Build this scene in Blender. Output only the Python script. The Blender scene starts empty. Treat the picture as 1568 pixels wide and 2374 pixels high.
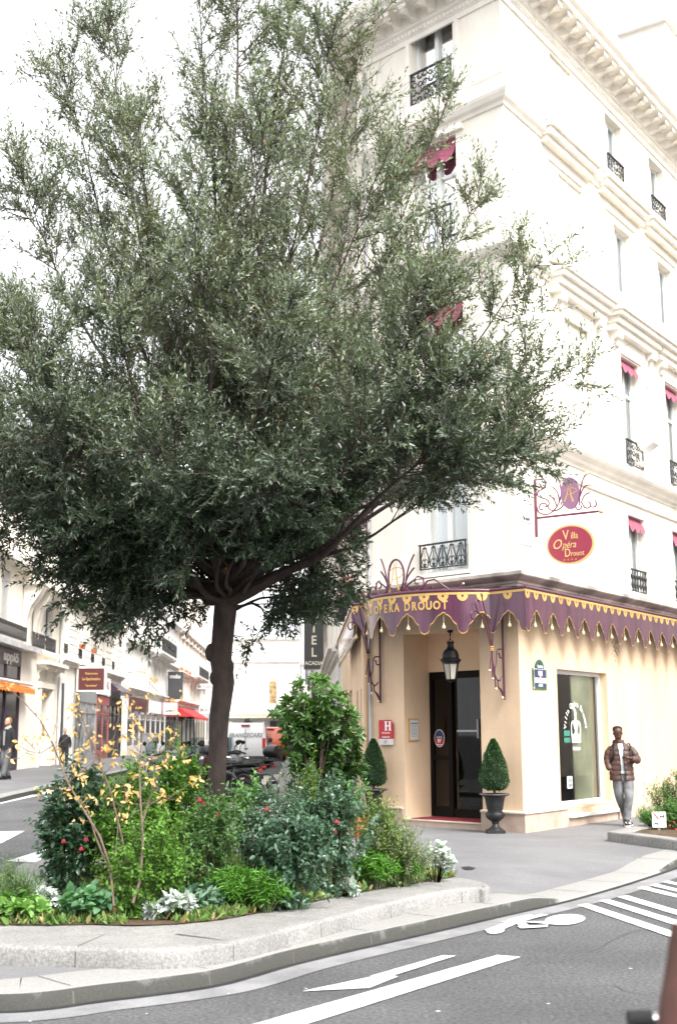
import bpy, math, random
import numpy as np
from mathutils import Vector, Matrix
random.seed(7); RNG = np.random.default_rng(7)
R = math.radians
SC = bpy.context.scene
# ---------------- camera, sky, light, exposure ----------------
CAMZ, PITCH, ROLL, FPX = 1.80, R(10.05), R(0.25), 2885.0
cam = bpy.data.objects.new('camera', bpy.data.cameras.new('camera')); SC.collection.objects.link(cam)
cam.data.sensor_fit = 'VERTICAL'; cam.data.sensor_height = 36.0; cam.data.lens = FPX/2373.3*36.0
cam.data.clip_start = 0.1; cam.data.clip_end = 2000
cam.matrix_world = Matrix.Translation((0, 0, CAMZ)) @ Matrix.Rotation(R(90)+PITCH, 4, 'X') @ Matrix.Rotation(-ROLL, 4, 'Z')
cam.data.dof.use_dof = True; cam.data.dof.focus_distance = 16.0; cam.data.dof.aperture_fstop = 2.8
SC.camera = cam
SC.view_settings.view_transform = 'Standard'; SC.view_settings.look = 'None'
SC.view_settings.exposure = 1.6; SC.view_settings.gamma = 1.0
w = bpy.data.worlds.new('World'); SC.world = w; w.use_nodes = True
nt = w.node_tree; nt.nodes.clear()
o_ = nt.nodes.new('ShaderNodeOutputWorld'); b_ = nt.nodes.new('ShaderNodeBackground'); s_ = nt.nodes.new('ShaderNodeTexSky')
h_ = nt.nodes.new('ShaderNodeHueSaturation')
SUN_EL, SUN_AZ = R(50), R(145)
s_.sky_type = 'NISHITA'; s_.sun_disc = False; s_.sun_elevation = SUN_EL; s_.sun_rotation = SUN_AZ
s_.air_density = 1.4; s_.dust_density = 6.0; s_.ozone_density = 1.0; s_.altitude = 100
h_.inputs['Saturation'].default_value = 0.12; h_.inputs['Value'].default_value = 1.0
b_.inputs['Strength'].default_value = 0.15
nt.links.new(s_.outputs[0], h_.inputs['Color']); mxw = nt.nodes.new('ShaderNodeMix'); mxw.data_type = 'RGBA'; mxw.blend_type = 'LIGHTEN'; mxw.inputs[0].default_value = 1.0
mxw.inputs[7].default_value = (3.6, 3.65, 3.75, 1)      # even overcast cloud
nt.links.new(h_.outputs[0], mxw.inputs[6]); nt.links.new(mxw.outputs[2], b_.inputs[0]); nt.links.new(b_.outputs[0], o_.inputs[0])
sl = bpy.data.lights.new('sun', 'SUN'); sl.energy = 1.2; sl.angle = R(25); sl.color = (1.0, 0.965, 0.91)
sun = bpy.data.objects.new('sun', sl); SC.collection.objects.link(sun)
sd = Vector((math.sin(SUN_AZ)*math.cos(SUN_EL), math.cos(SUN_AZ)*math.cos(SUN_EL), math.sin(SUN_EL)))
sun.rotation_euler = sd.to_track_quat('Z', 'Y').to_euler(); sun.location = (0, -10, 30)
SC.cycles.max_bounces = 7; SC.cycles.diffuse_bounces = 4; SC.cycles.glossy_bounces = 3; SC.cycles.transparent_max_bounces = 10
SC.cycles.transmission_bounces = 4

# ---------------- measuring: a photo pixel (1568 x 2373 grid) seen on a real plane ----------------
_f = Vector((0, math.cos(PITCH), math.sin(PITCH))); _r0 = Vector((1, 0, 0)); _u0 = _r0.cross(_f)
_rt = _r0*math.cos(ROLL)+_u0*math.sin(ROLL); _up = _u0*math.cos(ROLL)-_r0*math.sin(ROLL)
def ray(x, y): return _f+_rt*((x-784)/FPX)+_up*((1186.6-y)/FPX)
def sstep(t): t = max(0., min(1., t)); return t*t*(3-2*t)
def gz(x, y):      # the street climbs gently away from the crossing
    return 0.28*sstep((y-15)/15.)*sstep((2.2-x-0.035*y)/1.4)
def gnd(x, y, z=0.0):
    r = ray(x, y); h = z
    for _ in range(12):
        t = (h-CAMZ)/r.z; p = Vector((0, 0, CAMZ))+r*t
        if p.y > 400 or t < 0: break
        h = 0.5*h+0.5*(z+gz(p.x, p.y))
    return Vector((p.x, p.y, h))
def at(x, y, Y):   # point at distance Y along the view's ground axis
    r = ray(x, y); return Vector((0, 0, CAMZ))+r*(Y/r.y)
class Wall:        # vertical plane: u along, off outward, z up
    def __init__(s, p0, heading, sign=1):
        a = R(heading); s.o = Vector((p0[0], p0[1], 0)); s.d = Vector((math.sin(a), math.cos(a), 0)); s.n = Vector((s.d.y, -s.d.x, 0))*sign
    def __call__(s, u, off, z): return s.o+s.d*u+s.n*off+Vector((0, 0, z))
    def px(s, x, y, off=0.0):
        r = ray(x, y); c = Vector((0, 0, CAMZ)); t = (s.o+s.n*off-c).dot(s.n)/r.dot(s.n); p = c+r*t
        return (p-s.o).dot(s.d), p.z
IDT = lambda a, b, c: Vector((a, b, c))

# ---------------- object helpers ----------------
def col_link(o): SC.collection.objects.link(o); return o
def tag(o, label=None, cat=None, group=None, kind=None):
    if label: o['label'] = label
    if cat: o['category'] = cat
    if group: o['group'] = group
    if kind: o['kind'] = kind
    return o
def thing(name, label, cat, loc=(0, 0, 0), rz=0.0, group=None):
    o = bpy.data.objects.new(name, None); o.empty_display_size = 0.2; col_link(o)
    o.location = loc; o.rotation_euler = (0, 0, rz)
    return tag(o, label, cat, group)
def worldloc(p):
    v = Vector((0, 0, 0))
    while p is not None: v = v+Vector(p.location); p = p.parent
    return v
def dup(o, parent=None, loc=None, rz=None, label=None, group=None):
    c = o.copy(); SC.collection.objects.link(c)
    if parent is not None: c.parent = parent
    if loc is not None: c.location = loc
    if rz is not None: c.rotation_euler = (0, 0, rz)
    if label: c['label'] = label
    if group: c['group'] = group
    for ch in list(o.children): dup(ch, c)
    return c
def finish(me, name, m, parent, local=False):
    """link a mesh given in world coordinates (or in the thing's own when local)"""
    if m is not None: me.materials.append(m)
    o = bpy.data.objects.new(name, me); col_link(o)
    if parent is not None:
        o.parent = parent
        if not local: me.transform(Matrix.Translation(-worldloc(parent)))
    elif not local and len(me.vertices):
        n = len(me.vertices); a = np.empty(n*3); me.vertices.foreach_get('co', a); a = a.reshape(-1, 3)
        c = Vector(((a[:, 0].min()+a[:, 0].max())/2, (a[:, 1].min()+a[:, 1].max())/2, a[:, 2].min()))
        me.transform(Matrix.Translation(-c)); o.location = c
    return o
class MB:
    def __init__(s, T=IDT): s.v = []; s.f = []; s.T = T
    def add(s, vs, fs):
        b = len(s.v); s.v += [tuple(s.T(*p)) for p in vs]; s.f += [tuple(b+i for i in f) for f in fs]; return s
    def box(s, a0, a1, b0, b1, c0, c1):
        return s.add([(a0, b0, c0), (a1, b0, c0), (a1, b1, c0), (a0, b1, c0), (a0, b0, c1), (a1, b0, c1), (a1, b1, c1), (a0, b1, c1)],
                     [(0, 3, 2, 1), (4, 5, 6, 7), (0, 1, 5, 4), (1, 2, 6, 5), (2, 3, 7, 6), (3, 0, 4, 7)])
    def quad(s, p): return s.add(p, [tuple(range(len(p)))])
    def prism(s, poly, fn, h0, h1):     # poly of 2-D points, fn(p,q,h)->abc
        n = len(poly); vs = [fn(p, q, h0) for p, q in poly]+[fn(p, q, h1) for p, q in poly]
        return s.add(vs, [tuple(range(n-1, -1, -1)), tuple(range(n, 2*n))]+[(i, (i+1) % n, n+(i+1) % n, n+i) for i in range(n)])
    def tube(s, pts, r, k=8, closed=False, flat=None):
        P = [Vector(p) for p in pts]; n = len(P)
        rr = r if hasattr(r, '__len__') else [r]*n
        up = Vector((0, 0, 1)); vs = []; prev = None
        for i in range(n):
            if closed: t = P[(i+1) % n]-P[i-1]
            else: t = P[min(i+1, n-1)]-P[max(i-1, 0)]
            if t.length < 1e-9: t = Vector((0, 0, 1))
            t.normalize()
            if prev is None:
                a = up if abs(t.z) < .9 else Vector((1, 0, 0)); x = t.cross(a).normalized()
            else:
                x = prev-t*prev.dot(t)
                x = x.normalized() if x.length > 1e-6 else t.orthogonal().normalized()
            prev = x; y = t.cross(x)
            for j in range(k):
                an = 2*math.pi*j/k; f2 = 1.0 if flat is None else flat
                vs.append(tuple(P[i]+x*(rr[i]*math.cos(an))+y*(rr[i]*f2*math.sin(an))))
        fs = []
        for i in range(n if closed else n-1):
            a, b = i*k, ((i+1) % n)*k
            for j in range(k): fs.append((a+j, a+(j+1) % k, b+(j+1) % k, b+j))
        if not closed: fs.append(tuple(range(k-1, -1, -1))); fs.append(tuple((n-1)*k+j for j in range(k)))
        return s.add(vs, fs)
    def lathe(s, prof, c=(0, 0, 0), k=24, wob=None):   # prof: (r,z)
        vs = []; n = len(prof)
        for r, z in prof:
            for j in range(k):
                a = 2*math.pi*j/k; q = r*(wob(a) if wob else 1.0)
                vs.append((c[0]+q*math.cos(a), c[1]+q*math.sin(a), c[2]+z))
        fs = [(i*k+j, i*k+(j+1) % k, (i+1)*k+(j+1) % k, (i+1)*k+j) for i in range(n-1) for j in range(k)]
        fs.append(tuple(range(k-1, -1, -1))); fs.append(tuple((n-1)*k+j for j in range(k)))
        return s.add(vs, fs)
    def ball(s, c, r, k=10, m=6, sc=(1, 1, 1)):
        prof = [(max(1e-4, math.sin(math.pi*i/m)), -math.cos(math.pi*i/m)) for i in range(m+1)]
        vs = []
        for q, z in prof:
            for j in range(k):
                a = 2*math.pi*j/k; vs.append((c[0]+r*sc[0]*q*math.cos(a), c[1]+r*sc[1]*q*math.sin(a), c[2]+r*sc[2]*z))
        return s.add(vs, [(i*k+j, i*k+(j+1) % k, (i+1)*k+(j+1) % k, (i+1)*k+j) for i in range(m) for j in range(k)])
    def sweep(s, path, prof, z=0.0, closed=False, zf=None):
        """profile (off,z) swept along a 2-D path, off to the RIGHT of travel, mitred"""
        P = [Vector((p[0], p[1])) for p in path]; n = len(P); m = len(prof); vs = []
        for i in range(n):
            if closed: d0 = (P[i]-P[i-1]).normalized(); d1 = (P[(i+1) % n]-P[i]).normalized()
            else:
                d1 = (P[min(i+1, n-1)]-P[min(i, n-2)]).normalized(); d0 = (P[max(i, 1)]-P[max(i-1, 0)]).normalized()
            n0 = Vector((d0.y, -d0.x)); n1 = Vector((d1.y, -d1.x)); mt = (n0+n1)
            mt = mt/ max(.3, mt.dot(n0)) if mt.length > 1e-6 else n0
            zz = z+(zf(P[i].x, P[i].y) if zf else 0)
            for (o, h) in prof: q = P[i]+mt*o; vs.append((q.x, q.y, zz+h))
        fs = []
        for i in range(n if closed else n-1):
            a, b = i*m, ((i+1) % n)*m
            for j in range(m-1): fs.append((a+j, a+j+1, b+j+1, b+j))
        if not closed: fs.append(tuple(range(m))); fs.append(tuple((n-1)*m+j for j in range(m-1, -1, -1)))
        return s.add(vs, fs)
    def build(s, name, m, parent=None, local=False, smooth=False, kind=None, label=None, bevel=0):
        me = bpy.data.meshes.new(name); me.from_pydata(s.v, [], s.f); me.update()
        if smooth:
            me.polygons.foreach_set('use_smooth', [True]*len(me.polygons))
            try: me.set_sharp_from_angle(angle=R(42))
            except Exception: pass
        o = finish(me, name, m, parent, local)
        if kind: o['kind'] = kind
        if label: o['label'] = label
        if bevel:
            md = o.modifiers.new('edge', 'BEVEL'); md.width = bevel; md.segments = 2; md.limit_method = 'ANGLE'; md.angle_limit = R(40)
        return o
def text_mesh(txt, size, depth=0.004, bold=0.0, shear=0.0, sx=1.0, align='CENTER', spacing=1.0):
    cu = bpy.data.curves.new('lettering', 'FONT'); cu.body = txt; cu.size = size; cu.extrude = depth; cu.offset = bold
    cu.shear = shear; cu.align_x = align; cu.align_y = 'CENTER'; cu.space_character = spacing; cu.resolution_u = 3
    ob = bpy.data.objects.new('lettering', cu); SC.collection.objects.link(ob)
    bpy.context.view_layer.update()
    me = bpy.data.meshes.new_from_object(ob.evaluated_get(bpy.context.evaluated_depsgraph_get()))
    vs = [(v.co.x*sx, v.co.y, v.co.z) for v in me.vertices]; fs = [tuple(p.vertices) for p in me.polygons]
    bpy.data.objects.remove(ob); bpy.data.curves.remove(cu); bpy.data.meshes.remove(me)
    return vs, fs
def put_text(mb, txt, size, f, **k):    # f(x,y,z)->local abc of mb ; x right, y up, z toward the reader
    vs, fs = text_mesh(txt, size, **k); mb.add([f(*v) for v in vs], fs); return mb

# ---------------- materials ----------------
MATS = {}
def mat(name, c, rough=.7, n=.12, scale=3.0, c2=None, bump=0.0, bscale=40., metal=0.0, spec=.5, detail=4.0, emit=None, es=0.0, trans=0.0, stretch=None, attr=None, coat=0.0, sub=0.0):
    if name in MATS: return MATS[name]
    m = bpy.data.materials.new(name); m.use_nodes = True; T = m.node_tree; B = T.nodes['Principled BSDF']
    B.inputs['Roughness'].default_value = rough; B.inputs['Metallic'].default_value = metal
    B.inputs['Specular IOR Level'].default_value = spec
    if coat: B.inputs['Coat Weight'].default_value = coat; B.inputs['Coat Roughness'].default_value = .08
    N = T.nodes.new; L = T.links.new
    co = N('ShaderNodeTexCoord'); mp = N('ShaderNodeMapping'); L(co.outputs['Object'], mp.inputs[0])
    if stretch: mp.inputs['Scale'].default_value = stretch
    nz = N('ShaderNodeTexNoise'); nz.inputs['Scale'].default_value = scale; nz.inputs['Detail'].default_value = detail; L(mp.outputs[0], nz.inputs['Vector'])
    rp = N('ShaderNodeValToRGB'); c2 = c2 or tuple(x*(1-n*2) for x in c)
    rp.color_ramp.elements[0].position = .34; rp.color_ramp.elements[0].color = (*c2, 1)
    rp.color_ramp.elements[1].position = .66; rp.color_ramp.elements[1].color = (*c, 1); L(nz.outputs[0], rp.inputs[0])
    outc = rp.outputs[0]
    if attr:
        a = N('ShaderNodeAttribute'); a.attribute_name = attr
        mx = N('ShaderNodeMix'); mx.data_type = 'RGBA'; mx.blend_type = 'MULTIPLY'; mx.inputs[0].default_value = 1.0
        L(outc, mx.inputs[6]); L(a.outputs['Color'], mx.inputs[7]); outc = mx.outputs[2]
    L(outc, B.inputs['Base Color'])
    if bump:
        n2 = N('ShaderNodeTexNoise'); n2.inputs['Scale'].default_value = bscale; n2.inputs['Detail'].default_value = 5; L(mp.outputs[0], n2.inputs['Vector'])
        bp = N('ShaderNodeBump'); bp.inputs['Strength'].default_value = bump; bp.inputs['Distance'].default_value = .02; L(n2.outputs[0], bp.inputs['Height']); L(bp.outputs[0], B.inputs['Normal'])
    if emit: B.inputs['Emission Color'].default_value = (*emit, 1); B.inputs['Emission Strength'].default_value = es
    if trans:
        tr = N('ShaderNodeBsdfTranslucent'); L(outc, tr.inputs[0]); ms = N('ShaderNodeMixShader'); ms.inputs[0].default_value = trans
        L(B.outputs[0], ms.inputs[1]); L(tr.outputs[0], ms.inputs[2]); L(ms.outputs[0], T.nodes['Material Output'].inputs[0])
    MATS[name] = m; return m
def glass(name, tint=(.8, .85, .85), refl=.5):
    if name in MATS: return MATS[name]
    m = bpy.data.materials.new(name); m.use_nodes = True; T = m.node_tree; T.nodes.clear(); N = T.nodes.new; L = T.links.new
    o = N('ShaderNodeOutputMaterial'); mx = N('ShaderNodeMixShader'); tr = N('ShaderNodeBsdfTransparent'); gl = N('ShaderNodeBsdfGlossy')
    fr = N('ShaderNodeFresnel'); fr.inputs[0].default_value = 1.5; ad = N('ShaderNodeMath'); ad.operation = 'MULTIPLY_ADD'; ad.inputs[1].default_value = refl*2; ad.inputs[2].default_value = .02; ad.use_clamp = True
    tr.inputs[0].default_value = (*tint, 1); gl.inputs['Roughness'].default_value = .02
    L(fr.outputs[0], ad.inputs[0]); L(ad.outputs[0], mx.inputs[0]); L(tr.outputs[0], mx.inputs[1]); L(gl.outputs[0], mx.inputs[2]); L(mx.outputs[0], o.inputs[0])
    MATS[name] = m; return m
def stucco():      # painted render with faint block joints, streaks and stains
    m = bpy.data.materials.new('painted_render'); m.use_nodes = True; T = m.node_tree; B = T.nodes['Principled BSDF']; N = T.nodes.new; L = T.links.new
    B.inputs['Roughness'].default_value = .85; B.inputs['Specular IOR Level'].default_value = .25
    g = N('ShaderNodeNewGeometry'); sp = N('ShaderNodeSeparateXYZ'); L(g.outputs['Position'], sp.inputs[0])
    # wall painted apricot up to the stone ledge, cream above
    st = N('ShaderNodeMapRange'); st.inputs['From Min'].default_value = 4.45; st.inputs['From Max'].default_value = 4.55; L(sp.outputs['Z'], st.inputs['Value'])
    mx = N('ShaderNodeMix'); mx.data_type = 'RGBA'; mx.inputs[6].default_value = (.74, .545, .375, 1); mx.inputs[7].default_value = (.89, .84, .74, 1); L(st.outputs[0], mx.inputs[0])
    n1 = N('ShaderNodeTexNoise'); n1.inputs['Scale'].default_value = .9; n1.inputs['Detail'].default_value = 8; n1.inputs['Roughness'].default_value = .65
    mp = N('ShaderNodeMapping'); mp.inputs['Scale'].default_value = (1, 1, .45); L(g.outputs['Position'], mp.inputs[0]); L(mp.outputs[0], n1.inputs['Vector'])
    r1 = N('ShaderNodeMapRange'); r1.inputs['From Min'].default_value = .35; r1.inputs['From Max'].default_value = .7; r1.inputs['To Min'].default_value = .80; r1.inputs['To Max'].default_value = 1.03; L(n1.outputs[0], r1.inputs['Value'])
    m2 = N('ShaderNodeMix'); m2.data_type = 'RGBA'; m2.blend_type = 'MULTIPLY'; m2.inputs[0].default_value = 1; L(mx.outputs[2], m2.inputs[6]); L(r1.outputs[0], m2.inputs[7])
    # horizontal joints every 0.62 m
    md = N('ShaderNodeMath'); md.operation = 'PINGPONG'; md.inputs[1].default_value = .31; L(sp.outputs['Z'], md.inputs[0])
    jr = N('ShaderNodeMapRange'); jr.inputs['From Min'].default_value = .0; jr.inputs['From Max'].default_value = .006; jr.inputs['To Min'].default_value = .93; jr.inputs['To Max'].default_value = 1; L(md.outputs[0], jr.inputs['Value'])
    m3 = N('ShaderNodeMix'); m3.data_type = 'RGBA'; m3.blend_type = 'MULTIPLY'; m3.inputs[0].default_value = 1; L(m2.outputs[2], m3.inputs[6]); L(jr.outputs[0], m3.inputs[7])
    L(m3.outputs[2], B.inputs['Base Color'])
    n3 = N('ShaderNodeTexNoise'); n3.inputs['Scale'].default_value = 28; n3.inputs['Detail'].default_value = 6; L(g.outputs['Position'], n3.inputs['Vector'])
    bp = N('ShaderNodeBump'); bp.inputs['Strength'].default_value = .18; bp.inputs['Distance'].default_value = .02; L(n3.outputs[0], bp.inputs['Height']); L(bp.outputs[0], B.inputs['Normal'])
    return m
def ground_mat(name, c, c2, speck=.5, sc=60., bump=.3, patch=.5):
    m = bpy.data.materials.new(name); m.use_nodes = True; T = m.node_tree; B = T.nodes['Principled BSDF']; N = T.nodes.new; L = T.links.new
    B.inputs['Roughness'].default_value = .85; B.inputs['Specular IOR Level'].default_value = .3
    g = N('ShaderNodeNewGeometry')
    a = N('ShaderNodeTexNoise'); a.inputs['Scale'].default_value = sc; a.inputs['Detail'].default_value = 6; a.inputs['Roughness'].default_value = .8; L(g.outputs['Position'], a.inputs['Vector'])
    b = N('ShaderNodeTexNoise'); b.inputs['Scale'].default_value = patch; b.inputs['Detail'].default_value = 7; b.inputs['Roughness'].default_value = .6; L(g.outputs['Position'], b.inputs['Vector'])
    ra = N('ShaderNodeMapRange'); ra.inputs['From Min'].default_value = .3; ra.inputs['From Max'].default_value = .7; ra.inputs['To Min'].default_value = 1-speck; ra.inputs['To Max'].default_value = 1+speck; L(a.outputs[0], ra.inputs['Value'])
    rp = N('ShaderNodeValToRGB'); rp.color_ramp.elements[0].position = .35; rp.color_ramp.elements[0].color = (*c2, 1); rp.color_ramp.elements[1].position = .62; rp.color_ramp.elements[1].color = (*c, 1); L(b.outputs[0], rp.inputs[0])
    mx = N('ShaderNodeMix'); mx.data_type = 'RGBA'; mx.blend_type = 'MULTIPLY'; mx.inputs[0].default_value = 1; L(rp.outputs[0], mx.inputs[6]); L(ra.outputs[0], mx.inputs[7]); L(mx.outputs[2], B.inputs['Base Color'])
    bp = N('ShaderNodeBump'); bp.inputs['Strength'].default_value = bump; bp.inputs['Distance'].default_value = .01; L(a.outputs[0], bp.inputs['Height']); L(bp.outputs[0], B.inputs['Normal'])
    MATS[name] = m; return m
M_STUCCO = stucco()
M_ROAD = ground_mat('asphalt', (.098, .098, .102), (.060, .061, .064), .85, 30., 1.0, .45)
M_PAVE = ground_mat('pavement_asphalt', (.165, .165, .17), (.13, .13, .135), .28, 45., .25, .8)
M_GRAN = ground_mat('granite', (.265, .26, .25), (.195, .193, .185), .5, 48., .8, 1.5)
M_GRAND = ground_mat('granite_dirty', (.30, .30, .285), (.10, .10, .095), .35, 60., .5, 3.)
M_PAINT = ground_mat('road_paint', (.66, .66, .65), (.36, .36, .36), .3, 35., .4, 5.)
M_PATCH = ground_mat('asphalt_repair', (.055, .055, .058), (.04, .04, .042), .6, 30., .8, 2.)
M_SOIL = ground_mat('soil', (.10, .065, .04), (.05, .033, .02), .5, 30., .8, 4.)
M_STONE = mat('pale_stone', (.88, .83, .75), .85, n=.06, scale=2., bump=.1)
M_STONEW = mat('weathered_stone', (.60, .55, .48), .9, c2=(.20, .18, .155), scale=1.6, bump=.3, bscale=20., stretch=(1, 1, .4), detail=9)
M_PLINTH = mat('pink_stone', (.52, .40, .32), .8, c2=(.36, .27, .215), scale=2.4, bump=.2, detail=8)
M_PLINTHC = mat('plinth_cap', (.66, .56, .45), .8, n=.1, scale=3, bump=.15)
M_PURPLE = mat('plum_enamel', (.098, .029, .062), .32, n=.25, scale=2.2, stretch=(3, 3, .35), detail=6, coat=.5)
M_PURPLED = mat('plum_iron', (.085, .022, .045), .35, n=.1)
M_GOLD = mat('gold_paint', (.62, .39, .13), .45, n=.1, metal=.25)
M_BALL = mat('gilt_ball', (.72, .58, .36), .35, n=.1, metal=.3)
M_BLACK = mat('black_metal', (.008, .008, .009), .5, n=.1, spec=.3)
M_IRON = mat('wrought_iron', (.03, .03, .034), .5, n=.15)
M_WHITE = mat('white_paint', (.80, .80, .78), .5, n=.03)
M_CREAMF = mat('cream_frame', (.72, .70, .64), .5, n=.05)
M_PANE = mat('window_pane', (.30, .33, .36), .06, n=.25, scale=.8, spec=.9)
M_CURT = mat('net_curtain', (.80, .80, .80), .25, n=.1, scale=5., stretch=(6, 6, .3), spec=.8)
M_DARKIN = mat('dark_interior', (.02, .017, .015), .6, n=.2)
M_GLASS = glass('shop_glass')
M_RED = mat('red_enamel', (.45, .018, .03), .4, n=.04)
M_PINK = mat('raspberry_canvas', (.33, .085, .135), .8, n=.1)
M_ZINC = mat('zinc', (.42, .43, .45), .5, n=.15, scale=1.5)
# ---------------- ground, roads, kerbs ----------------
def grid_sheet(name, x0, x1, y0, y1, nx, ny, m, dz=0.0):
    mb = MB(); xs = np.linspace(x0, x1, nx); ys = np.linspace(y0, y1, ny)
    vs = [(x, y, gz(x, y)+dz) for y in ys for x in xs]
    fs = [(j*nx+i, j*nx+i+1, (j+1)*nx+i+1, (j+1)*nx+i) for j in range(ny-1) for i in range(nx-1)]
    mb.add(vs, fs); return mb.build(name, m, kind='structure', smooth=True)
g_ = MB(); g_.quad([(-600, -300, -.05), (600, -300, -.05), (600, 900, -.05), (-600, 900, -.05)]); g_.build('ground', M_ROAD, kind='structure')
ROAD = grid_sheet('road', -30, 45, -6, 200, 76, 207, M_ROAD)
C0 = gnd(1207, 1934, .12); CH = Wall((C0.x, C0.y), -45, -1); RT = Wall((C0.x, C0.y), 34.5, 1)
L0 = CH(3.55, 0, 0); LS = Wall((L0.x, L0.y), -1.8, -1)
SH = -1.8                                                        # street heading
sx = lambda off, y: off+math.tan(R(SH))*y
# front kerb of the corner pavement, read off the photo
kf = [gnd(x, y, 0) for x, y in [(0, 2340), (110, 2332), (200, 2318), (340, 2303), (480, 2285), (560, 2264), (640, 2240), (760, 2212), (900, 2182), (1010, 2158), (1112, 2135)]]
kf = [(p.x, p.y) for p in kf]
kr = [gnd(x, y, 0) for x, y in [(1200, 2116), (1300, 2095), (1420, 2062), (1500, 2037), (1568, 2015)]]; kr = [(p.x, p.y) for p in kr]
dirr = (math.sin(R(31)), math.cos(R(31)))
far = [(kr[-1][0]+dirr[0]*t, kr[-1][1]+dirr[1]*t) for t in (6, 20, 60)]
XL = -4.05
left_side = [(-1.6, 200), (sx(-.75, 110), 110), (sx(-.75, 60), 60), (sx(-.75, 32), 32), (sx(-.75, 27.5), 27.5), (-2.2, 26.6), (-3.7, 25.6), (XL, 24.6), (XL, 20), (XL, 15), (XL, 12.2), (-4.02, 10.6), (-3.85, 9.7), (-3.45, 9.05), (-2.85, 8.70)]
path = left_side+kf+kr+far
def dens(path, step=1.0):
    out = [path[0]]
    for a, b in zip(path[:-1], path[1:]):
        L = math.hypot(b[0]-a[0], b[1]-a[1]); k = max(1, int(L/step))
        out += [(a[0]+(b[0]-a[0])*i/k, a[1]+(b[1]-a[1])*i/k) for i in range(1, k+1)]
    return out
def smooth_path(p, it=2):
    for _ in range(it):
        q = [p[0]]
        for a, b in zip(p[:-1], p[1:]): q += [(a[0]*.75+b[0]*.25, a[1]*.75+b[1]*.25), (a[0]*.25+b[0]*.75, a[1]*.25+b[1]*.75)]
        p = q+[p[-1]]
    return p
KP = dens(smooth_path(path, 3), 1.2)
KTOP = .12
def ktop(x, y):       # dropped kerb at the crossing on the right
    t = (x-1.9)/.7; u = (4.6-x)/.7
    return KTOP-.095*sstep(t)*sstep(u)*(1 if y < 19.5 else 0)
# kerb stones: a granite course with a rounded, dirty lower face
mb = MB(); n = len(KP); W_ = .50
prof = [(-W_, 0.0), (-.05, 0.0), (-.015, -.012), (0.0, -.045), (.012, -1.0)]
vs = []; P = [Vector(p) for p in KP]
for i in range(n):
    d1 = (P[min(i+1, n-1)]-P[min(i, n-2)]).normalized(); d0 = (P[max(i, 1)]-P[max(i-1, 0)]).normalized()
    n0 = Vector((d0.y, -d0.x)); n1 = Vector((d1.y, -d1.x)); mt = n0+n1; mt = mt/max(.3, mt.dot(n0))
    kt = ktop(P[i].x, P[i].y); g0 = gz(P[i].x, P[i].y)
    for (o, h) in prof:
        q = P[i]+mt*(o*(.45+.55*sstep((P[i].x+3.0)/.8) if (P[i].x < -1.6 and P[i].y < 13.5 and o < -.2) else 1)); z = g0+(kt+h if h > -.5 else 0.0)
        if h <= -.02 and h > -.5: z = max(z, g0+.004)
        vs.append((q.x, q.y, z))
m_ = len(prof); fs = [(i*m_+j, i*m_+j+1, (i+1)*m_+j+1, (i+1)*m_+j) for i in range(n-1) for j in range(m_-1)]
mb.add(vs, fs)
def kerb_material():
    m = bpy.data.materials.new('granite_kerb'); m.use_nodes = True; T = m.node_tree; B = T.nodes['Principled BSDF']; N = T.nodes.new; L = T.links.new
    B.inputs['Roughness'].default_value = .85
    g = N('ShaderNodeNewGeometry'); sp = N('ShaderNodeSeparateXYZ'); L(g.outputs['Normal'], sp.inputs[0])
    a = N('ShaderNodeTexNoise'); a.inputs['Scale'].default_value = 70; a.inputs['Detail'].default_value = 5; a.inputs['Roughness'].default_value = .8; L(g.outputs['Position'], a.inputs['Vector'])
    b = N('ShaderNodeTexNoise'); b.inputs['Scale'].default_value = 2.2; b.inputs['Detail'].default_value = 9; b.inputs['Roughness'].default_value = .7; L(g.outputs['Position'], b.inputs['Vector'])
    # road grime clings to the upright face, patchily
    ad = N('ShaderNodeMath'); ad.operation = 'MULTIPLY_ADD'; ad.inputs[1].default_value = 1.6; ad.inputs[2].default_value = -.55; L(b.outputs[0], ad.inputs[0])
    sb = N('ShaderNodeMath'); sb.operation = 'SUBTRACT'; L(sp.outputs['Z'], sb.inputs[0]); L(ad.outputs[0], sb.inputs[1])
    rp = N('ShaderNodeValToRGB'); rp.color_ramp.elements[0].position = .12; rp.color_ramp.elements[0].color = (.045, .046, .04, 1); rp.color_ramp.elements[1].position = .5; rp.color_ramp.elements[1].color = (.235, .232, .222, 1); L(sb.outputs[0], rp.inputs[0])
    ra = N('ShaderNodeMapRange'); ra.inputs['From Min'].default_value = .3; ra.inputs['From Max'].default_value = .7; ra.inputs['To Min'].default_value = .65; ra.inputs['To Max'].default_value = 1.3; L(a.outputs[0], ra.inputs['Value'])
    mx = N('ShaderNodeMix'); mx.data_type = 'RGBA'; mx.blend_type = 'MULTIPLY'; mx.inputs[0].default_value = 1; L(rp.outputs[0], mx.inputs[6]); L(ra.outputs[0], mx.inputs[7]); L(mx.outputs[2], B.inputs['Base Color'])
    bp = N('ShaderNodeBump'); bp.inputs['Strength'].default_value = .5; bp.inputs['Distance'].default_value = .012; L(a.outputs[0], bp.inputs['Height']); L(bp.outputs[0], B.inputs['Normal'])
    return m
M_KERB = kerb_material()
mb.build('kerb', M_KERB, kind='structure', smooth=True)
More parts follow.
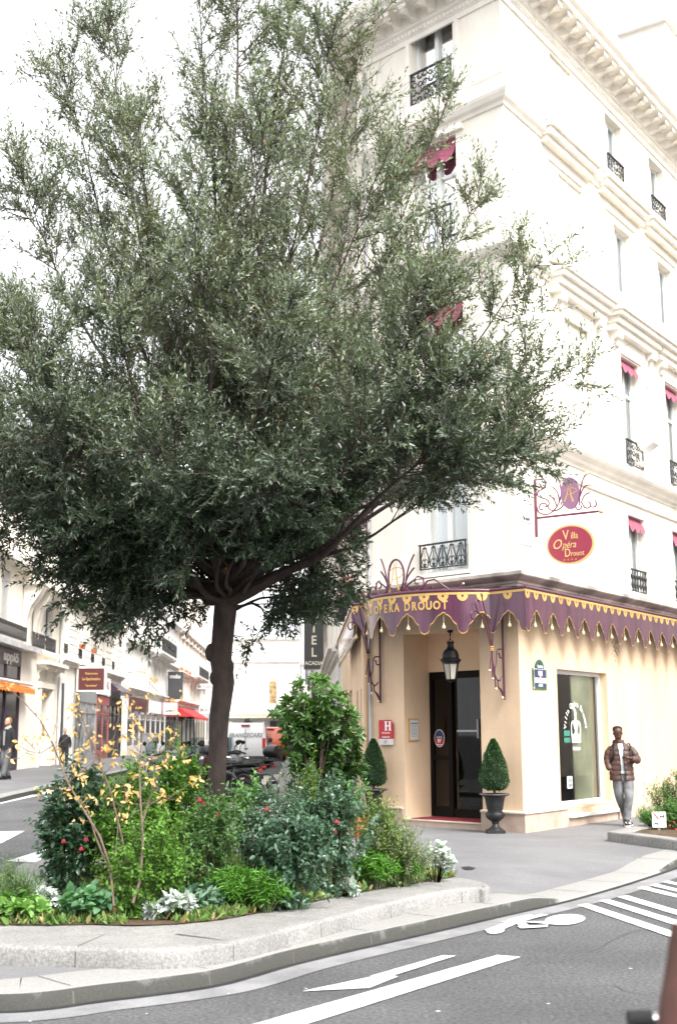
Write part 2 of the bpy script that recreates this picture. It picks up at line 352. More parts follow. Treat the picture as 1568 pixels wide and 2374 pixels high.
# stone joints of the kerb
jb = MB(); acc = 0; nxt = .6
for i in range(len(KP)-1):
    a, b = Vector(KP[i]), Vector(KP[i+1]); L_ = (b-a).length
    while acc+L_ > nxt:
        p = a+(b-a)*((nxt-acc)/L_); d = (b-a).normalized(); nn = Vector((d.y, -d.x)); kt = ktop(p.x, p.y); g0 = gz(p.x, p.y)
        if p.y < 40 and p.y < 30:
            q = [p-nn*.49-d*.007, p-nn*.49+d*.007, p-nn*.04+d*.007, p-nn*.04-d*.007]
            z = g0+kt+.002; jb.add([(q[0].x, q[0].y, z), (q[1].x, q[1].y, z), (q[2].x, q[2].y, z), (q[3].x, q[3].y, z)], [(0, 1, 2, 3)])
            q0 = p+nn*.012; q1 = p-nn*.002
            jb.add([tuple((q1-d*.007))+(g0+kt-.03,), tuple((q1+d*.007))+(g0+kt-.03,), tuple((q0+d*.007))+(g0+.004,), tuple((q0-d*.007))+(g0+.004,)], [(0, 1, 2, 3)])
        nxt += 1.05
    acc += L_
M_JOINT = mat('joint_mortar', (.10, .095, .08), .9, n=.2)
jb.build('kerb_joints', M_JOINT, kind='structure')
# pale gutter strip and dark line at the foot of the kerb
def strip(name, o0, o1, dz, m, pth, zf=gz):
    s = MB(); s.sweep(pth, [(o0, dz), (o1, dz)], zf=zf); return s.build(name, m, kind='structure')
M_GUT = ground_mat('gutter_concrete', (.22, .22, .225), (.15, .15, .155), .2, 50., .2, 2.)
M_GUTDARK = ground_mat('dark_gutter', (.03, .03, .032), (.015, .015, .016), .3, 50., .2, 2.)
near = [p for p in KP if p[1] < 40]
strip('gutter', .0, .34, .005, M_GUT, near)
strip('gutter_dark', .008, .075, .009, M_GUTDARK, near)
# corner pavement slab between the kerb and the house
inner = []
mb = MB(); mb.sweep(KP, [(-.48, 0), (-.49, 0)], zf=lambda x, y: 0)
vin = mb.v[::2]
poly = [(x, y) for x, y, z in vin]
poly = [p for p in poly if p[1] < 199]
def tri_sheet(name, poly, m, zfun, step=1.0):
    """pavement: fill of an outline by horizontal rows, so that it can follow the slope"""
    import bmesh
    bm = bmesh.new(); vsb = [bm.verts.new((x, y, 0)) for x, y in poly]
    f = bm.faces.new(vsb); bmesh.ops.triangulate(bm, faces=[f])
    ys = [y for _, y in poly]; y = math.floor(min(ys))+.5
    while y < min(max(ys), 60):
        bmesh.ops.bisect_plane(bm, geom=bm.verts[:]+bm.edges[:]+bm.faces[:], plane_co=(0, y, 0), plane_no=(0, 1, 0)); y += step
    y = 11.
    while y < 20:
        bmesh.ops.bisect_plane(bm, geom=bm.verts[:]+bm.edges[:]+bm.faces[:], plane_co=(0, y, 0), plane_no=(0, 1, 0)); y += .3
    x = -5.
    while x < 7:
        bmesh.ops.bisect_plane(bm, geom=bm.verts[:]+bm.edges[:]+bm.faces[:], plane_co=(x, 0, 0), plane_no=(1, 0, 0)); x += .5
    for v in bm.verts: v.co.z = zfun(v.co.x, v.co.y)
    bmesh.ops.recalc_face_normals(bm, faces=bm.faces[:])
    if sum(f.normal.z for f in bm.faces) < 0: bmesh.ops.reverse_faces(bm, faces=bm.faces[:])
    me = bpy.data.meshes.new(name); bm.to_mesh(me); bm.free()
    o = finish(me, name, m, None); o['kind'] = 'structure'; return o
pv = poly+[(60, 199), (40, 199)]
KPa = np.array(KP)
def pav_z(x, y):
    z = .12
    if .8 < x < 7 and y < 21:
        d = np.hypot(KPa[:, 0]-x, KPa[:, 1]-y); i = int(d.argmin()); t = sstep((d[i]-.50)/1.1); z = ktop(*KPa[i])*(1-t)+.12*t
    return gz(x, y)+z-.002
pv2 = [p for p in poly]
pv2 = pv2+[(pv2[-1][0]+2, 200)]
tri_sheet('pavement', pv2, M_PAVE, pav_z)
cp_ = [p for p in KP if p[1] < 13.2 and p[0] < -2.6]
s = MB(); s.sweep(cp_, [(-.12, 0), (-.13, 0)]); q_ = [(x, y, .1135) for x, y, _ in s.v[::2]]; s = MB(); s.quad(q_); s.build('pavement', M_KERB, kind='structure')
# pavement across the street on the left, with its kerb
lk = [(sx(-6.75, y), y) for y in [-5]+list(range(6, 200, 4))]
lb = MB(); lb.sweep(list(reversed(lk)), [(0.0, 0.0), (0.0, .11), (.03, .13), (.32, .13)], zf=gz); lb.build('kerb', M_KERB, kind='structure', smooth=True)
lp = MB(); lp.sweep(list(reversed(lk)), [(.31, .128), (9.0, .13)], zf=gz); lp.build('pavement', M_PAVE, kind='structure')
# painted markings
def paint(name, pxs, z=.008, conv=None):
    s = MB(); s.quad([tuple(gnd(x, y, z)) for x, y in pxs][::1]); o = s.build(name, M_PAINT, ROAD); return o
paint('lane_line', [(500, 2392), (590, 2406), (1197, 2221), (1143, 2216)])
paint('lane_arrow', [(690, 2296), (845, 2290), (913, 2264), (880, 2258)])
paint('lane_arrow', [(848, 2262), (884, 2267), (1047, 2217), (1015, 2216)], .010)
for q in ([(1329, 2102), (1352, 2098), (1600, 2182), (1600, 2198)], [(1378, 2092), (1401, 2089), (1600, 2152), (1600, 2166)], [(1421, 2084), (1443, 2080), (1600, 2128), (1600, 2140)],
          [(1560, 2057), (1575, 2053), (1610, 2064), (1610, 2070)],
          [(1468, 2064), (1486, 2060), (1600, 2090), (1600, 2097)], [(1497, 2058), (1512, 2054), (1600, 2077), (1600, 2083)], [(1525, 2050), (1540, 2047), (1600, 2064), (1600, 2069)]): paint('hatch_line', q)
for q in ([(-40, 1921), (52, 1919), (0, 1946), (-40, 1958)], [(8, 1989), (98, 1962), (150, 1962), (150, 1995)], [(-20, 1859), (92, 1836), (60, 1835), (-20, 1852)],
          [(95, 1836), (165, 1819), (140, 1818), (90, 1830)], [(150, 1818), (210, 1805), (190, 1804), (140, 1814)]): paint('crossing_bar', q)
def on_road(cx, cy, ax, s, pts, z=.010):   # small marks laid out in metres: ax = heading
    a = R(ax); d = Vector((math.sin(a), math.cos(a))); r = Vector((d.y, -d.x)); c = Vector((cx, cy))
    return [tuple(c+r*x*s+d*y*s)+(z,) for x, y in pts]
bk = MB()
def ell(x0, y0, x1, y1, x2, y2, k=28):
    c = Vector((x0, y0)); return [(x0+(x1-x0)*math.cos(t)+(x2-x0)*math.sin(t), y0+(y1-y0)*math.cos(t)+(y2-y0)*math.sin(t)) for t in [2*math.pi*i/k for i in range(k)]]
def pq(p, z=.010): bk.quad([tuple(gnd(x, y, z)) for x, y in p])
pq(ell(1300, 2135.5, 1347, 2134, 1303, 2123))
pq(ell(1139, 2160, 1160, 2159, 1141, 2153)); pq([(1114, 2158), (1135, 2166), (1208, 2136), (1180, 2134)], .012)
pq([(1150, 2140), (1188, 2142), (1262, 2124), (1246, 2122)], .014); pq(ell(1195, 2130, 1225, 2124, 1200, 2126), .016)
pq([(1184, 2140), (1196, 2152), (1218, 2150), (1205, 2138)], .013); pq([(1190, 2149), (1196, 2155), (1258, 2152), (1262, 2147)], .015); pq([(1196, 2138), (1216, 2141), (1268, 2146), (1262, 2139)], .017)
bk.build('bicycle_symbol', M_PAINT, ROAD)
# distant ground patch: cracked lighter repair on the pavement
# drain hole and crack by the step
for i_, q_ in enumerate(([(300, 1905), (420, 1840), (455, 1850), (330, 1925)],)):
    s = MB(); s.quad([tuple(gnd(x, y, .004)) for x, y in q_]); s.build('asphalt_repair', M_PATCH, ROAD)
ck_ = MB(); rk = random.Random(12)
for (x0, y0, dx, dy) in ((760, 2330, 60, -14), (1180, 2260, 55, -17), (1380, 2290, 40, 9), (120, 1900, 50, -16)):
    for i in range(9):
        x1, y1 = x0+dx*rk.uniform(.5, 1), y0+dy*rk.uniform(-.4, 2); a = gnd(x0, y0, .0055); b2 = gnd(x1, y1, .0055); d = (b2-a).normalized()*.004; n_ = Vector((d.y, -d.x, 0)); ck_.add([tuple(a-n_), tuple(a+n_), tuple(b2+n_), tuple(b2-n_)], [(0, 1, 2, 3)]); x0, y0 = x1, y1
ck_.build('road_cracks', M_JOINT, ROAD)
wp = MB()
for x, y, r in ((1005, 2345, .05), (700, 2290, .03), (520, 2300, .03), (1130, 2240, .03), (1450, 2250, .04), (60, 2360, .035), (330, 2345, .025), (1260, 2330, .03)):
    c = gnd(x, y, .006); wp.quad([(c.x+r*.45*rk.uniform(.5, 1.2)*math.cos(a), c.y+r*.45*rk.uniform(.5, 1)*math.sin(a), c.z) for a in [2*math.pi*i/9 for i in range(9)]])
wp.build('road_specks', M_PAINT, ROAD)
mk = MB(); mk.quad([tuple(gnd(x, y, .125)) for x, y in [(1060, 2012), (1078, 2010), (1094, 2014), (1086, 2018), (1070, 2018)]]); mk.build('pavement_stain', M_GUTDARK, kind='structure')
# ---------------- the corner hotel building ----------------
HB = thing('hotel_building', 'tall cream and apricot stone corner building with chamfered entrance and purple canopies', 'building', (C0.x, C0.y, 0))
RL, LL = 30.0, 16.0            # lengths of the right and left facades
CE = 3.55                      # width of the chamfer
def facade(T, u0, u1, z0, z1, ops, depth=.3, name='wall', m=None, parent=None):
    """wall face with real openings and their reveals; ops = (u0,u1,z0,z1[,depth])"""
    mb = MB(T); us = sorted({u0, u1, *[o[0] for o in ops], *[o[1] for o in ops]}); zs = sorted({z0, z1, *[o[2] for o in ops], *[o[3] for o in ops]})
    us = [u for u in us if u0 <= u <= u1]; zs = [z for z in zs if z0 <= z <= z1]
    for a, b in zip(us[:-1], us[1:]):
        for c, d in zip(zs[:-1], zs[1:]):
            mu, mz = (a+b)/2, (c+d)/2
            if any(o[0] < mu < o[1] and o[2] < mz < o[3] for o in ops): continue
            mb.quad([(a, 0, c), (b, 0, c), (b, 0, d), (a, 0, d)])
    for o in ops:
        a, b, c, d = o[:4]; e = -(o[4] if len(o) > 4 else depth)
        mb.quad([(a, 0, c), (a, e, c), (a, e, d), (a, 0, d)]); mb.quad([(b, 0, c), (b, 0, d), (b, e, d), (b, e, c)])
        mb.quad([(a, 0, d), (a, e, d), (b, e, d), (b, 0, d)]); mb.quad([(a, 0, c), (b, 0, c), (b, e, c), (a, e, c)])
    return mb.build(name, m or M_STUCCO, parent)
def window(T, u0, u1, z0, z1, parent, off=-.22, leaves=2, transom=None, fm=None, pm=None, fw=.06, curtain=True):
    fm = fm or M_WHITE; f = MB(T)
    f.box(u0, u0+fw, off-.03, off+.05, z0, z1); f.box(u1-fw, u1, off-.03, off+.05, z0, z1)
    f.box(u0+fw, u1-fw, off-.03, off+.05, z1-fw, z1); f.box(u0+fw, u1-fw, off-.03, off+.05, z0, z0+fw*1.6)
    um = (u0+u1)/2
    if leaves == 2: f.box(um-.045, um+.045, off-.03, off+.065, z0+fw*1.6, z1-fw)
    if transom: f.box(u0+fw, u1-fw, off-.028, off+.045, transom-.03, transom+.03)
    fo = f.build('window', fm, parent)
    p = MB(T); p.quad([(u0+fw*.5, off, z0+fw), (u1-fw*.5, off, z0+fw), (u1-fw*.5, off, z1-fw*.5), (u0+fw*.5, off, z1-fw*.5)])
    p.build('pane', pm or M_GLASS if curtain else M_PANE, fo)
    if curtain:
        c = MB(T); k = 26
        for a, b in ((u0+.02, um-.01), (um+.01, u1-.02)):
            vs = []; 
            for i in range(k+1):
                u = a+(b-a)*i/k; o = off-.035+.012*math.sin(i*1.9)
                vs += [(u, o, z0+.04), (u, o, z1-.04)]
            c.add(vs, [(2*i, 2*i+2, 2*i+3, 2*i+1) for i in range(k)])
        c.build('curtain', M_CURT, fo, smooth=True)
    return fo
def spiral(c, r, a0, turns, k=16, shrink=.25):
    return [(c[0]+r*(1-(1-shrink)*i/k)*math.cos(a0+turns*2*math.pi*i/k), c[1]+r*(1-(1-shrink)*i/k)*math.sin(a0+turns*2*math.pi*i/k)) for i in range(k+1)]
def railing(T, u0, u1, z0, z1, off, parent, style='scroll', name='railing', rr=.009, belly=0):
    g = MB(T)
    def tb(pts, r, k=6): g_pts = [Vector(T(*p)) for p in pts]; q = MB(); q.tube([tuple(p) for p in g_pts], r, k); b = len(g.v); g.v += q.v; g.f += [tuple(b+i for i in f) for f in q.f]
    g.box(u0-.02, u1+.02, off-.02, off+.03, z1-.03, z1); g.box(u0, u1, off-.012, off+.012, z0, z0+.022)
    for u in (u0, u1): g.box(u-.012, u+.012, off-.012, off+.012, z0, z1-.03)
    W = u1-u0; H = z1-z0
    if style == 'scroll':
        n = max(2, round(W/(H*.42))); s = W/n
        for i in range(n):
            c = u0+(i+.5)*s; tb([(c, off, z0), (c, off, z1-.03)], rr*.8)
            for sg in (-1, 1):
                path = [(c+sg*x*s, off+belly*math.sin(math.pi*y), z0+y*H) for x, y in [(.02, .80), (.05, .86), (.13, .88), (.2, .82), (.2, .72), (.28, .62), (.42, .48), (.46, .34), (.40, .2), (.28, .1), (.14, .08), (.07, .15), (.1, .23), (.17, .22)]]
                tb(path, rr)
                tb([(c+sg*x*s, off, z0+y*H) for x, y in [(.02, .35), (.16, .42), (.3, .36), (.34, .26)]], rr*.8)
    elif style == 'bars':
        n = max(3, round(W/.11)); 
        for i in range(1, n): g.box(u0+W*i/n-.006, u0+W*i/n+.006, off-.006, off+.006, z0, z1-.03)
        g.box(u0, u1, off-.01, off+.01, z1-.14, z1-.125); g.box(u0, u1, off-.01, off+.01, z0+.1, z0+.115)
    elif style == 'baluster':
        n = max(3, round(W/.16))
        for i in range(n+1):
            u = u0+W*i/n; prof = [(.01, 0), (.012, .1), (.022, .18), (.03, .3), (.018, .42), (.012, .5), (.03, .62), (.034, .7), (.014, .8), (.01, .95)]
            b = len(g.v); q = MB(); c = T(u, off, z0); q.lathe([(r, h*H) for r, h in prof], tuple(c), 6); g.v += q.v; g.f += [tuple(b+i2 for i2 in f) for f in q.f]
    else:          # dense cast-iron foliage
        n = max(3, round(W/.15)); m2 = max(2, round(H/.17))
        for i in range(n):
            for j in range(m2):
                c = (u0+W*(i+.5)/n, z0+.02+(H-.05)*(j+.5)/m2); r = min(W/n, (H-.05)/m2)*.5
                for a0, tn in ((random.random()*6, .8), (random.random()*6, -.7)):
                    tb([(x, off, z) for x, z in spiral(c, r, a0, tn, 8, .3)], rr*1.1, 4)
    return g.build(name, M_IRON, parent)
def blind(T, u0, u1, z1, h, off, parent, m=None):      # little scalloped window pelmet
    n = 3; pts = []; k = 30
    for i in range(k+1):
        t = i/k; pts.append((u0+(u1-u0)*t, h*(.72+.28*abs(math.sin(t*math.pi*n)))))
    b = MB(T); vs = []
    for i, (u, hh) in enumerate(pts): vs += [(u, off-.06, z1), (u, off+.06, z1-hh)]
    b.add(vs, [(2*i, 2*i+1, 2*i+3, 2*i+2) for i in range(k)])
    b.box(u0, u1, off-.1, off-.05, z1-.03, z1)
    return b.build('blind', m or M_PINK, parent)
# window openings on the right facade, columns repeat every 2.68 m
cols = [5.35+2.68*i for i in range(9)]
ops = [(1.52, 3.84, .47, 2.93, .2)]
for i, u in enumerate(cols):
    ops += [(u, u+.97, 4.68, 6.34), (u, u+1.02, 7.42, 9.84), (u-.05, u+.9, 11.28, 12.88), (u-.3, u+.66, 13.98, 15.42)]
ops += [(8.6, 10.6, .5, 2.93, .3), (13., 15.6, .5, 2.93, .3), (18., 20.6, .5, 2.93, .3)]
# blind panels in the first bay
pan = [(2.32, 3.62, 7.9, 9.93, .06), (2.4, 3.6, 11.3, 12.96, .06), (2.2, 3.25, 14.1, 15.5, .06)]
facade(RT, 0, RL, 0, 15.8, ops+pan, .3, parent=HB)
for a, b, c, d, e in pan: pb = MB(RT); pb.quad([(a, -e, c), (b, -e, c), (b, -e, d), (a, -e, d)]); pb.build('blind_panel', M_STUCCO, HB)
chops = [(.87, 2.68, .22, 3.62, .72), (1.07, 2.2, 4.68, 6.5), (1.07, 2.2, 7.42, 9.9), (1.15, 2.3, 10.95, 13.2), (1.17, 2.26, 14.15, 15.95)]
facade(CH, 0, CE, 0, 16.0, chops, .3, parent=HB)
lops = [(u, u+1.0, z, z+h) for u in (2.0, 4.8, 7.6, 10.4, 13.2) for z, h in ((4.68, 1.7), (7.42, 2.4), (11.2, 1.7), (14.0, 1.5))]
lops += [(3.2, 3.9, 1.6, 2.75), (5.0, 5.7, 1.6, 2.75), (8.5, 10.2, .45, 2.9), (12, 14.5, .45, 2.9)]
facade(LS, 0, LL, 0, 16.0, lops, .3, parent=HB)
# closing walls and roof
PL = [(LS(LL, 0, 0)), (L0), (Vector((C0.x, C0.y, 0))), (RT(RL, 0, 0))]
mb = MB(); mb.quad([(PL[0].x, PL[0].y, 16.4), (PL[1].x, PL[1].y, 16.4), (PL[2].x, PL[2].y, 16.4), (PL[3].x, PL[3].y, 16.4)])
mb.quad([(PL[0].x, PL[0].y, 0), (PL[0].x, PL[0].y, 16.4), (PL[3].x, PL[3].y, 16.4), (PL[3].x, PL[3].y, 0)])
mb.build('roof_deck', M_ZINC, HB)
HP = [(p.x, p.y) for p in PL]
# mansard set back behind the cornice
mb = MB(); mb.sweep(HP, [(-.75, 16.5), (-1.1, 18.9), (-2.6, 19.6)]); mb.build('mansard_roof', M_ZINC, HB)
# profile mouldings
def mould(name, prof, m=M_STONE, path=HP): s = MB(); s.sweep(path, prof); return s.build(name, m, HB)
mould('ledge', [(-.01, 4.36), (.05, 4.36), (.06, 4.40), (.13, 4.43), (.2, 4.47), (.22, 4.49), (.22, 4.545), (.15, 4.575), (.02, 4.62), (-.01, 4.62)], M_STONEW)
mould('plain_band', [(-.01, 4.2), (.03, 4.2), (.03, 4.357), (-.01, 4.357)], M_STONEW)
mould('string_course', [(-.01, 6.58), (.05, 6.58), (.07, 6.62), (.04, 6.66), (-.01, 6.66)])
mould('cornice', [(-.01, 6.88), (.04, 6.88), (.06, 6.93), (.13, 6.97), (.16, 7.03), (.26, 7.08), (.30, 7.13), (.30, 7.2), (.24, 7.27), (.05, 7.33), (-.01, 7.33)])
mould('cornice', [(-.01, 10.42), (.05, 10.42), (.07, 10.48), (.15, 10.52), (.20, 10.60), (.20, 10.66), (.04, 10.72), (-.01, 10.72)])
mould('cornice', [(-.01, 13.38), (.04, 13.38), (.06, 13.44), (.13, 13.48), (.18, 13.56), (.2, 13.62), (.12, 13.68), (.03, 13.72), (.03, 13.98), (.06, 14.03), (-.01, 14.05)])
mould('main_cornice', [(-.01, 15.56), (.04, 15.56), (.05, 15.66), (.08, 15.68), (.08, 15.80), (.13, 15.84), (.15, 15.98), (.15, 16.10), (.62, 16.12), (.64, 16.22), (.72, 16.26), (.76, 16.38), (.78, 16.46), (.74, 16.5), (-.7, 16.55)])
# dentils, modillions
def along(Wl, u0, u1, step, f):
    u = u0
    while u < u1: f(u); u += step
dn = MB(); mo = MB()
for Wl, ln in ((RT, 22), (CH, CE), (LS, LL)):
    T0 = dn.T
    dn.T = Wl; along(Wl, .06, ln-.03, .1, lambda u: dn.box(u, u+.055, .078, .11, 15.70, 15.78)); dn.T = T0
    mo.T = Wl
    k = max(1, round((ln-.3)/.46)); st = (ln-.34)/k
    for i in range(k+1):
        u = .06+i*st
        mo.add([(u, .14, 15.88), (u+.22, .14, 15.88), (u+.22, .5, 15.97), (u, .5, 15.97), (u, .56, 16.02), (u+.22, .56, 16.02), (u, .56, 16.115), (u+.22, .56, 16.115), (u, .14, 16.115), (u+.22, .14, 16.115)],
               [(0, 1, 3, 2)[::1], (2, 3, 5, 4), (4, 5, 7, 6), (0, 2, 4, 6, 8), (1, 9, 7, 5, 3)])
        r = [(0.05*math.cos(a), .05*math.sin(a)) for a in [2*math.pi*q/8 for q in range(8)]]
        if i < k: mo.prism([(u+st*.5+.11+x, .33+y) for x, y in r], lambda p, q, h: (p, q, h), 16.07, 16.118)
    mo.T = IDT
mc = [o for o in HB.children if o.name.startswith('main_cornice')][0]
d_ = dn.build('dentil_band', M_STONE, mc); d_['kind'] = 'stuff'; d_ = mo.build('modillion_band', M_STONE, mc); d_['kind'] = 'stuff'
# fluted frieze under the first cornice, in panels
fz = MB(RT)
fz.box(.05, 17.6, .001, .012, 6.68, 6.88)
for a, b in ((2.0-1.9, 5.2), (7.3-.9, 9.3), (11.0, 13.4), (15, 17.5)):
    along(RT, a, b, .055, lambda u: fz.box(u, u+.028, .010, .03, 6.70, 6.86))
fz.build('frieze', M_STONE, HB)
fz = MB(CH); fz.box(.05, 3.5, .001, .012, 6.68, 6.88); along(CH, .1, CE, .055, lambda u: fz.box(u, u+.028, .002, .028, 6.70, 6.86)); fz.build('frieze', M_STONE, HB)
# pediments on consoles, second floor; breaks in the third-floor cornice
ped_u = [(1.78, 4.12)]+[(u+.5-1.22, u+.5+1.22) for u in cols]
for a, b in ped_u:
    pd = MB(RT)
    for (o, z0, z1, e) in ((.22, 10.22, 10.36, .02), (.30, 10.36, 10.5, .04), (.40, 10.5, 10.6, .10), (.46, 10.6, 10.68, .14)): pd.box(a-e, b+e, -.01, o, z0, z1)
    pd.add([(a-.14, .46, 10.68), (b+.14, .46, 10.68), (b+.05, 0, 10.86), (a-.05, 0, 10.86)], [(0, 1, 2, 3)])
    pd.box(a+.35, b-.35, .0, .06, 9.98, 10.22)
    c = (a+b)/2; h2 = .62
    for s in (-1, 1): pd.box(c+s*h2-(.08 if s < 0 else 0), c+s*h2+(.08 if s > 0 else 0), 0, .05, 7.5, 9.98)
    pd.box(c-h2, c+h2, .0, .045, 9.88, 9.98); pd.build('window_hood', M_STONE, HB, bevel=.006)
for i, (a, b) in enumerate(ped_u):
    a -= .05*1+.1; b -= .25; pd = MB(RT)
    for (o, z0, z1, e) in ((.16, 13.30, 13.42, 0), (.26, 13.42, 13.56, .05), (.33, 13.56, 13.66, .1)): pd.box(a-e, b+e, -.01, o, z0, z1)
    pd.add([(a-.1, .33, 13.66), (b+.1, .33, 13.66), (b+.02, 0, 13.8), (a-.02, 0, 13.8)], [(0, 1, 2, 3)])
    c = (a+b)/2
    for (o, z0, z1) in ((.05, 13.05, 13.12),): pd.box(a+.3, b-.3, 0, o, z0, z1)
    pd.build('window_hood', M_STONE, HB, bevel=.006)
def console(T, u, z1, h, w, dpt, mbb):
    prof = [(0.02, -1), (.10, -.97), (.16, -.86), (.12, -.74), (.08, -.68), (.10, -.55), (.2, -.35), (.36, -.2), (.72, -.12), (.95, -.2), (1., -.1), (1., 0), (.0, 0)]
    n = len(prof); vs = [(u-w/2, p*dpt, z1+q*h) for p, q in prof]+[(u+w/2, p*dpt, z1+q*h) for p, q in prof]
    b = len(mbb.v); T0 = mbb.T; mbb.T = T
    mbb.add(vs, [tuple(range(n)), tuple(range(2*n-1, n-1, -1))]+[(i, (i+1) % n, n+(i+1) % n, n+i) for i in range(n)])
    mbb.T = T0
for a, b in ped_u:
    for u in (a+.22, b-.22): cs = MB(); console(RT, u, 10.22, .78, .17, .24, cs); cs.build('console', M_STONE, HB, bevel=.01)
ch2 = MB(CH); ch2.box(.85, 2.55, -.01, .16, 13.72, 13.86); ch2.box(.85, 2.52, -.01, .12, 13.9, 14.12); ch2.box(.95, 2.45, 0, .09, 13.24, 13.36)
for s in (1.0, 2.27): ch2.box(s, s+.1, 0, .05, 14.1, 16.0)
ch2.box(.95, 2.42, 0, .06, 16.0, 16.08-.0); ch2.build('window_surround', M_STONE, HB)
# windows with their railings and blinds
for i, u in enumerate(cols):
    w1 = window(RT, u, u+.97, 4.68, 6.34, HB); blind(RT, u+.03, u+.94, 6.33, .34, -.04, w1); railing(RT, u+.03, u+.94, 4.72, 5.2, -.03, w1, 'baluster')
    w2 = window(RT, u, u+1.02, 7.42, 9.84, HB, transom=9.1); blind(RT, u+.03, u+.99, 9.83, .33, -.04, w2); railing(RT, u+.04, u+.98, 7.45, 8.0, .03, w2, 'cast')
    w3 = window(RT, u-.05, u+.9, 11.28, 12.88, HB)
    s3 = MB(RT); s3.box(u-.15, u+1.0, -.2, .08, 11.18, 11.27); s3.build('sill', M_STONE, w3)
    w4 = window(RT, u-.3, u+.66, 13.98, 15.42, HB); railing(RT, u-.27, u+.63, 14.0, 14.45, .02, w4, 'cast')
M_BOX = mat('white_spotlight', (.75, .75, .73), .4, n=.03)
for i, u in enumerate(cols[:4]):       # floodlights clamped at the sills
    f = thing('floodlight', ['white box floodlight by the first railing above the red oval sign', 'white box floodlight at the right edge beside the second cast iron railing', 'white box floodlight on the cornice further along the facade', 'white box floodlight on the cornice farthest along the facade'][i], 'floodlight', tuple(RT(u+.05, .2, 7.33)), group='floodlights on the facade')
    b = MB(RT)
    b.box(u-.15, u+.2, .3, .62, 7.36, 7.40); b.box(u-.05, u-.02, .34, .38, 7.4, 7.62); b.build('bracket', M_BOX, f)
    b = MB(RT); b.add([(u-.22, .45, 7.62), (u+.18, .45, 7.62), (u+.18, .72, 7.78), (u-.22, .72, 7.78), (u-.22, .36, 7.78), (u+.18, .36, 7.78), (u+.18, .62, 7.96), (u-.22, .62, 7.96)],
        [(0, 1, 2, 3), (4, 7, 6, 5), (0, 4, 5, 1), (1, 5, 6, 2), (2, 6, 7, 3), (3, 7, 4, 0)]); b.build('lamp_head', M_BOX, f, bevel=.01)
w = window(CH, 1.07, 2.2, 4.68, 6.5, HB); railing(CH, 1.09, 2.18, 4.78, 5.26, .05, w, 'scroll', rr=.011); s3 = MB(CH); s3.box(1.0, 2.27, -.2, .06, 4.635, 4.70); s3.build('sill', M_WHITE, w)
w = window(CH, 1.07, 2.2, 7.42, 9.9, HB, transom=9.2); blind(CH, 1.1, 2.17, 9.88, .45, -.03, w); railing(CH, 1.1, 2.17, 7.5, 8.05, .05, w, 'scroll')
w = window(CH, 1.15, 2.3, 10.95, 13.2, HB, transom=12.5); blind(CH, 1.18, 2.27, 13.19, .5, -.03, w)
railing(CH, 1.0, 2.45, 10.8, 11.62, .38, w, 'scroll', rr=.012)
s3 = MB(CH); s3.box(.9, 2.55, -.1, .45, 10.7, 10.8); s3.build('sill', M_STONE, w)
w = window(CH, 1.17, 2.26, 14.15, 15.95, HB); railing(CH, 1.2, 2.23, 14.15, 14.85, .04, w, 'cast', rr=.012)
for o in lops[:20]:
    w = window(LS, *o, HB); 
    if o[2] > 5: railing(LS, o[0]+.03, o[1]-.03, o[2]+.02, o[2]+.5, .02, w, 'bars')
for o in lops[20:]: window(LS, *o, HB, leaves=1, curtain=False, pm=M_PANE)
# shop window (vitrine)
def vitrine(u0, u1, z0, z1, off=-.3):
    f = MB(RT)
    f.box(u0, u0+.05, off-.03, off+.05, z0, z1); f.box(u1-.07, u1, off-.03, off+.05, z0, z1); f.box(u0+.05, u1-.07, off-.03, off+.05, z1-.07, z1); f.box(u0+.05, u1-.07, off-.03, off+.05, z0, z0+.07)
    fo = f.build('window', M_WHITE, HB)
    p = MB(RT); p.quad([(u0, off, z0), (u1, off, z0), (u1, off, z1), (u0, off, z1)]); p.build('pane', M_GLASS, fo)
    r = MB(RT); a, b, c, d, e = u0-.1, u1+.15, z0-.1, z1+.1, -1.25
    r.quad([(a, off-.04, c), (a, e, c), (a, e, d), (a, off-.04, d)]); r.quad([(b, off-.04, c), (b, off-.04, d), (b, e, d), (b, e, c)]); r.quad([(a, e, c), (b, e, c), (b, e, d), (a, e, d)]); r.quad([(a, off-.04, d), (b, off-.04, d), (b, e, d), (a, e, d)]); r.quad([(a, off-.04, c), (a, e, c), (b, e, c), (b, off-.04, c)])
    r.build('display_interior', mat('display_wall', (.07, .075, .05), .6, n=.4, scale=2.5), fo)
    M_VBL = mat('ochre_blind', (.88, .84, .60), .8, n=.18, scale=1.2)  # panel colour brightened to stand in for pale reflections in the pane
    c_ = MB(RT); c_.box(u0+(u1-u0)*.50, u1-.26, off-.07, off-.05, z0+.02, z1-.05); c_.build('backing_panel', M_VBL, fo)
    c_ = MB(RT); c_.box(u1-.24, u1-.03, off-.10, off-.08, z0+.02, z1-.05); c_.build('side_curtain', mat('beige_curtain', (.75, .66, .48), .9, n=.15, scale=8, stretch=(6, 6, .3)), fo)
    return fo
VT = vitrine(1.52, 3.84, .47, 2.93, -.2)
for a, b in ((8.6, 10.6), (13., 15.6), (18., 20.6)): vitrine(a, b, .5, 2.93)
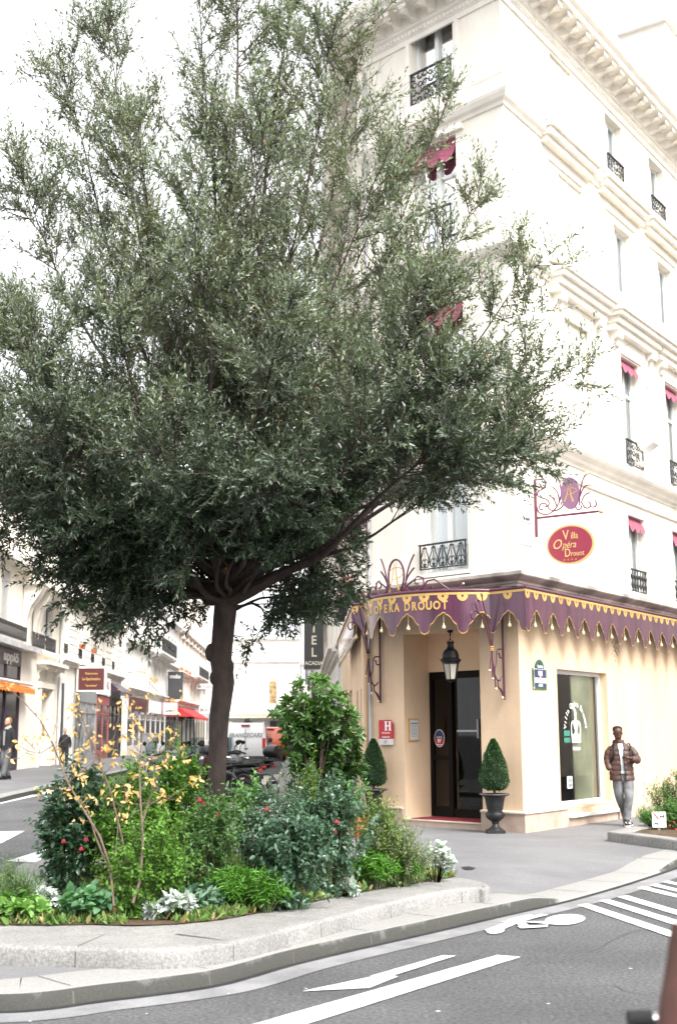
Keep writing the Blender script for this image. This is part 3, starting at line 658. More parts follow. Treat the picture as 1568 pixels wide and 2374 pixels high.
# white lettering on the vitrine
M_DECAL = mat('white_vinyl', (.85, .85, .84), .5, n=.02)
tm = MB(RT); cu, cz, rad = 2.70, 1.80, .50
def arc_text(s, sz, a0, a1, rd):
    for i, chh in enumerate(s):
        if chh == ' ': continue
        a = a0+(a1-a0)*i/(len(s)-1)
        put_text(tm, chh, sz, lambda x, y, z, a=a: (cu+(rd+y)*math.sin(a)+x*math.cos(a), -.188+z*.3, cz+(rd+y)*math.cos(a)*1.05-x*math.sin(a)*1.0), bold=.003, depth=.003)
arc_text('Villa Opéra Drouot', .135, R(-80), R(80), .49)
for i in range(4):
    c = (2.57+i*.09, 1.48); st = [(c[0]+.045*(1 if j % 2 == 0 else .42)*math.sin(math.pi*j/5), c[1]+.045*(1 if j % 2 == 0 else .42)*math.cos(math.pi*j/5)) for j in range(10)]
    tm.prism(st, lambda p, q, h: (p, h, q), -.192, -.188)
# an ornate two-handled trophy with a figure on top
def ribbon(pts, wd, off=-.188):
    pts = [(2.70+(x-2.42)*1.05, 1.62+(z-1.32)*.72) for x, z in pts]; q = []; n = len(pts)
    for i in range(n):
        a = Vector(pts[max(0, i-1)]); b = Vector(pts[min(n-1, i+1)]); d = (b-a).normalized(); p = Vector(pts[i]); s_ = wd[i] if hasattr(wd, '__len__') else wd
        q += [(p.x-d.y*s_, off, p.y+d.x*s_), (p.x+d.y*s_, off, p.y-d.x*s_)]
    tm.add(q, [(2*i, 2*i+1, 2*i+3, 2*i+2) for i in range(n-1)])
ribbon([(2.42, 1.32), (2.42, 1.42), (2.42, 1.5), (2.42, 1.6), (2.42, 1.72), (2.42, 1.8), (2.42, 1.88), (2.42, 1.95)], [.17, .15, .07, .045, .10, .11, .05, .03])
for s in (-1, 1):
    ribbon([(2.42+s*x, z) for x, z in [(.17, 1.33), (.19, 1.5), (.2, 1.65), (.18, 1.78), (.13, 1.84), (.09, 1.80)]], .018)
    ribbon([(2.42+s*.06, 1.5), (2.42+s*.14, 1.46), (2.42+s*.18, 1.38)], .02)
ribbon([(2.42, 1.95), (2.41, 2.02), (2.43, 2.06), (2.40, 2.11), (2.36, 2.17), (2.37, 2.22)], [.02, .045, .03, .035, .014, .012])
tm.box(2.50, 2.90, -.19, -.186, 1.59, 1.64)
tm.build('window_lettering', M_DECAL, VT)
nb = MB(RT); nb.box(2.23, 2.45, -.192, -.186, .76, .98); nb.build('paper_notice', M_DECAL, VT)
nb = MB(RT)
for z in (.79, .81, .83, .88, .90, .92): nb.box(2.26, 2.42, -.186, -.184, z, z+.012)
nb.build('notice_print', M_IRON, VT)
M_GST = mat('green_sticker', (.05, .22, .16), .5, n=.1); nb = MB(RT); nb.box(2.15, 2.42, -.192, -.188, 1.60, 1.69); nb.box(2.15, 2.42, -.192, -.188, 1.72, 1.82); nb.build('green_sticker', M_GST, VT)
# sill with a slim brass rail
sl_ = MB(RT); sl_.box(1.70, 4.08, -.3, .13, .27, .33); sl_.build('window_sill', M_CREAMF, HB, bevel=.008)
sl_ = MB(RT); sl_.box(1.70, 3.98, -.3, .06, -.1, .27); sl_.build('stall_riser', M_PLINTH, HB)
rl = thing('low_rail', 'thin low brass rail on the sill under the tall shop window', 'rail', tuple(RT(2.8, .1, .33)))
def tubeW(mbb, T, pts, r, k=8): mbb.tube([tuple(T(*p)) for p in pts], r, k)
b = MB(); tubeW(b, RT, [(1.66, .1, .45), (3.95, .1, .45)], .012); b.build('bar', M_BALL, rl)
for u in (2.2, 3.35): b = MB(); tubeW(b, RT, [(u, .1, .33), (u, .1, .45)], .01); b.build('post', M_ZINC, rl)
# plinth
def pl(T, a, b, h=.46, o=.06, base=0.0):
    p = MB(T); p.box(a, b, -.05, o, base-.1, h-.035); p.build('plinth', M_PLINTH, HB)
    p = MB(T); p.box(a, b, -.05, o+.025, h-.035, h+.01); p.build('plinth_cap', M_PLINTHC, HB, bevel=.006)
def swp(pth, prof, name, m): s = MB(); s.sweep(pth, prof); s.build(name, m, HB)
cR = [CH(.87, 0, 0), Vector((C0.x, C0.y, 0)), RT(1.68, 0, 0)]; cR = [(p.x, p.y) for p in cR]
swp(cR, [(-.02, 0), (.06, 0), (.06, .43), (-.02, .43)], 'plinth', M_PLINTH); swp(cR, [(-.02, .431), (.085, .431), (.085, .455), (.05, .475), (-.02, .475)], 'plinth_cap', M_PLINTHC)
cL = [LS(LL, 0, 0), L0, CH(2.70, 0, 0)]; cL = [(p.x, p.y) for p in cL]
swp(cL, [(-.02, 0), (.06, 0), (.06, .41), (-.02, .41)], 'plinth', M_PLINTH); swp(cL, [(-.02, .411), (.085, .411), (.085, .43), (.05, .45), (-.02, .45)], 'plinth_cap', M_PLINTHC)
cR2 = [RT(4.08, 0, 0), RT(8.5, 0, 0)]; swp([(p.x, p.y) for p in cR2], [(-.02, 0), (.05, 0), (.05, .27), (.03, .31), (-.02, .31)], 'plinth', M_PLINTH)
# porch: step, floor, ceiling, back wall with glazed dark doors
M_PORCH = mat('apricot_render', (.74, .52, .34), .85, n=.05, scale=1.2, bump=.15, bscale=28)
st = MB(CH); st.box(.865, 2.74, -.72, .03, .0, .215); st.build('doorstep', M_PLINTH, HB)
st = MB(CH); st.box(.86, 2.75, -.82, .05, .216, .245); st.build('doorstep_slab', M_PLINTHC, HB, bevel=.005)
pw = MB(CH); pw.box(.87, 2.68, -.74, -.70, 2.93, 3.62); pw.build('lintel', M_PORCH, HB)
M_GLASSD = glass('door_glass', (.45, .42, .40), .07)
DR = thing('entrance_door', 'dark glazed revolving hotel entrance door in the apricot porch', 'door', tuple(CH(1.78, -.9, .245)))
M_DOORF = mat('dark_bronze', (.009, .007, .006), .6, n=.1, spec=.12)
d = MB(CH)
d.box(2.62, 2.68, -.80, -.74, .25, 2.93); d.box(2.14, 2.24, -.82, -.72, .25, 2.93); d.box(2.24, 2.62, -.79, -.75, .25, .44); d.box(2.24, 2.62, -.79, -.75, 1.28, 1.38); d.box(2.24, 2.62, -.79, -.75, 2.78, 2.93)
d.box(.87, .93, -.80, -.74, .25, 2.93); d.box(.93, 2.14, -.80, -.74, 2.80, 2.93)
d.build('door_frame', M_DOORF, DR)
g = MB(CH); g.quad([(2.24, -.77, .44), (2.62, -.77, .44), (2.62, -.77, 2.78), (2.24, -.77, 2.78)]); g.build('pane', M_GLASSD, DR)
# revolving leaves
lf = MB(CH)
def leafp(a, c=(1.72, -1.42), r=.50):
    dx, dy = math.cos(R(a)), math.sin(R(a)); T0 = lf.T
    T2 = lambda q, o, z: CH(c[0]+dx*q-dy*o, c[1]+dy*q+dx*o, z)
    lf.T = T2; lf.box(0.02, .09, -.02, .02, .27, 2.78); lf.box(r-.07, r, -.02, .02, .27, 2.78); lf.box(.09, r-.07, -.02, .02, .27, .45); lf.box(.09, r-.07, -.02, .02, 2.68, 2.78); lf.T = T0
    gl_ = MB(T2); gl_.quad([(.09, 0, .45), (r-.07, 0, .45), (r-.07, 0, 2.68), (.09, 0, 2.68)]); gl_.build('pane', M_GLASSD, DR)
for a in (35, 125, 215, 305): leafp(a)
lf.build('revolving_leaf', M_DOORF, DR)
g = MB(CH); g.quad([(.93, -.775, .25), (2.14, -.775, .25), (2.14, -.775, 2.80), (.93, -.775, 2.80)]); g.build('pane', M_GLASSD, DR)
ub0, zb0 = CH.px(1106, 1697, -.76); ub1, zb1 = CH.px(1056, 1697, -.76)
d = MB(CH); d.box(1.42, 1.48, -.79, -.75, .25, 2.8); d.box(.93, 1.42, -.79, -.75, .25, .42); d.box(1.48, 2.14, -.79, -.75, .25, .40); d.build('door_frame', M_DOORF, DR)
hb = MB(CH); hb.box(ub0, ub1, -.76, -.73, zb0-.015, zb0+.02); hb.box(ub0, ub0+.03, -.76, -.72, zb0-.13, zb0+.22); hb.build('push_bar', M_ZINC, DR)
# lobby beyond the doors
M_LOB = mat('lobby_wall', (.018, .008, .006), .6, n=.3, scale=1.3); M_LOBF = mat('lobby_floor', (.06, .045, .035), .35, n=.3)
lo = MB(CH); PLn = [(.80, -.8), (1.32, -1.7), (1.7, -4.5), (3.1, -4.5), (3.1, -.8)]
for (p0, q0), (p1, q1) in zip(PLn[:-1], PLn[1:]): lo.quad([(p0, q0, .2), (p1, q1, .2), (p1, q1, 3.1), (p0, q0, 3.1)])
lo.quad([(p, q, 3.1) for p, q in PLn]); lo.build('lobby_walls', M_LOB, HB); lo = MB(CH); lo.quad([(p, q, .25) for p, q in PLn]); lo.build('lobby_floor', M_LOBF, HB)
M_LAMP = mat('warm_lamp', (1, .8, .5), .5, n=0, emit=(1, .66, .3), es=6)
def lobby_pt(x, y, dep): u, z = CH.px(x, y, -dep); return u, z
for i, (x, y, dep, lab) in enumerate([(993, 1648, 1.9, 'small round glowing lamp seen at the left edge of the door glass'), (1024, 1709, 2.6, 'small glowing lamp behind the round licence sticker'), (1058, 1713, 2.6, 'small glowing lamp reflected low in the right door leaf')]):
    u, z = lobby_pt(x, y, dep); t = thing('wall_lamp', lab, 'lamp', tuple(CH(u, -dep, z)), group='lobby lamps')
    b = MB(); b.ball(tuple(CH(u, -dep, z)), .05 if i == 0 else .035); b.build('lamp_globe', M_LAMP, t, smooth=True)
    b = MB(); b.tube([tuple(CH(u, -dep-.02, z-.15)), tuple(CH(u, -dep-.05, z-.05))], .012); b.build('lamp_stem', M_BALL, t)
u, z = lobby_pt(1014, 1647, 2.6); pf = thing('picture', 'small gilt framed picture on the dark lobby wall', 'picture', tuple(CH(u, -2.6, z)))
b = MB(CH); b.box(u-.2, u+.2, -2.62, -2.58, z-.27, z+.27); b.build('frame', mat('gilt_frame', (.30, .10, .02), .4, n=.2), pf)
b = MB(CH); b.box(u-.12, u+.12, -2.579, -2.575, z-.18, z+.18); b.build('print', mat('old_print', (.25, .15, .06), .7, n=.4, scale=14), pf)
u0, z0 = CH.px(1013, 1713, -.76); sk = thing('licence_sticker', 'oval blue and red licence sticker reading IV on the door glass', 'sticker', tuple(CH(u0, -.76, z0)))
b = MB(CH)
def ellp(cu_, cz_, ru, rz_, k=24): return [(cu_+ru*math.cos(2*math.pi*i/k), cz_+rz_*math.sin(2*math.pi*i/k)) for i in range(k)]
b.prism(ellp(u0, z0, .125, .165), lambda p, q, h: (p, h, q), -.762, -.760); b.build('rim', M_DECAL, sk)
M_NAVY = mat('navy', (.03, .05, .13), .5, n=.05)
b = MB(CH); e_ = [p for p in ellp(u0, z0, .115, .152) if p[1] >= z0-.01]; b.prism(e_, lambda p, q, h: (p, h, q), -.759, -.757); b.build('upper_half', M_NAVY, sk)
b = MB(CH); e_ = [p for p in ellp(u0, z0, .115, .152) if p[1] <= z0+.01]; b.prism(e_, lambda p, q, h: (p, h, q), -.7585, -.7575); b.build('lower_half', M_RED, sk)
def chT(u, z, off): return lambda x, y, q: (u-x, off+q, z+y)      # reader outside sees u decreasing to the right
b = MB(CH); put_text(b, 'IV', .10, chT(u0, z0-.05, -.755), bold=.004); put_text(b, 'LICENCE', .035, chT(u0, z0+.02, -.755)); put_text(b, 'BOISSONS', .03, chT(u0, z0-.12, -.755)); b.build('sticker_lettering', M_DECAL, sk)
# carpet on the step
cp = MB(CH); cp.box(.90, 2.52, -.62, .03, .246, .258); tag(cp.build('carpet', mat('red_carpet', (.23, .012, .025), .95, n=.15, scale=30, bump=.3, bscale=200)), 'dark red carpet mat on the doorstep', 'carpet')
# downpipes
def pipe(T, u, off, z0, z1, r=.05, m=None):
    p = MB(); tubeW(p, T, [(u, off, z0), (u, off, z1)], r, 12)
    z = z0+1.2
    while z < z1: tubeW(p, T, [(u, off, z), (u, off, z+.06)], r*1.25, 12); z += 2.6
    return p.build('downpipe', m or M_STUCCO, HB, smooth=True)
pipe(LS, .18, .09, .2, 15.5, .07)
p = MB(); p.tube([tuple(CH(3.50, .06, z)) for z in (.2, 15.4)], .03, 8); p.build('downpipe', M_ZINC, HB)
# roof-edge railing and chimney
rg = MB(); PR = [(RT(22, -.35, 0)), RT(.3, -.35, 0), CH(3.3, -.35, 0)]
for Wl, ln in ((RT, 20.), (CH, CE)):
    T0 = rg.T; rg.T = Wl
    for z in (16.62, 17.5, 17.62): rg.box(.2, ln, -.215, -.19, z, z+.022)
    along(Wl, .25, ln, .14, lambda u: rg.box(u, u+.011, -.208, -.197, 16.6, 17.5)); along(Wl, .25, ln, 2.3, lambda u: rg.box(u, u+.035, -.22, -.185, 16.5, 17.66)); rg.T = T0
rg.build('roof_railing', M_ZINC, HB)
ck = MB(RT); ck.box(15.2, 17.2, -3.4, -1.9, 18, 23.4); ck.box(15.05, 17.35, -3.55, -1.75, 23.4, 23.75); ck.build('chimney', M_STONE, HB)
# ---------------- canopies ----------------
class PathF:      # arc-length frame along a 2-D polyline; outward = right of travel
    def __init__(s, pts):
        s.p = [Vector((p[0], p[1])) for p in pts]; s.c = [0]
        for a, b in zip(s.p[:-1], s.p[1:]): s.c.append(s.c[-1]+(b-a).length)
        s.L = s.c[-1]
    def __call__(s, t, off, z):
        t2 = min(max(t, 0), s.L); i = 0
        while i < len(s.c)-2 and s.c[i+1] < t2: i += 1
        a, b = s.p[i], s.p[i+1]; d = (b-a).normalized(); q = a+d*(t2-s.c[i]); n = Vector((d.y, -d.x))
        return Vector((q.x+n.x*off, q.y+n.y*off, z))
ZT = 4.20
def lobe(p):      # p = phase from the arch centre, in periods (-.5...5)
    a = abs(p)
    if a < .045: return 3.845
    if a < .11: return 3.80+(.11-a)/.065*.025
    if a < .20: return 3.80-.055*((a-.11)/.09)**1.5
    if a < .33: return 3.745-.095*math.sin((a-.20)/.13*math.pi/2)
    if a < .36: return 3.645-.03*(a-.33)/.03
    t = (a-.36)/.14; return 3.595-.115*math.sqrt(max(0, 1-(1-t)**2))*1.0
def canopy(name, label, pts, s0, per, L, cat='canopy', phase=0.0, tassel=True, discs=True, zoff=lambda s: 0.0):
    F = PathF(pts); t = thing(name, label, cat, tuple(F(L/2, 0, 3.5)))
    N_ = int(L/per*36); ss = [L*i/N_ for i in range(N_+1)]
    bz = [lobe(((s-s0)/per+.5) % 1-.5) for s in ss]
    v = MB(F); vs = []
    for s, b in zip(ss, bz): vs += [(s, 0, b), (s, 0, ZT), (s, -.012, b), (s, -.012, ZT)]
    fs = []
    for i in range(N_): a = 4*i; fs += [(a, a+4, a+5, a+1), (a+2, a+3, a+7, a+6), (a, a+2, a+6, a+4)]
    v.add(vs, fs); v.build('valance', M_PURPLE, t, smooth=False)
    g = MB(F); vs = []
    for s, b in zip(ss, bz): vs += [(s, .004, b-.002), (s, .004, b+.014)]
    g.add(vs, [(2*i, 2*i+2, 2*i+3, 2*i+1) for i in range(N_)])
    vs = []
    for s in ss: vs += [(s, .005, ZT-.040), (s, .005, ZT+.005)]
    g.add(vs, [(2*i, 2*i+2, 2*i+3, 2*i+1) for i in range(N_)])
    k = s0-per*.5*int(s0/(per*.5)); 
    while k < L:
        r = .098; m = 14; vs = []      # half disc with a round hole
        for j in range(m+1):
            a = math.pi*j/m; vs += [(k-r*math.cos(a), .006, ZT-.045-r*math.sin(a)*1.12), (k-.022*math.cos(a), .006, ZT-.065-.022*math.sin(a))]
        if k-r > -.02 and k+r < L+.02:
            g.add(vs, [(2*j, 2*j+2, 2*j+3, 2*j+1) for j in range(m)])
            g.quad([(k-r, .006, ZT-.045), (k-.022, .006, ZT-.065), (k-.022, .006, ZT-.043), (k-r, .006, ZT-.043)])
            g.quad([(k+r, .006, ZT-.045), (k+.022, .006, ZT-.065), (k+.022, .006, ZT-.043), (k+r, .006, ZT-.043)])
            vs = [(k+.022*math.cos(a), .006, ZT-.065+.022*math.sin(a)) for a in [math.pi*j/8 for j in range(9)]]
            g.quad([(k+.022, .006, ZT-.043)]+vs+[(k-.022, .006, ZT-.043)])
        k += per*.5
    g.build('gilt_border', M_GOLD, t)
    rl_ = MB(); rl_.tube([tuple(F(s, -.01, ZT+.03)) for s in ss[::6]+[L]], .033, 10); rl_.build('top_rail', M_PURPLED, t, smooth=True)
    if tassel:
        c = s0-per*int(s0/per)
        n = 0; root = None
        while c < L:
            if c > .03:
                q = MB(); p0 = F(c, -.03, 3.84); q.tube([(p0.x, p0.y, 3.84), (p0.x, p0.y, 3.66)], .004, 5)
                q.lathe([(.004, .05), (.012, .045), (.016, .03), (.012, .02), (.026, .005), (.036, -.02), (.030, -.045), (.0, -.05)], (p0.x, p0.y, 3.62), 10); q.build('tassel', M_BALL, t, smooth=True)
            c += per
    return t, F
co = .36
Cc = CH(0, co, 0); 
def off_corner(A, B, o):      # intersection of two offset walls
    a = A.o+A.n*o; b = B.o+B.n*o; m = Matrix(((A.d.x, -B.d.x), (A.d.y, -B.d.y))); r = m.inverted() @ Vector((b.x-a.x, b.y-a.y)); return a+A.d*r.x
KR = off_corner(CH, RT, co); KL = off_corner(CH, LS, co)
uc, hw, sag = 1.82, 1.5, .80; rad_ = (hw*hw+sag*sag)/(2*sag); ha = math.asin(hw/rad_)
arc = []
for i in range(61):
    a = -ha+2*ha*i/60; p = CH(uc-rad_*math.sin(a), co+sag-rad_+rad_*math.cos(a), 0); arc.append((p.x, p.y))
# right straight run, 0.68 m per lobe; starts at the corner with an arch centre at u=-.01
uK = (KR-RT.o).dot(RT.d)
rp0 = RT(uK, co, 0); rp1 = RT(22.5, co, 0)
CN, FR = canopy('hotel_canopy', 'long straight plum canopy with gold scallops running along the right facade', [(rp0.x, rp0.y), (rp1.x, rp1.y)], (-.01-uK), .675, 22)
pA = Vector(arc[-1]); ret = [(pA.x, pA.y), (KR.x, KR.y)]
Lr = (Vector(ret[1])-Vector(ret[0])).length
c2_, _ = canopy('hotel_canopy', 'short flat plum canopy piece between the curved entrance canopy and the corner', ret, Lr*.52, .675, Lr)
pB = Vector(arc[0]); lret = [(KL.x, KL.y), (pB.x, pB.y)]; Ll = (Vector(lret[1])-Vector(lret[0])).length
c3_, _ = canopy('hotel_canopy', 'narrow plum canopy piece at the left end of the curved entrance canopy', lret, .1, .675, Ll)
lp1 = LS((KL-LS.o).dot(LS.d)+9.4, co-.04, 0); KL2 = LS((KL-LS.o).dot(LS.d), co-.04, 0)
c4_, _ = canopy('hotel_canopy', 'long canopy run seen edge-on along the left facade under red flower pots', [(lp1.x, lp1.y), (KL2.x, KL2.y)], .3, .675, 9.38)
ca, FA = canopy('hotel_canopy', 'curved plum entrance canopy lettered OPERA DROUOT in gold over the doorway', arc, 0, .68, PathF(arc).L)
# the arc's own phase: lobes symmetrical about the middle
LA = FA.L
tm2 = MB()
word = 'VILLA OPERA DROUOT'; sz = .205; wch = {'I': .45, ' ': .62}; adv = [wch.get(c, 1.0) for c in word]; tot = sum(adv); span = 2.36; s = LA/2-span/2-.13
for c, a in zip(word, adv):
    wd = span*a/tot
    if c != ' ':
        put_text(tm2, c, sz, lambda x, y, z, s=s+wd/2: tuple(FA(s+x, .006+z, 3.975+y)), bold=.006, depth=.003, sx=.80)
    s += wd
tm2.build('gilt_lettering', M_GOLD, ca)
# plum roof sheets from valance to wall
rf = MB(); q = [Vector(p) for p in arc]; base = [CH(min(max(uc-rad_*math.sin(-ha+2*ha*i/60), .33), 3.31), .02, 0) for i in range(61)]
vs = []
for a, b in zip(q, base): vs += [(a.x, a.y, ZT+.02), (b.x, b.y, ZT+.14)]
rf.add(vs, [(2*i, 2*i+2, 2*i+3, 2*i+1) for i in range(60)]); rf.build('canopy_roof', M_PURPLED, ca)
for T_, a, b, par in ((RT, uK, 22.4, CN), (CH, -.1, .33, c2_), (CH, 3.3, 3.8, c3_), (LS, .3, 9.5, c4_)):
    r_ = MB(T_); r_.quad([(a, co, ZT+.01), (b, co, ZT+.01), (b, .02, ZT+.10), (a, .02, ZT+.10)]); r_.build('canopy_roof', M_PURPLED, par)
# crest with the gilt monogram on the curved canopy
cr = thing('canopy_crest', 'wrought iron crest with a gold AP monogram ring standing on the curved canopy', 'ornament', tuple(FA(LA/2, 0, ZT)))
def CT(x, y, z=0): return tuple(FA(LA/2+x+.0, -.03+z, ZT+y))
ir = MB(); fl = .75
ir.tube([CT(.19*math.cos(a), .35+.30*math.sin(a)) for a in [R(-70+320*i/30) for i in range(31)]], .019, 6)
for s in (-1, 1):
    for (ex, ey, mx_) in ((.42, .72, .22), (.42, .48, .20), (.46, .27, .22)):
        p = [CT(s*(mx_+(ex-mx_)*(t**1.7)), .08+(ey-.08)*(t**.8)) for t in [i/8 for i in range(9)]]; ir.tube(p, .017, 6)
    ir.tube([CT(s*x, y) for x, y in [(.2, .2), (.24, .1), (.35, .04), (.5, .06), (.6, .16), (.58, .28), (.48, .31), (.41, .25), (.43, .18), (.49, .18)]], .017, 6)
    ir.tube([CT(s*x, y) for x, y in [(.62, .10), (.64, .03), (.74, .02), (.78, .09), (.73, .13), (.69, .10)]], .014, 6)
    ir.tube([CT(s*x, y) for x, y in [(.56, .06), (.66, .22), (.80, .24), (.95, .13), (1.10, .03), (1.22, .05), (1.30, .14)]], .016, 6)
    ir.tube([CT(s*x, y) for x, y in [(.08, .03), (.14, .11), (.10, .15), (.05, .11)]], .009, 6)
    ir.tube([CT(s*x, y) for x, y in [(0.0, .05), (.1, .06), (.25, .14), (.3, .03)]], .010, 6)
ir.build('scrollwork', M_PURPLED, cr, smooth=True)
bb = MB()
for s in (-1, 1):
    for (ex, ey) in ((.42, .72), (.42, .48), (.46, .27), (1.31, .15)): bb.ball(CT(s*ex, ey), .022)
bb.build('gilt_balls', M_BALL, cr, smooth=True)
def monogram(mb_, f, s=1.0):
    def rb(pts, w0, w1):
        q = []; n = len(pts)
        for i in range(n):
            a = Vector(pts[max(0, i-1)]); b = Vector(pts[min(n-1, i+1)]); d = (b-a).normalized(); w = (w0+(w1-w0)*i/(n-1)); p = Vector(pts[i])
            q += [f((p.x-d.y*w)*s, (p.y+d.x*w)*s), f((p.x+d.y*w)*s, (p.y-d.x*w)*s)]
        mb_.add(q, [(2*i, 2*i+1, 2*i+3, 2*i+2) for i in range(n-1)])
    rb([(-.02, .27), (-.05, .1), (-.10, -.1), (-.16, -.27)], .007, .022)
    rb([(.02, .31), (.01, .1), (.04, -.1), (.09, -.29)], .007, .026)
    rb([(-.17, .10), (-.05, .16), (.08, .16), (.18, .12), (.20, .05), (.12, -.01), (.02, -.03)], .010, .012)
    rb([(-.08, -.04), (-.03, -.05), (.02, -.03)], .008, .008)
mg = MB(); monogram(mg, lambda x, y: CT(x, .34+y, .01), 1.0); mg.build('monogram', M_GOLD, cr)
# scrolled support brackets under the canopy
def bracket(u, label, sgn):
    t = thing('canopy_bracket', label, 'bracket', tuple(CH(u, .05, 2.35)), group='canopy brackets')
    b = MB(); b.tube([tuple(CH(u, .05, z)) for z in (2.35, 4.2)], .022, 8); b.build('post', M_PURPLED, t, smooth=True)
    b = MB(CH)
    X = lambda o, z: tuple(CH(u, o, z))
    b = MB(); w_ = .013
    for p in ([(.05, 3.22), (.24, 3.22), (.24, 2.98), (.30, 2.86), (.30, 2.76), (.24, 2.68), (.17, 2.67), (.11, 2.74)], [(.16, 3.14), (.16, 3.07), (.05, 3.07)], [(.16, 3.14), (.2, 3.14)],
              [(.22, 2.67), (.22, 2.57), (.16, 2.52), (.09, 2.42), (.06, 2.3+.1)], [(.22, 2.57), (.12, 2.52), (.075, 2.42)],
              [(.44, 2.86), (.36, 3.2), (.42, 3.6), (.55, 3.9), (.62, 4.16)], [(.36, 2.72), (.36, 3.1), (.33, 3.5), (.27, 3.8), (.2, 4.05), (.06, 4.15)], [(.28, 2.55), (.33, 2.9), (.38, 3.2), (.48, 3.55), (.65, 3.80), (.85, 3.86), (.93, 3.76), (.86, 3.68), (.78, 3.74)],
              [(.72, 3.84), (.80, 3.98), (.74, 4.06), (.68, 4.0)], [(.30, 2.85), (.33, 2.95)]):
        P_ = smooth_path(p, 2); b.tube([X(*q) for q in P_], w_, 6)
    b.build('scrollwork', M_PURPLED, t, smooth=True)
    b = MB()
    for q in ((.44, 2.84), (.36, 2.70), (.28, 2.53), (.10, 2.38)): b.ball(X(*q), .026)
    b.build('gilt_balls', M_BALL, t, smooth=True)
    b = MB()
    for z in (3.19, 3.22, 3.25): b.tube([X(.36+.04*math.cos(a), z) if False else tuple(CH(u+.03*math.sin(a), .365+.04*math.cos(a), z)) for a in [2*math.pi*i/10 for i in range(10)]], .010, 5, closed=True)
    b.build('gilt_collar', M_GOLD, t, smooth=True)
bracket(.30, 'plum scroll bracket with gold balls right of the doorway under the curved canopy', 1)
bracket(3.24, 'plum scroll bracket with gold balls above the red H plaque', -1)
# lantern
M_FROST = mat('frosted_glass', (.62, .58, .50), .35, n=.12, scale=4, trans=.3)
lc = CH(1.23, .36, 0); ln = thing('hanging_lantern', 'black hexagonal lantern with frosted panes hanging over the doorway', 'lantern', (lc.x, lc.y, 2.78))
b = MB(); b.tube([(lc.x, lc.y, 3.58), (lc.x, lc.y, 3.34)], .008, 6)
for i in range(5): b.tube([(lc.x+.012*math.cos(a)*(i % 2), lc.y+.012*math.cos(a)*((i+1) % 2), 3.56-i*.045+.022*math.sin(a)) for a in [2*math.pi*j/8 for j in range(8)]], .004, 5, closed=True)
b.lathe([(.0, .04), (.05, .035), (.055, 0), (.02, -.02)], (lc.x, lc.y, 3.56), 12); b.build('chain', M_BLACK, ln, smooth=True)
b = MB(); b.lathe([(.075, .58), (.055, .55), (.055, .50), (.07, .47), (.12, .42), (.145, .36), (.15, .30), (.17, .28), (.185, .27), (.18, .24), (.15, .22), (.15, .20)], (lc.x, lc.y, 2.80), 12)
for i in range(6):
    a = math.pi/3*i; c, s = math.cos(a), math.sin(a); x, y = lc.x+c*.17, lc.y+s*.17
    b.add([(x-s*.05, y+c*.05, 3.05), (x+s*.05, y-c*.05, 3.05), (lc.x+c*.225, lc.y+s*.225, 3.11)], [(0, 1, 2)])
    b.add([(lc.x+c*.055-s*.02, lc.y+s*.055+c*.02, 3.36), (lc.x+c*.055+s*.02, lc.y+s*.055-c*.02, 3.36), (lc.x+c*.085, lc.y+s*.085, 3.42)], [(0, 1, 2)])
b.build('cap', M_BLACK, ln)
b = MB()
for i in range(6):
    a = math.pi/3*i+.3; c, s = math.cos(a), math.sin(a); b.tube([(lc.x+c*.145, lc.y+s*.145, 3.0), (lc.x+c*.095, lc.y+s*.095, 2.72)], .009, 5)
b.lathe([(.148, .27), (.148, .25)], (lc.x, lc.y, 2.74), 6); b.lathe([(.10, 0), (.08, -.02), (.03, -.05), (.0, -.06)], (lc.x, lc.y, 2.72), 12); b.build('frame', M_BLACK, ln)
b = MB(); v6 = [(lc.x+math.cos(math.pi/3*i+.3)*r, lc.y+math.sin(math.pi/3*i+.3)*r, z) for r, z in ((.09, 2.725), (.138, 3.0)) for i in range(6)]
b.add(v6, [(i, (i+1) % 6, 6+(i+1) % 6, 6+i) for i in range(6)]); b.build('pane', M_FROST, ln)
# H plaque
def plaque_z(u0, u1, z0, z1): pass
hs = thing('hotel_plaque', 'red H hotel plaque with four white stars left of the doorway', 'sign', tuple(CH(3.10, .03, 1.57)))
HU0, HU1 = 3.28, 2.93
def HT(x, y, q): return CH(HU0-x, .03+q, 1.57+y)      # x right from the left edge, y up
w_, h_ = .35, .46
b = MB(HT); b.prism([(0, .11), (w_, .11), (w_, h_-.07), (w_-.07, h_), (0, h_)], lambda p, q, h: (p, q, h), 0, .03); b.build('red_panel', M_RED, hs)
b = MB(HT); b.box(0, w_, 0, .11, 0, .029); b.build('grey_panel', mat('pale_panel', (.62, .62, .61), .4, n=.04), hs)
b = MB(HT)
for (x0, x1, y0, y1) in ((.165, .205, .27, .43), (.265, .305, .27, .43), (.2, .27, .34, .36), (.15, .22, .265, .277), (.15, .22, .423, .435), (.25, .32, .265, .277), (.25, .32, .423, .435)): b.box(x0, x1, y0, y1, .03, .033)
for i in range(4):
    c = (.10+.055*i, .22); b.prism([(c[0]+.022*(1 if j % 2 == 0 else .42)*math.sin(math.pi*j/5), c[1]+.022*(1 if j % 2 == 0 else .42)*math.cos(math.pi*j/5)) for j in range(10)], lambda p, q, h: (p, q, h), .03, .033)
for y in (.135, .148): b.box(.08, .28, y, y+.006, .03, .032)
b.build('plaque_lettering', M_DECAL, hs); b = MB(HT); b.tube([tuple((.175+.03*math.cos(a), .055+.022*math.sin(a), .032)) for a in [R(20+280*i/14) for i in range(15)]], .004, 5); b.build('grey_emblem', M_IRON, hs)
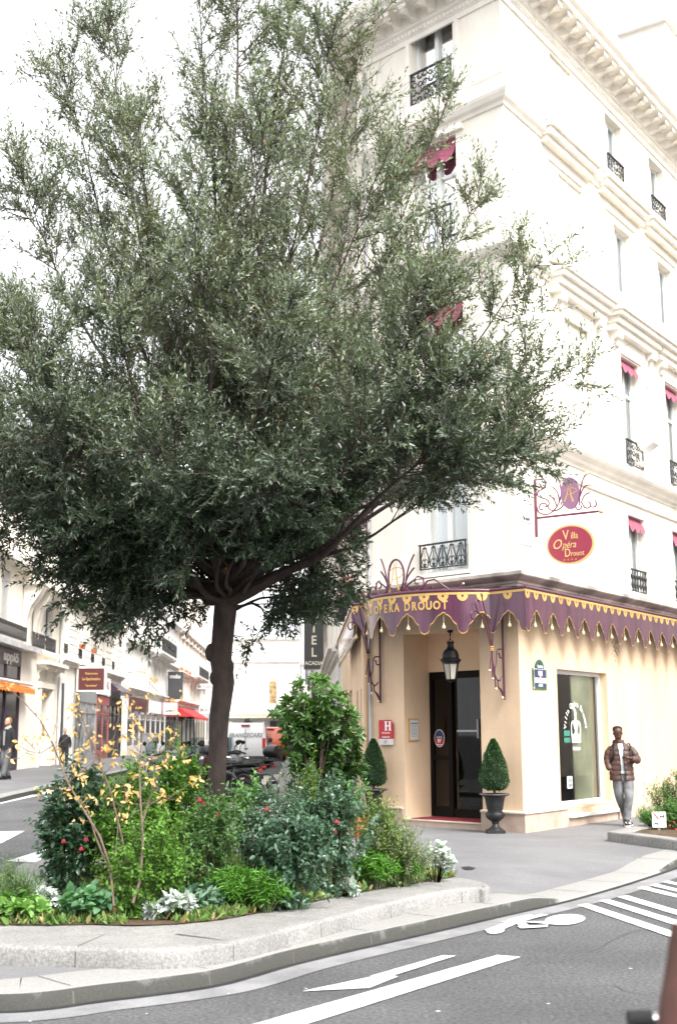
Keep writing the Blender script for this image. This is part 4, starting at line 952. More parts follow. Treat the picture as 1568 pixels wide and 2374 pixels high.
# framed price list on the porch side wall
prt = Wall(tuple(CH(2.68, 0, 0))[:2], 45, 1)      # the porch's left reveal, running inward
u_, z_ = prt.px(952, 1693); mf = thing('framed_notice', 'small brass framed price list on the porch side wall', 'notice', tuple(prt(u_, .02, z_-.2)))
nrm = CH.d*-1
def PT(a, o, z): return Vector(CH(2.68, 0, 0))+(-CH.n)*a+nrm*o+Vector((0, 0, z))
b = MB(PT); a0 = u_; b.box(a0-.14, a0+.14, 0, .03, z_-.21, z_+.21); b.build('frame', M_GOLD, mf)
b = MB(PT); b.box(a0-.115, a0+.115, .03, .034, z_-.18, z_+.18); b.build('sheet', mat('paper', (.62, .63, .62), .6, n=.05), mf)
b = MB(PT); b.box(a0-.10, a0+.10, .034, .036, z_+.11, z_+.125)
for i in range(9): b.box(a0-.09, a0+.07+.02*(i % 2), .034, .036, z_+.08-i*.025, z_+.084-i*.025)
b.build('print', M_IRON, mf)
# street name plate
M_ENB = mat('blue_enamel', (.035, .04, .10), .3, n=.05); M_ENG = mat('green_enamel', (.02, .13, .06), .3, n=.1)
sp_ = thing('street_sign', 'blue and green enamel street name plate RUE DE MONTYON beside the shop window', 'sign', tuple(RT(.77, .02, 2.54)))
def ST(x, y, q): return RT(.77+x, .012+q, 2.725+y)
def arched(w, h, k=14): return [(-w, -h), (w, -h), (w, h), (w*.62, h)]+[(w*.62*math.cos(math.pi*i/k), h+.155*math.sin(math.pi*i/k)) for i in range(1, k)]+[(-w*.62, h), (-w, h)]
b = MB(ST); b.prism(arched(.285, .185), lambda p, q, h: (p, q, h), 0, .012); b.build('green_border', M_ENG, sp_)
b = MB(ST); b.prism(arched(.245, .15), lambda p, q, h: (p, q if q < .16 else q-.015, h), .012, .015); b.build('blue_field', M_ENB, sp_)
b = MB(ST); put_text(b, 'RUE', .105, lambda x, y, z: (x*.8, .09+y, .016+z), bold=.005); put_text(b, 'DE', .045, lambda x, y, z: (x*.8, .035+y, .016+z)); put_text(b, 'MONTYON', .12, lambda x, y, z: (x*.74, -.035+y, .016+z), bold=.005)
put_text(b, '1733 - 1820', .03, lambda x, y, z: (x, -.098+y, .016+z)); put_text(b, 'PHILANTHROPE', .026, lambda x, y, z: (x, -.128+y, .016+z)); put_text(b, '9e Arrt', .07, lambda x, y, z: (x, .215+y, .016+z), bold=.002)
for (x0, x1, y0, y1) in ((-.235, .235, .165, .171), (-.25, -.245, -.15, .15), (.245, .25, -.15, .15)): b.box(x0, x1, y0, y1, .015, .017)
for sx_ in (-1, 1):
    for sy_ in (-1, 1): b.tube([(sx_*.262+.016*math.cos(a), sy_*.165+.016*math.sin(a), .016) for a in [2*math.pi*i/10 for i in range(10)]], .003, 4, closed=True)
b.build('sign_lettering', M_DECAL, sp_)
# old carved plate above
M_FADE = mat('faded_stone_plate', (.66, .66, .66), .8, c2=(.48, .49, .50), scale=14)
op = thing('stone_street_plate', 'faded grey carved street plate on the cream wall beside the plum sign bracket', 'sign', tuple(RT(.42, .01, 5.1)))
def OT(x, y, q): return RT(.42+x, .006+q, 5.34+y)
b = MB(OT); b.prism([(-.3, -.26), (.3, -.26), (.3, .12), (-.3, .12)], lambda p, q, h: (p, q, h), 0, .012); b.prism([(.24*math.cos(math.pi*i/12), .16+.2*math.sin(math.pi*i/12)) for i in range(13)], lambda p, q, h: (p, q, h), 0, .012); b.build('plate', M_FADE, op)
b = MB(OT); put_text(b, 'RUE', .13, lambda x, y, z: (x*.8, .02+y, .013+z), bold=.003); put_text(b, 'DE MONTYON', .11, lambda x, y, z: (x*.8, -.13+y, .013+z)); b.build('plate_lettering', M_WHITE, op)
b = MB(OT); put_text(b, '9e Arrt', .11, lambda x, y, z: (x*.8, .22+y, .013+z), bold=.003); b.build('plate_heading', M_IRON, op)
# hanging sign bracket, perpendicular to the right facade; the oval board swings below
def sign_arm(Wl, u, label, z0=5.35, cat='sign bracket', mirror=1):
    t = thing('sign_bracket', label, cat, tuple(Wl(u, .03, z0)))
    K_ = .80; X = lambda o, z: tuple(Wl(u, o*K_, z0+.32+(z-z0-.32)*K_))
    b = MB()
    b.tube([X(.04, z0-.12), X(.04, z0+1.22)], .024, 8); b.tube([X(.04, z0+.32), X(1.55, z0+.32)], .022, 8)
    b.build('arm', M_PURPLED2, t, smooth=True)
    b = MB()
    for p in ([(.06, 1.2), (.3, 1.2), (.3, 1.0), (.18, 1.0), (.18, 1.1), (.12, 1.1)], [(.3, 1.0), (.08, .92), (.1, .80), (.35, .72), (.38, .58), (.25, .55)], [(.06, .6), (.1, .42), (.35, .36), (.55, .5), (.68, .75), (.66, 1.05), (.58, 1.22)],
              [(.62, .62), (.60, .85), (.48, .98)], [(.56, .52), (.5, .7), (.42, .78)], [(.22, .5), (.14, .5), (.12, .6), (.22, .66), (.32, .6), (.35, .5), (.5, .42), (.68, .5), (.74, .6), (.68, .62), (.65, .56)],
              [(1.1, .5), (1.12, .8), (1.2, 1.08), (1.28, 1.18)], [(1.12, .7), (1.22, .92), (1.34, .94)], [(1.14, .55), (1.22, .72), (1.34, .76)], [(1.0, .5), (1.04, .4), (1.14, .42), (1.14, .5)], [(1.16, .56), (1.22, .42), (1.34, .42), (1.38, .52), (1.30, .56)], [(1.36, .44), (1.46, .42), (1.52, .5), (1.46, .58)]):
        b.tube([X(o, z0+z) for o, z in smooth_path(p, 2)], .014, 6)
    b.build('scrollwork', M_PURPLED2, t, smooth=True)
    b = MB()
    for o, z in ((.58, 1.24), (.46, 1.0), (.41, .79), (1.3, 1.2), (1.36, .94), (1.36, .77)): b.ball(X(o, z0+z), .032)
    b.ball(X(1.6, z0+.32), .05); b.build('gilt_balls', M_BALL, t, smooth=True)
    dc = (.89, .80); T_ = lambda x, y, q: Wl(u+q, (dc[0]+x*.92)*K_, z0+.32+(dc[1]-.32+y*.92)*K_)
    b = MB(T_); b.prism([(.24*math.cos(2*math.pi*i/36), .40*math.sin(2*math.pi*i/36)) for i in range(36)], lambda p, q, h: (p, q, h), -.02, .02); b.build('monogram_disc', M_MAUVE, t)
    b = MB(T_)
    for q in (-.024, .024): monogram(b, lambda x, y, q=q: (x*.9, y*.75, q), 1.0)
    b.build('monogram', M_GOLD, t); return t
M_PURPLED2 = mat('plum_iron_pale', (.16, .035, .07), .35, n=.1); M_MAUVE = mat('mauve_enamel', (.24, .11, .20), .3, n=.03, coat=.3)
US = .80
sign_arm(RT, US, 'plum scroll bracket with mauve AP monogram disc on the right facade', 5.30)
sign_arm(Wall((L0.x, L0.y), -45, -1), .02, 'plum scroll bracket with mauve disc half hidden by leaves at the left corner', 5.35)
ov = thing('hanging_sign', 'oval red hanging sign lettered Villa Opéra Drouot with a gold rim', 'sign', tuple(RT(US, .95, 4.78)))
M_SRED = mat('crimson_enamel', (.27, .018, .045), .3, n=.03, coat=.2); M_SGOLD = mat('pale_gold', (.68, .44, .18), .4, n=.05)
oc = (.68, 5.08); OV = lambda x, y, q: RT(US+q, oc[0]+x*.82, oc[1]+y*.82)
el = lambda a, b_, k=48: [(a*math.cos(2*math.pi*i/k), b_*math.sin(2*math.pi*i/k)) for i in range(k)]
b = MB(OV); b.prism(el(.56, .44), lambda p, q, h: (p, q, h), -.02, .02); b.build('rim', M_SGOLD, ov)
b = MB(OV); b.prism(el(.515, .395), lambda p, q, h: (p, q, h), -.025, .025); b.build('board', M_SRED, ov)
b = MB(OV)
for sgn in (-1,):
    f = lambda x, y, z: (x, y, -.027-z)
    put_text(b, 'V', .30, lambda x, y, z: (x-.09, y+.20, -.028-z), sx=.8); put_text(b, 'illa', .21, lambda x, y, z: (x+.11, y+.18, -.028-z), sx=.75)
    put_text(b, 'O', .30, lambda x, y, z: (x-.31, y+.01, -.028-z), shear=.3, sx=.9); put_text(b, 'péra', .22, lambda x, y, z: (x-.02, y-.01, -.028-z), shear=.35, sx=.8)
    put_text(b, 'D', .26, lambda x, y, z: (x-.06, y-.19, -.028-z), sx=.75); put_text(b, 'rouot', .17, lambda x, y, z: (x+.17, y-.21, -.028-z), sx=.8)
b.build('sign_lettering', M_SGOLD, ov)
b = MB(OV)
for i in range(4):
    c = (-.14+.09*i, -.335); b.prism([(c[0]+.035*(1 if j % 2 == 0 else .42)*math.sin(math.pi*j/5), c[1]+.035*(1 if j % 2 == 0 else .42)*math.cos(math.pi*j/5)) for j in range(10)], lambda p, q, h: (p, q, h), -.03, -.026)
b.build('star', mat('bronze_star', (.45, .18, .06), .4, n=.05), ov)
b = MB()
for x in (-.33, .33):
    zt, zb = oc[1]+(5.60-oc[1])/.82, oc[1]+.37
    for i in range(7):
        zc = zb+(zt-zb)*(i+.5)/7; hh = (zt-zb)/14*1.2
        b.tube([tuple(OV(x+(.012*math.cos(a) if i % 2 else 0), zc-oc[1]+hh*math.sin(a), (0 if i % 2 else .012*math.cos(a)))) for a in [2*math.pi*j/8 for j in range(8)]], .004, 4, closed=True)
b.build('chain', M_ZINC, ov)
# stained patch and vent high on the right wall
M_STAIN = mat('mould_stain', (.10, .075, .04), .9, n=.3)
vn = MB(RT); rs = random.Random(3)
for i in range(46):
    u = 4.35+rs.gauss(0, .09); z = 3.62-abs(rs.gauss(0, .26)); r = rs.uniform(.005, .018); vn.prism([(u+r*math.cos(a)*.8, z+r*1.5*math.sin(a)) for a in [2*math.pi*j/6 for j in range(6)]], lambda p, q, h: (p, h, q), .0015, .003)
vn.build('stain', M_STAIN, HB)
# ---------------- the street beyond ----------------
LW = Wall((-11.2, 0), SH, 1)
def opp(u): return gz(-11, u)+.13
M_LIME = [mat('limestone_'+k, c, .85, n=.05, scale=.6, bump=.05, detail=8) for k, c in (('warm', (.85, .79, .70)), ('cream', (.88, .84, .77)), ('white', (.88, .85, .80)), ('pink', (.84, .76, .69)), ('grey', (.80, .78, .75)))]  # paled stone: the far street's washed-out glare is put into these colours
M_SHUT = mat('pale_shutter', (.74, .73, .71), .6, n=.05, scale=5)
M_DARKW = mat('far_pane', (.22, .24, .27), .1, n=.3, scale=.6, spec=.8)
M_SHOPW = mat('shop_pane', (.10, .10, .11), .1, n=.5, scale=1.1, spec=.8)
def simple_window(T, u0, u1, z0, z1, par, off=-.2, shutters=False, m=None):
    f = MB(T); w = .05
    f.box(u0, u0+w, off, off+.06, z0, z1); f.box(u1-w, u1, off, off+.06, z0, z1); f.box(u0+w, u1-w, off, off+.06, z1-w, z1); f.box(u0+w, u1-w, off, off+.06, z0, z0+w)
    f.box((u0+u1)/2-.04, (u0+u1)/2+.04, off, off+.07, z0+w, z1-w); fo = f.build('window', M_CREAMF, par)
    p = MB(T); p.quad([(u0, off+.02, z0), (u1, off+.02, z0), (u1, off+.02, z1), (u0, off+.02, z1)]); p.build('pane', m or M_DARKW, fo)
    if shutters:
        s = MB(T)
        for a, b in ((u0-.02, u0+.30), (u1-.30, u1+.02)):
            z = z0
            while z < z1-.04: s.box(a, b, off+.08, off+.11, z, z+.05); z += .07
        s.build('shutter', M_SHUT, fo)
    return fo
def block(T, name, label, u0, u1, H, m, wins, storeys, grp=None, ground=None, depth=10., opn=(), cornices=(), pitch_m=None):
    base = T((u0+u1)/2, 0, 0); t = thing(name, label, 'building', (base.x, base.y, 0), group=grp)
    rects = []
    for (z0, z1) in storeys:
        for (a, b) in wins: rects.append((a, b, z0, z1))
    facade(T, u0, u1, 0, H, rects+list(opn), .22, m=m, parent=t)
    for (a, b, c, d) in rects: simple_window(T, a, b, c, d, t)
    bd = MB(T); bd.quad([(u0, 0, 0), (u0, -depth, 0), (u0, -depth, H), (u0, 0, H)]); bd.quad([(u1, 0, 0), (u1, 0, H), (u1, -depth, H), (u1, -depth, 0)]); bd.quad([(u0, -depth, 0), (u1, -depth, 0), (u1, -depth, H), (u0, -depth, H)]); bd.quad([(u0, 0, H), (u0, -depth, H), (u1, -depth, H), (u1, 0, H)])
    bd.build('side_wall', m, t)
    rfm = MB(T); rfm.add([(u0, -.3, H), (u1, -.3, H), (u1, -1.6, H+2.4), (u0, -1.6, H+2.4), (u0, -depth, H+3), (u1, -depth, H+3), (u0, -depth, H), (u1, -depth, H)], [(0, 1, 2, 3), (3, 2, 5, 4), (0, 3, 4, 6), (1, 7, 5, 2)]); rfm.build('mansard_roof', M_ZINC, t)
    for i, (z, o) in enumerate(cornices):
        c = MB(T); c.box(u0, u1, -.02, o*.4, z-.22, z-.12); c.box(u0, u1, -.02, o*.7, z-.12, z-.04); c.box(u0, u1, -.02, o, z-.04, z+.06); c.build('cornice', m, t, bevel=.01)
    return t
def shopfront(t, T, u0, u1, z0, z1, m, sill=.5, fascia=.55, name='shopfront', glass_m=None, bays=3):
    f = MB(T); f.box(u0, u1, .0, .10, z1-fascia, z1); f.box(u0, u1, .0, .08, z0, z0+sill)
    for i in range(bays+1):
        u = u0+(u1-u0)*i/bays; f.box(max(u0, u-.07), min(u1, u+.07), .0, .09, z0+sill, z1-fascia)
    f.box(u0, u1, .0, .07, z1-fascia-.55, z1-fascia-.49); o = f.build(name, m, t)
    g = MB(T); g.quad([(u0, .03, z0+sill), (u1, .03, z0+sill), (u1, .03, z1-fascia), (u0, .03, z1-fascia)]); g.build('shop_pane', glass_m or M_SHOPW, o)
    return o
def awning(t, T, u0, u1, z1, drop, out, m, scal=.18, name='awning', top=False):
    a = MB(T); k = max(6, int((u1-u0)/.22)); vs = []
    for i in range(k+1):
        u = u0+(u1-u0)*i/k; s = scal*(.6+.4*abs(math.sin(i*math.pi/2+.2)))
        vs += [(u, .08, z1), (u, out, z1-drop), (u, out+.01, z1-drop-s)]
    a.add(vs, [(3*i, 3*i+3, 3*i+4, 3*i+1) for i in range(k)]+[(3*i+1, 3*i+4, 3*i+5, 3*i+2) for i in range(k)])
    a.add([(u0, .08, z1), (u0, out, z1-drop), (u0, .08, z1-drop)], [(0, 1, 2)]); a.add([(u1, .08, z1), (u1, out, z1-drop), (u1, .08, z1-drop)], [(0, 1, 2)])
    return a.build(name, m, t)
def rail2(t, T, u0, u1, z0, z1, off, name='balcony_railing', side=True):
    g = MB(T); g.box(u0, u1, off-.02, off+.02, z1-.04, z1); g.box(u0, u1, off-.015, off+.015, z0, z0+.03); g.box(u0, u1, off-.012, off+.012, z1-.16, z1-.14)
    k = int((u1-u0)/.13)
    for i in range(k+1): u = u0+(u1-u0)*i/k; g.box(u-.01, u+.01, off-.01, off+.01, z0, z1)
    for i in range(k): u = u0+(u1-u0)*(i+.5)/k; g.box(u-.035, u+.035, off-.006, off+.006, z1-.13, z1-.06); g.box(u-.035, u+.035, off-.006, off+.006, z0+.04, z0+.12)
    if side:
        for u in (u0, u1):
            for j in range(5): o = off*(j+.5)/5; g.box(u-.01, u+.01, o-.01, o+.01, z0, z1)
            g.box(u-.015, u+.015, .02, off, z1-.04, z1)
    return g.build(name, M_IRON, t)
def balcony_slab(t, T, u0, u1, z, out, m, corb=3):
    b = MB(T); b.box(u0, u1, -.02, out, z-.14, z); b.box(u0+.05, u1-.05, -.02, out-.06, z-.22, z-.141)
    for i in range(corb):
        u = u0+.3+(u1-u0-.6)*i/max(1, corb-1); console(T, u, z-.225, .75, .26, out*.8, b)
    b.build('balcony', m, t, bevel=.01)
GRP = 'stone houses along the left street'
# B1: stone house with the purple and orange shop, shuttered windows and a carved door
b1 = block(LW, 'stone_house', 'beige stone house at the left edge with purple shopfront and orange awning', 40, 58.2, 13.2, M_LIME[0], [(46.6, 48.0), (51.6, 54.2), (54.6, 56.6)][0:1]+[(54.5, 56.6), (52.2, 53.9)], [(5.95, 8.0), (9.4, 11.6)], grp=GRP, opn=[(54.2, 56.5, .4, 3.7, .5)])
o_ = MB(LW); o_.quad([(54.2, -.5, .4), (56.5, -.5, .4), (56.5, -.5, 3.7), (54.2, -.5, 3.7)]); o_.build('door', mat('oak_door', (.12, .09, .06), .5, n=.3), b1)
for a, b in ((46.6, 48.0), (54.5, 56.6), (52.2, 53.9)):
    s = MB(LW); z = 6.0
    while z < 7.9: s.box(a+.05, a+.75, -.12, -.05, z, z+.06); s.box(b-.75, b-.05, -.12, -.05, z, z+.06); z += .085
    s.build('shutter', M_SHUT, b1)
s = MB(LW)
for u in (50.6, 52.6):       # swept stone corbels, tied by the slab above
    pr = [(.05, 5.4), (.12, 5.9), (.16, 6.4), (.3, 6.9), (.62, 7.35), (.8, 7.7), (.05, 7.75)]; n_ = len(pr)
    s.add([(u-.35, o, z) for o, z in pr]+[(u+.35, o, z) for o, z in pr], [tuple(range(n_)), tuple(range(2*n_-1, n_-1, -1))]+[(i, (i+1) % n_, n_+(i+1) % n_, n_+i) for i in range(n_)])
s.box(50, 58, -.01, .85, 7.76, 8.0); s.box(50.3, 57.8, -.01, .6, 8.0, 8.2); s.box(42, 51, -.01, .5, 8.3, 8.6); s.build('stone_corbel', M_LIME[0], b1, bevel=.02)
rail2(b1, LW, 44.5, 50.4, 5.45, 6.02, .18, side=False); rail2(b1, LW, 51.9, 54.3, 5.4, 6.0, .12, side=False); rail2(b1, LW, 54.6, 56.8, 5.4, 6.0, .12, side=False)
s = MB(LW); s.box(51.4, 57.6, -.01, .22, 5.18, 5.36); s.box(53.4, 57.9, -.01, .55, 4.72, 4.88); s.box(53.5, 57.8, -.01, .4, 4.62, 4.72)
for u in (53.9, 55.6, 57.3): console(LW, u, 4.62, .5, .4, .42, s)
s.box(53.9, 54.2, -.01, .12, .4, 3.75); s.box(56.5, 56.8, -.01, .12, .4, 3.75); s.box(53.8, 56.9, -.01, .15, 3.75, 4.0); s.build('door_hood', M_LIME[0], b1, bevel=.015)
s = MB(LW); s.box(55.0, 55.3, .0, .05, 1.7, 2.2); s.build('intercom', M_GOLD, b1)
M_VIOL = mat('dark_violet', (.055, .03, .055), .4, n=.1); M_GREYA = mat('grey_canvas', (.40, .40, .41), .8, n=.2, scale=3); M_ORANGE = mat('orange_canvas', (.85, .22, .03), .7, n=.08)
sf = shopfront(b1, LW, 43.0, 50.0, .41, 5.05, M_VIOL, .12, .62, bays=3)
awning(b1, LW, 43, 51.1, 3.72, .16, .45, M_ORANGE, .22); s = MB(LW); s.tube([(43, .35, 3.76), (51.0, .35, 3.76)], .07, 8); s.build('awning_housing', M_SHUT, b1)
s = MB(LW); s.add([(43, .05, 5.3), (51.9, .05, 5.3), (51.9, .5, 5.26), (43, .5, 5.26), (43, .55, 5.05), (51.9, .55, 5.05)], [(0, 1, 2, 3), (3, 2, 5, 4)]); s.build('rolled_awning', M_GREYA, b1)
s = MB(LW); put_text(s, 'appiö', .52, lambda x, y, z: (48.2+x*2.2, .11+z, 4.72+y), bold=.02); s.build('shop_lettering', M_DECAL, sf)
# B2: rusticated cream house
M_RUST = M_LIME[1]
b2 = block(LW, 'stone_house', 'cream rusticated house with flower boxes and shops left of the thin orange shrub', 58.4, 79, 15.5, M_RUST, [(59.3, 60.4), (63.2, 64.4), (67.0, 68.2), (70.8, 72.0), (74.6, 75.8)], [(5.55, 7.3), (8.9, 11.2), (12.2, 14)], grp=GRP, cornices=[(5.25, .3), (8.25, .45), (12, .3), (15.4, .5)])
for (a, b) in ((58.5, 59.2), (60.5, 63.1), (64.5, 66.9), (68.3, 70.7), (72.1, 74.5), (75.9, 79)):
    z = 5.4; s = MB(LW); s.box(a, b, -.01, .012, 5.4, 7.5)
    while z < 7.5: s.box(a, b, .01, .05, z, z+.30); z += .36
    s.build('rusticated_pier', M_RUST, b2, bevel=.02)
for (a, b) in ((59.3, 60.4), (63.2, 64.4), (67.0, 68.2), (70.8, 72.0), (74.6, 75.8)): rail2(b2, LW, a+.05, b-.05, 5.6, 6.05, .02, 'window_railing', side=False)
balcony_slab(b2, LW, 66.3, 74.3, 8.45, .9, M_RUST, 4); rail2(b2, LW, 66.4, 74.2, 8.47, 9.3, .84)
M_TERRA = mat('terracotta', (.50, .14, .05), .7, n=.1); M_LEAFP = mat('pot_leaf', (.07, .16, .03), .5, n=.3, scale=20)
def pot_plant(T, u, off, z, label, w=.5, fl=None, grp='flower boxes on the houses', potm=None, seed=1):
    t = thing('flower_box', label, 'flower box', tuple(T(u, off, z)), group=grp); b = MB(T)
    b.add([(u-w/2, off-.1, z), (u+w/2, off-.1, z), (u+w/2, off+.1, z), (u-w/2, off+.1, z), (u-w/2-.03, off-.13, z+.2), (u+w/2+.03, off-.13, z+.2), (u+w/2+.03, off+.13, z+.2), (u-w/2-.03, off+.13, z+.2)],
          [(0, 3, 2, 1), (0, 1, 5, 4), (1, 2, 6, 5), (2, 3, 7, 6), (3, 0, 4, 7), (4, 5, 6, 7)]); b.build('box', potm or M_TERRA, t)
    r = random.Random(seed); b = MB(); f = MB()
    for i in range(90):
        c = T(u+r.uniform(-w/2, w/2), off+r.uniform(-.12, .15), z+.2+abs(r.gauss(0, .12))); a = r.uniform(0, 6.3); d = Vector((math.cos(a), math.sin(a), r.uniform(-.3, .8)))*.07; e = d.cross(Vector((0, 0, 1)))*.5
        b.add([tuple(c), tuple(c+d*.5+e), tuple(c+d), tuple(c+d*.5-e)], [(0, 1, 2, 3)])
        if fl and i < 16: f.ball(tuple(c+Vector((0, 0, .08))), .04, 6, 4)
    b.build('leaves', M_LEAFP, t)
    if fl: f.build('flowers', fl, t)
    return t
pot_plant(LW, 63.8, .12, 6.08, 'terracotta flower box on the second window sill of the rusticated house', seed=2); pot_plant(LW, 67.5, .12, 6.08, 'terracotta flower box on the third window sill of the rusticated house', .45, seed=3)
s = MB(LW); s.tube([(58.3, .1, .4), (58.3, .1, 9), (58.3, .1, 15)], .07, 8); s.build('downpipe', M_SHUT, b2, smooth=True)
s = MB(LW); s.box(58.5, 59.6, .0, .06, .45, 4.15); s.build('entrance_door', mat('slate_door', (.06, .07, .075), .4, n=.1), b2)
M_GREYP = mat('grey_shop_paint', (.28, .29, .30), .5, n=.06); M_REDP = mat('red_shop_paint', (.36, .10, .10), .5, n=.1); M_PALEP = mat('pale_shop_paint', (.66, .64, .61), .6, n=.05)
shopfront(b2, LW, 62.4, 69.0, .41, 4.0, M_GREYP, .4, .6, bays=2, glass_m=mat('white_display', (.45, .46, .47), .2, n=.4, scale=1.5)); shopfront(b2, LW, 69.3, 73.6, .41, 3.9, M_REDP, .5, .5, bays=2); shopfront(b2, LW, 73.8, 78.8, .41, 3.9, M_IRON, .3, .5, bays=3)
s = MB(LW); s.box(68.8, 73.4, .1, .18, 3.95, 4.95); s.build('shop_board', M_DECAL, b2); s = MB(LW); put_text(s, 'REAR MAG', .62, lambda x, y, z: (71.1+x*1.1, .182+z, 4.5+y), bold=.01); s.build('shop_lettering', M_REDP, b2)
awning(b2, LW, 74, 79, 4.75, .5, .7, M_VIOL, .3)
def hang_sign(T, u, off0, w, z0, z1, label, m, th=.12, both=True, name='shop_sign', border=None):
    t = thing(name, label, 'sign', tuple(T(u, off0+w/2, z0))); b = MB(T); b.box(u-th/2, u+th/2, off0, off0+w, z0, z1)
    if border:
        b.build('casing', border, t, bevel=.01); b = MB(T); b.box(u-th/2-.01, u+th/2+.01, off0+.09, off0+w-.09, z0+.09, z1-.09)
    b.build('board', m, t)
    b = MB(T); b.box(u-.02, u+.02, 0, off0+.02, z1-.12, z1-.08); b.box(u-.02, u+.02, 0, off0+.02, z0+.08, z0+.12); b.build('bracket', M_ZINC, t)
    return t
def sign_txt(t, T, u, lines, m, th=.12):
    b = MB(T)
    for txt, oc_, zc, sz_, sxx in lines: put_text(b, txt, sz_, lambda x, y, z: (u-th/2-.014-z, oc_+x*sxx, zc+y), bold=.004)
    b.build('sign_lettering', m, t)
M_BROWN = mat('brown_board', (.10, .022, .022), .5, n=.06)
t = hang_sign(LW, 62.6, .12, 1.45, 3.85, 5.1, 'square brown shop sign in a white casing on the rusticated house', M_BROWN, .35, border=M_SHUT)
sign_txt(t, LW, 62.6, [('Restaurant', .85, 4.75, .14, 1), ('Le Spaghettino', .85, 4.48, .19, .8), ('"Specialites"', .85, 4.15, .12, 1)], M_GOLD, .38)
# B3: set forward corner house with a big iron balcony; B4..B6
b3 = block(LW, 'stone_house', 'white corner house with a black iron balcony on scrolled corbels', 80.5, 105, 17.5, M_LIME[2], [(88.5, 89.9), (92.5, 94), (96.5, 98), (99.6, 101), (102.4, 103.6)], [(5.3, 7.1), (8.2, 10.7), (12, 14)], grp=GRP, cornices=[(4.75, .35), (7.8, .4), (11.6, .35), (17.3, .6)])
for u in (90.2, 94.3, 98.3): 
    s = MB(LW); s.box(u, u+.6, .02, .06, 5.2, 7.1); s.box(u, u+.6, .02, .06, 8.2, 10.6); s.build('shutter', M_SHUT, b3)
balcony_slab(b3, LW, 93.4, 105, 7.9, .95, M_LIME[2], 5); rail2(b3, LW, 93.5, 104.9, 7.92, 8.98, .9)
shopfront(b3, LW, 81.5, 104.5, .41, 4.2, M_PALEP, .6, .9, bays=7); s = MB(LW); s.box(82, 92, .11, .2, 3.35, 4.2); s.build('shop_board', M_BROWN, b3); s = MB(LW); s.box(92.5, 100, .11, .22, 3.3, 4.2); put_text(s, 'Laverie', .5, lambda x, y, z: (96+x*2, .23+z, 3.75+y)); s.build('shop_board', M_DECAL, b3)
t = hang_sign(LW, 101, .2, 1.3, 3.2, 4.3, 'white square shop sign with a thin red border near the long dark banner', M_DECAL, .2, border=M_REDP); sign_txt(t, LW, 101, [('Laverie', .85, 3.6, .3, 1)], M_IRON, .24)
b4 = block(LW, 'stone_house', 'narrow pale house with arched windows beside the white corner house', 105.2, 114.8, 19, M_LIME[4], [(106.5, 108), (109.5, 111), (112, 113.5)], [(7.8, 10), (12, 14.5), (5, 6.6)], grp=GRP, cornices=[(7.6, .3), (11.2, .5), (18.8, .5)])
shopfront(b4, LW, 105.5, 114.5, .41, 4.6, M_IRON, .3, .5, bays=3); rail2(b4, LW, 106.3, 108.2, 7.85, 8.8, .1, side=False); rail2(b4, LW, 109.3, 111.2, 7.85, 8.8, .1, side=False)
t = hang_sign(LW, 105.5, .15, 1.25, 4.6, 6.9, 'tall dark vertical banner sign on the left street', M_GREYP2 if 'M_GREYP2' in globals() else mat('charcoal_board', (.05, .05, .055), .5, n=.05), .15); sign_txt(t, LW, 105.5, [('mdo', .75, 6.5, .5, 1)], M_DECAL, .18)
b5 = block(LW, 'stone_house', 'ornate pale house with window boxes and a red awning in the left street', 115, 149.5, 18, M_LIME[3], [(117+i*4.2, 118.6+i*4.2) for i in range(8)], [(4.9, 6.8), (8, 10.3), (12, 14)], grp=GRP, cornices=[(4.8, .3), (7.4, .5), (11.2, .6), (17.8, .6)])
for i in range(8):
    s = MB(LW); u = 117.8+i*4.2; s.add([(u-1.3, .05, 10.55), (u+1.3, .05, 10.55), (u, .05, 11.1), (u-1.3, .4, 10.55), (u+1.3, .4, 10.55), (u, .4, 11.1)], [(3, 4, 5), (0, 3, 5, 2), (1, 2, 5, 4), (0, 1, 4, 3)])
    s.box(u-1.2, u-.9, .01, .2, 8, 10.56); s.box(u+.9, u+1.2, .01, .2, 8, 10.56); s.build('window_pediment', M_LIME[3], b5)
balcony_slab(b5, LW, 128, 142, 7.6, 1.0, M_LIME[3], 4); rail2(b5, LW, 128.1, 141.9, 7.62, 8.6, .95)
M_RCAN = mat('red_canvas', (.50, .03, .035), .8, n=.08); shopfront(b5, LW, 115.5, 134, .41, 4.3, M_IRON, .2, .7, bays=4); awning(b5, LW, 116, 134, 4.2, .9, 1.5, M_RCAN, .25); shopfront(b5, LW, 135, 149, .41, 4.2, M_PALEP, .5, .6, bays=4, glass_m=mat('ochre_display', (.30, .24, .12), .3, n=.4))
for i, (u, l) in enumerate(((116.5, 'window box of the ornate house nearest the camera'), (121.5, 'second window box of the ornate house'), (125.5, 'third window box of the ornate house'))): pot_plant(LW, u, .2, 7.55, 'terracotta '+l, 1.3, seed=20+i)
t = hang_sign(LW, 137, .3, 2.1, 3.9, 4.7, 'white shop sign lettered BOUZID above the far shops, lower one', M_DECAL, .25); sign_txt(t, LW, 137, [('BOUZID', 1.35, 4.28, .5, 1)], M_IRON, .28)
t = hang_sign(LW, 133, .3, 1.9, 6.4, 6.95, 'small white shop sign lettered BOUZID under the far balcony', M_DECAL, .25); sign_txt(t, LW, 133, [('BOUZID', 1.25, 6.65, .4, 1)], M_IRON, .28)
b6 = block(LW, 'stone_house', 'farthest plain pale house at the end of the left row', 150, 176, 20, M_LIME[4], [(152+i*3.6, 153.4+i*3.6) for i in range(6)], [(5, 7), (8.4, 10.4), (12, 14), (15.2, 17)], grp=GRP, cornices=[(4.7, .3), (19.8, .6)])
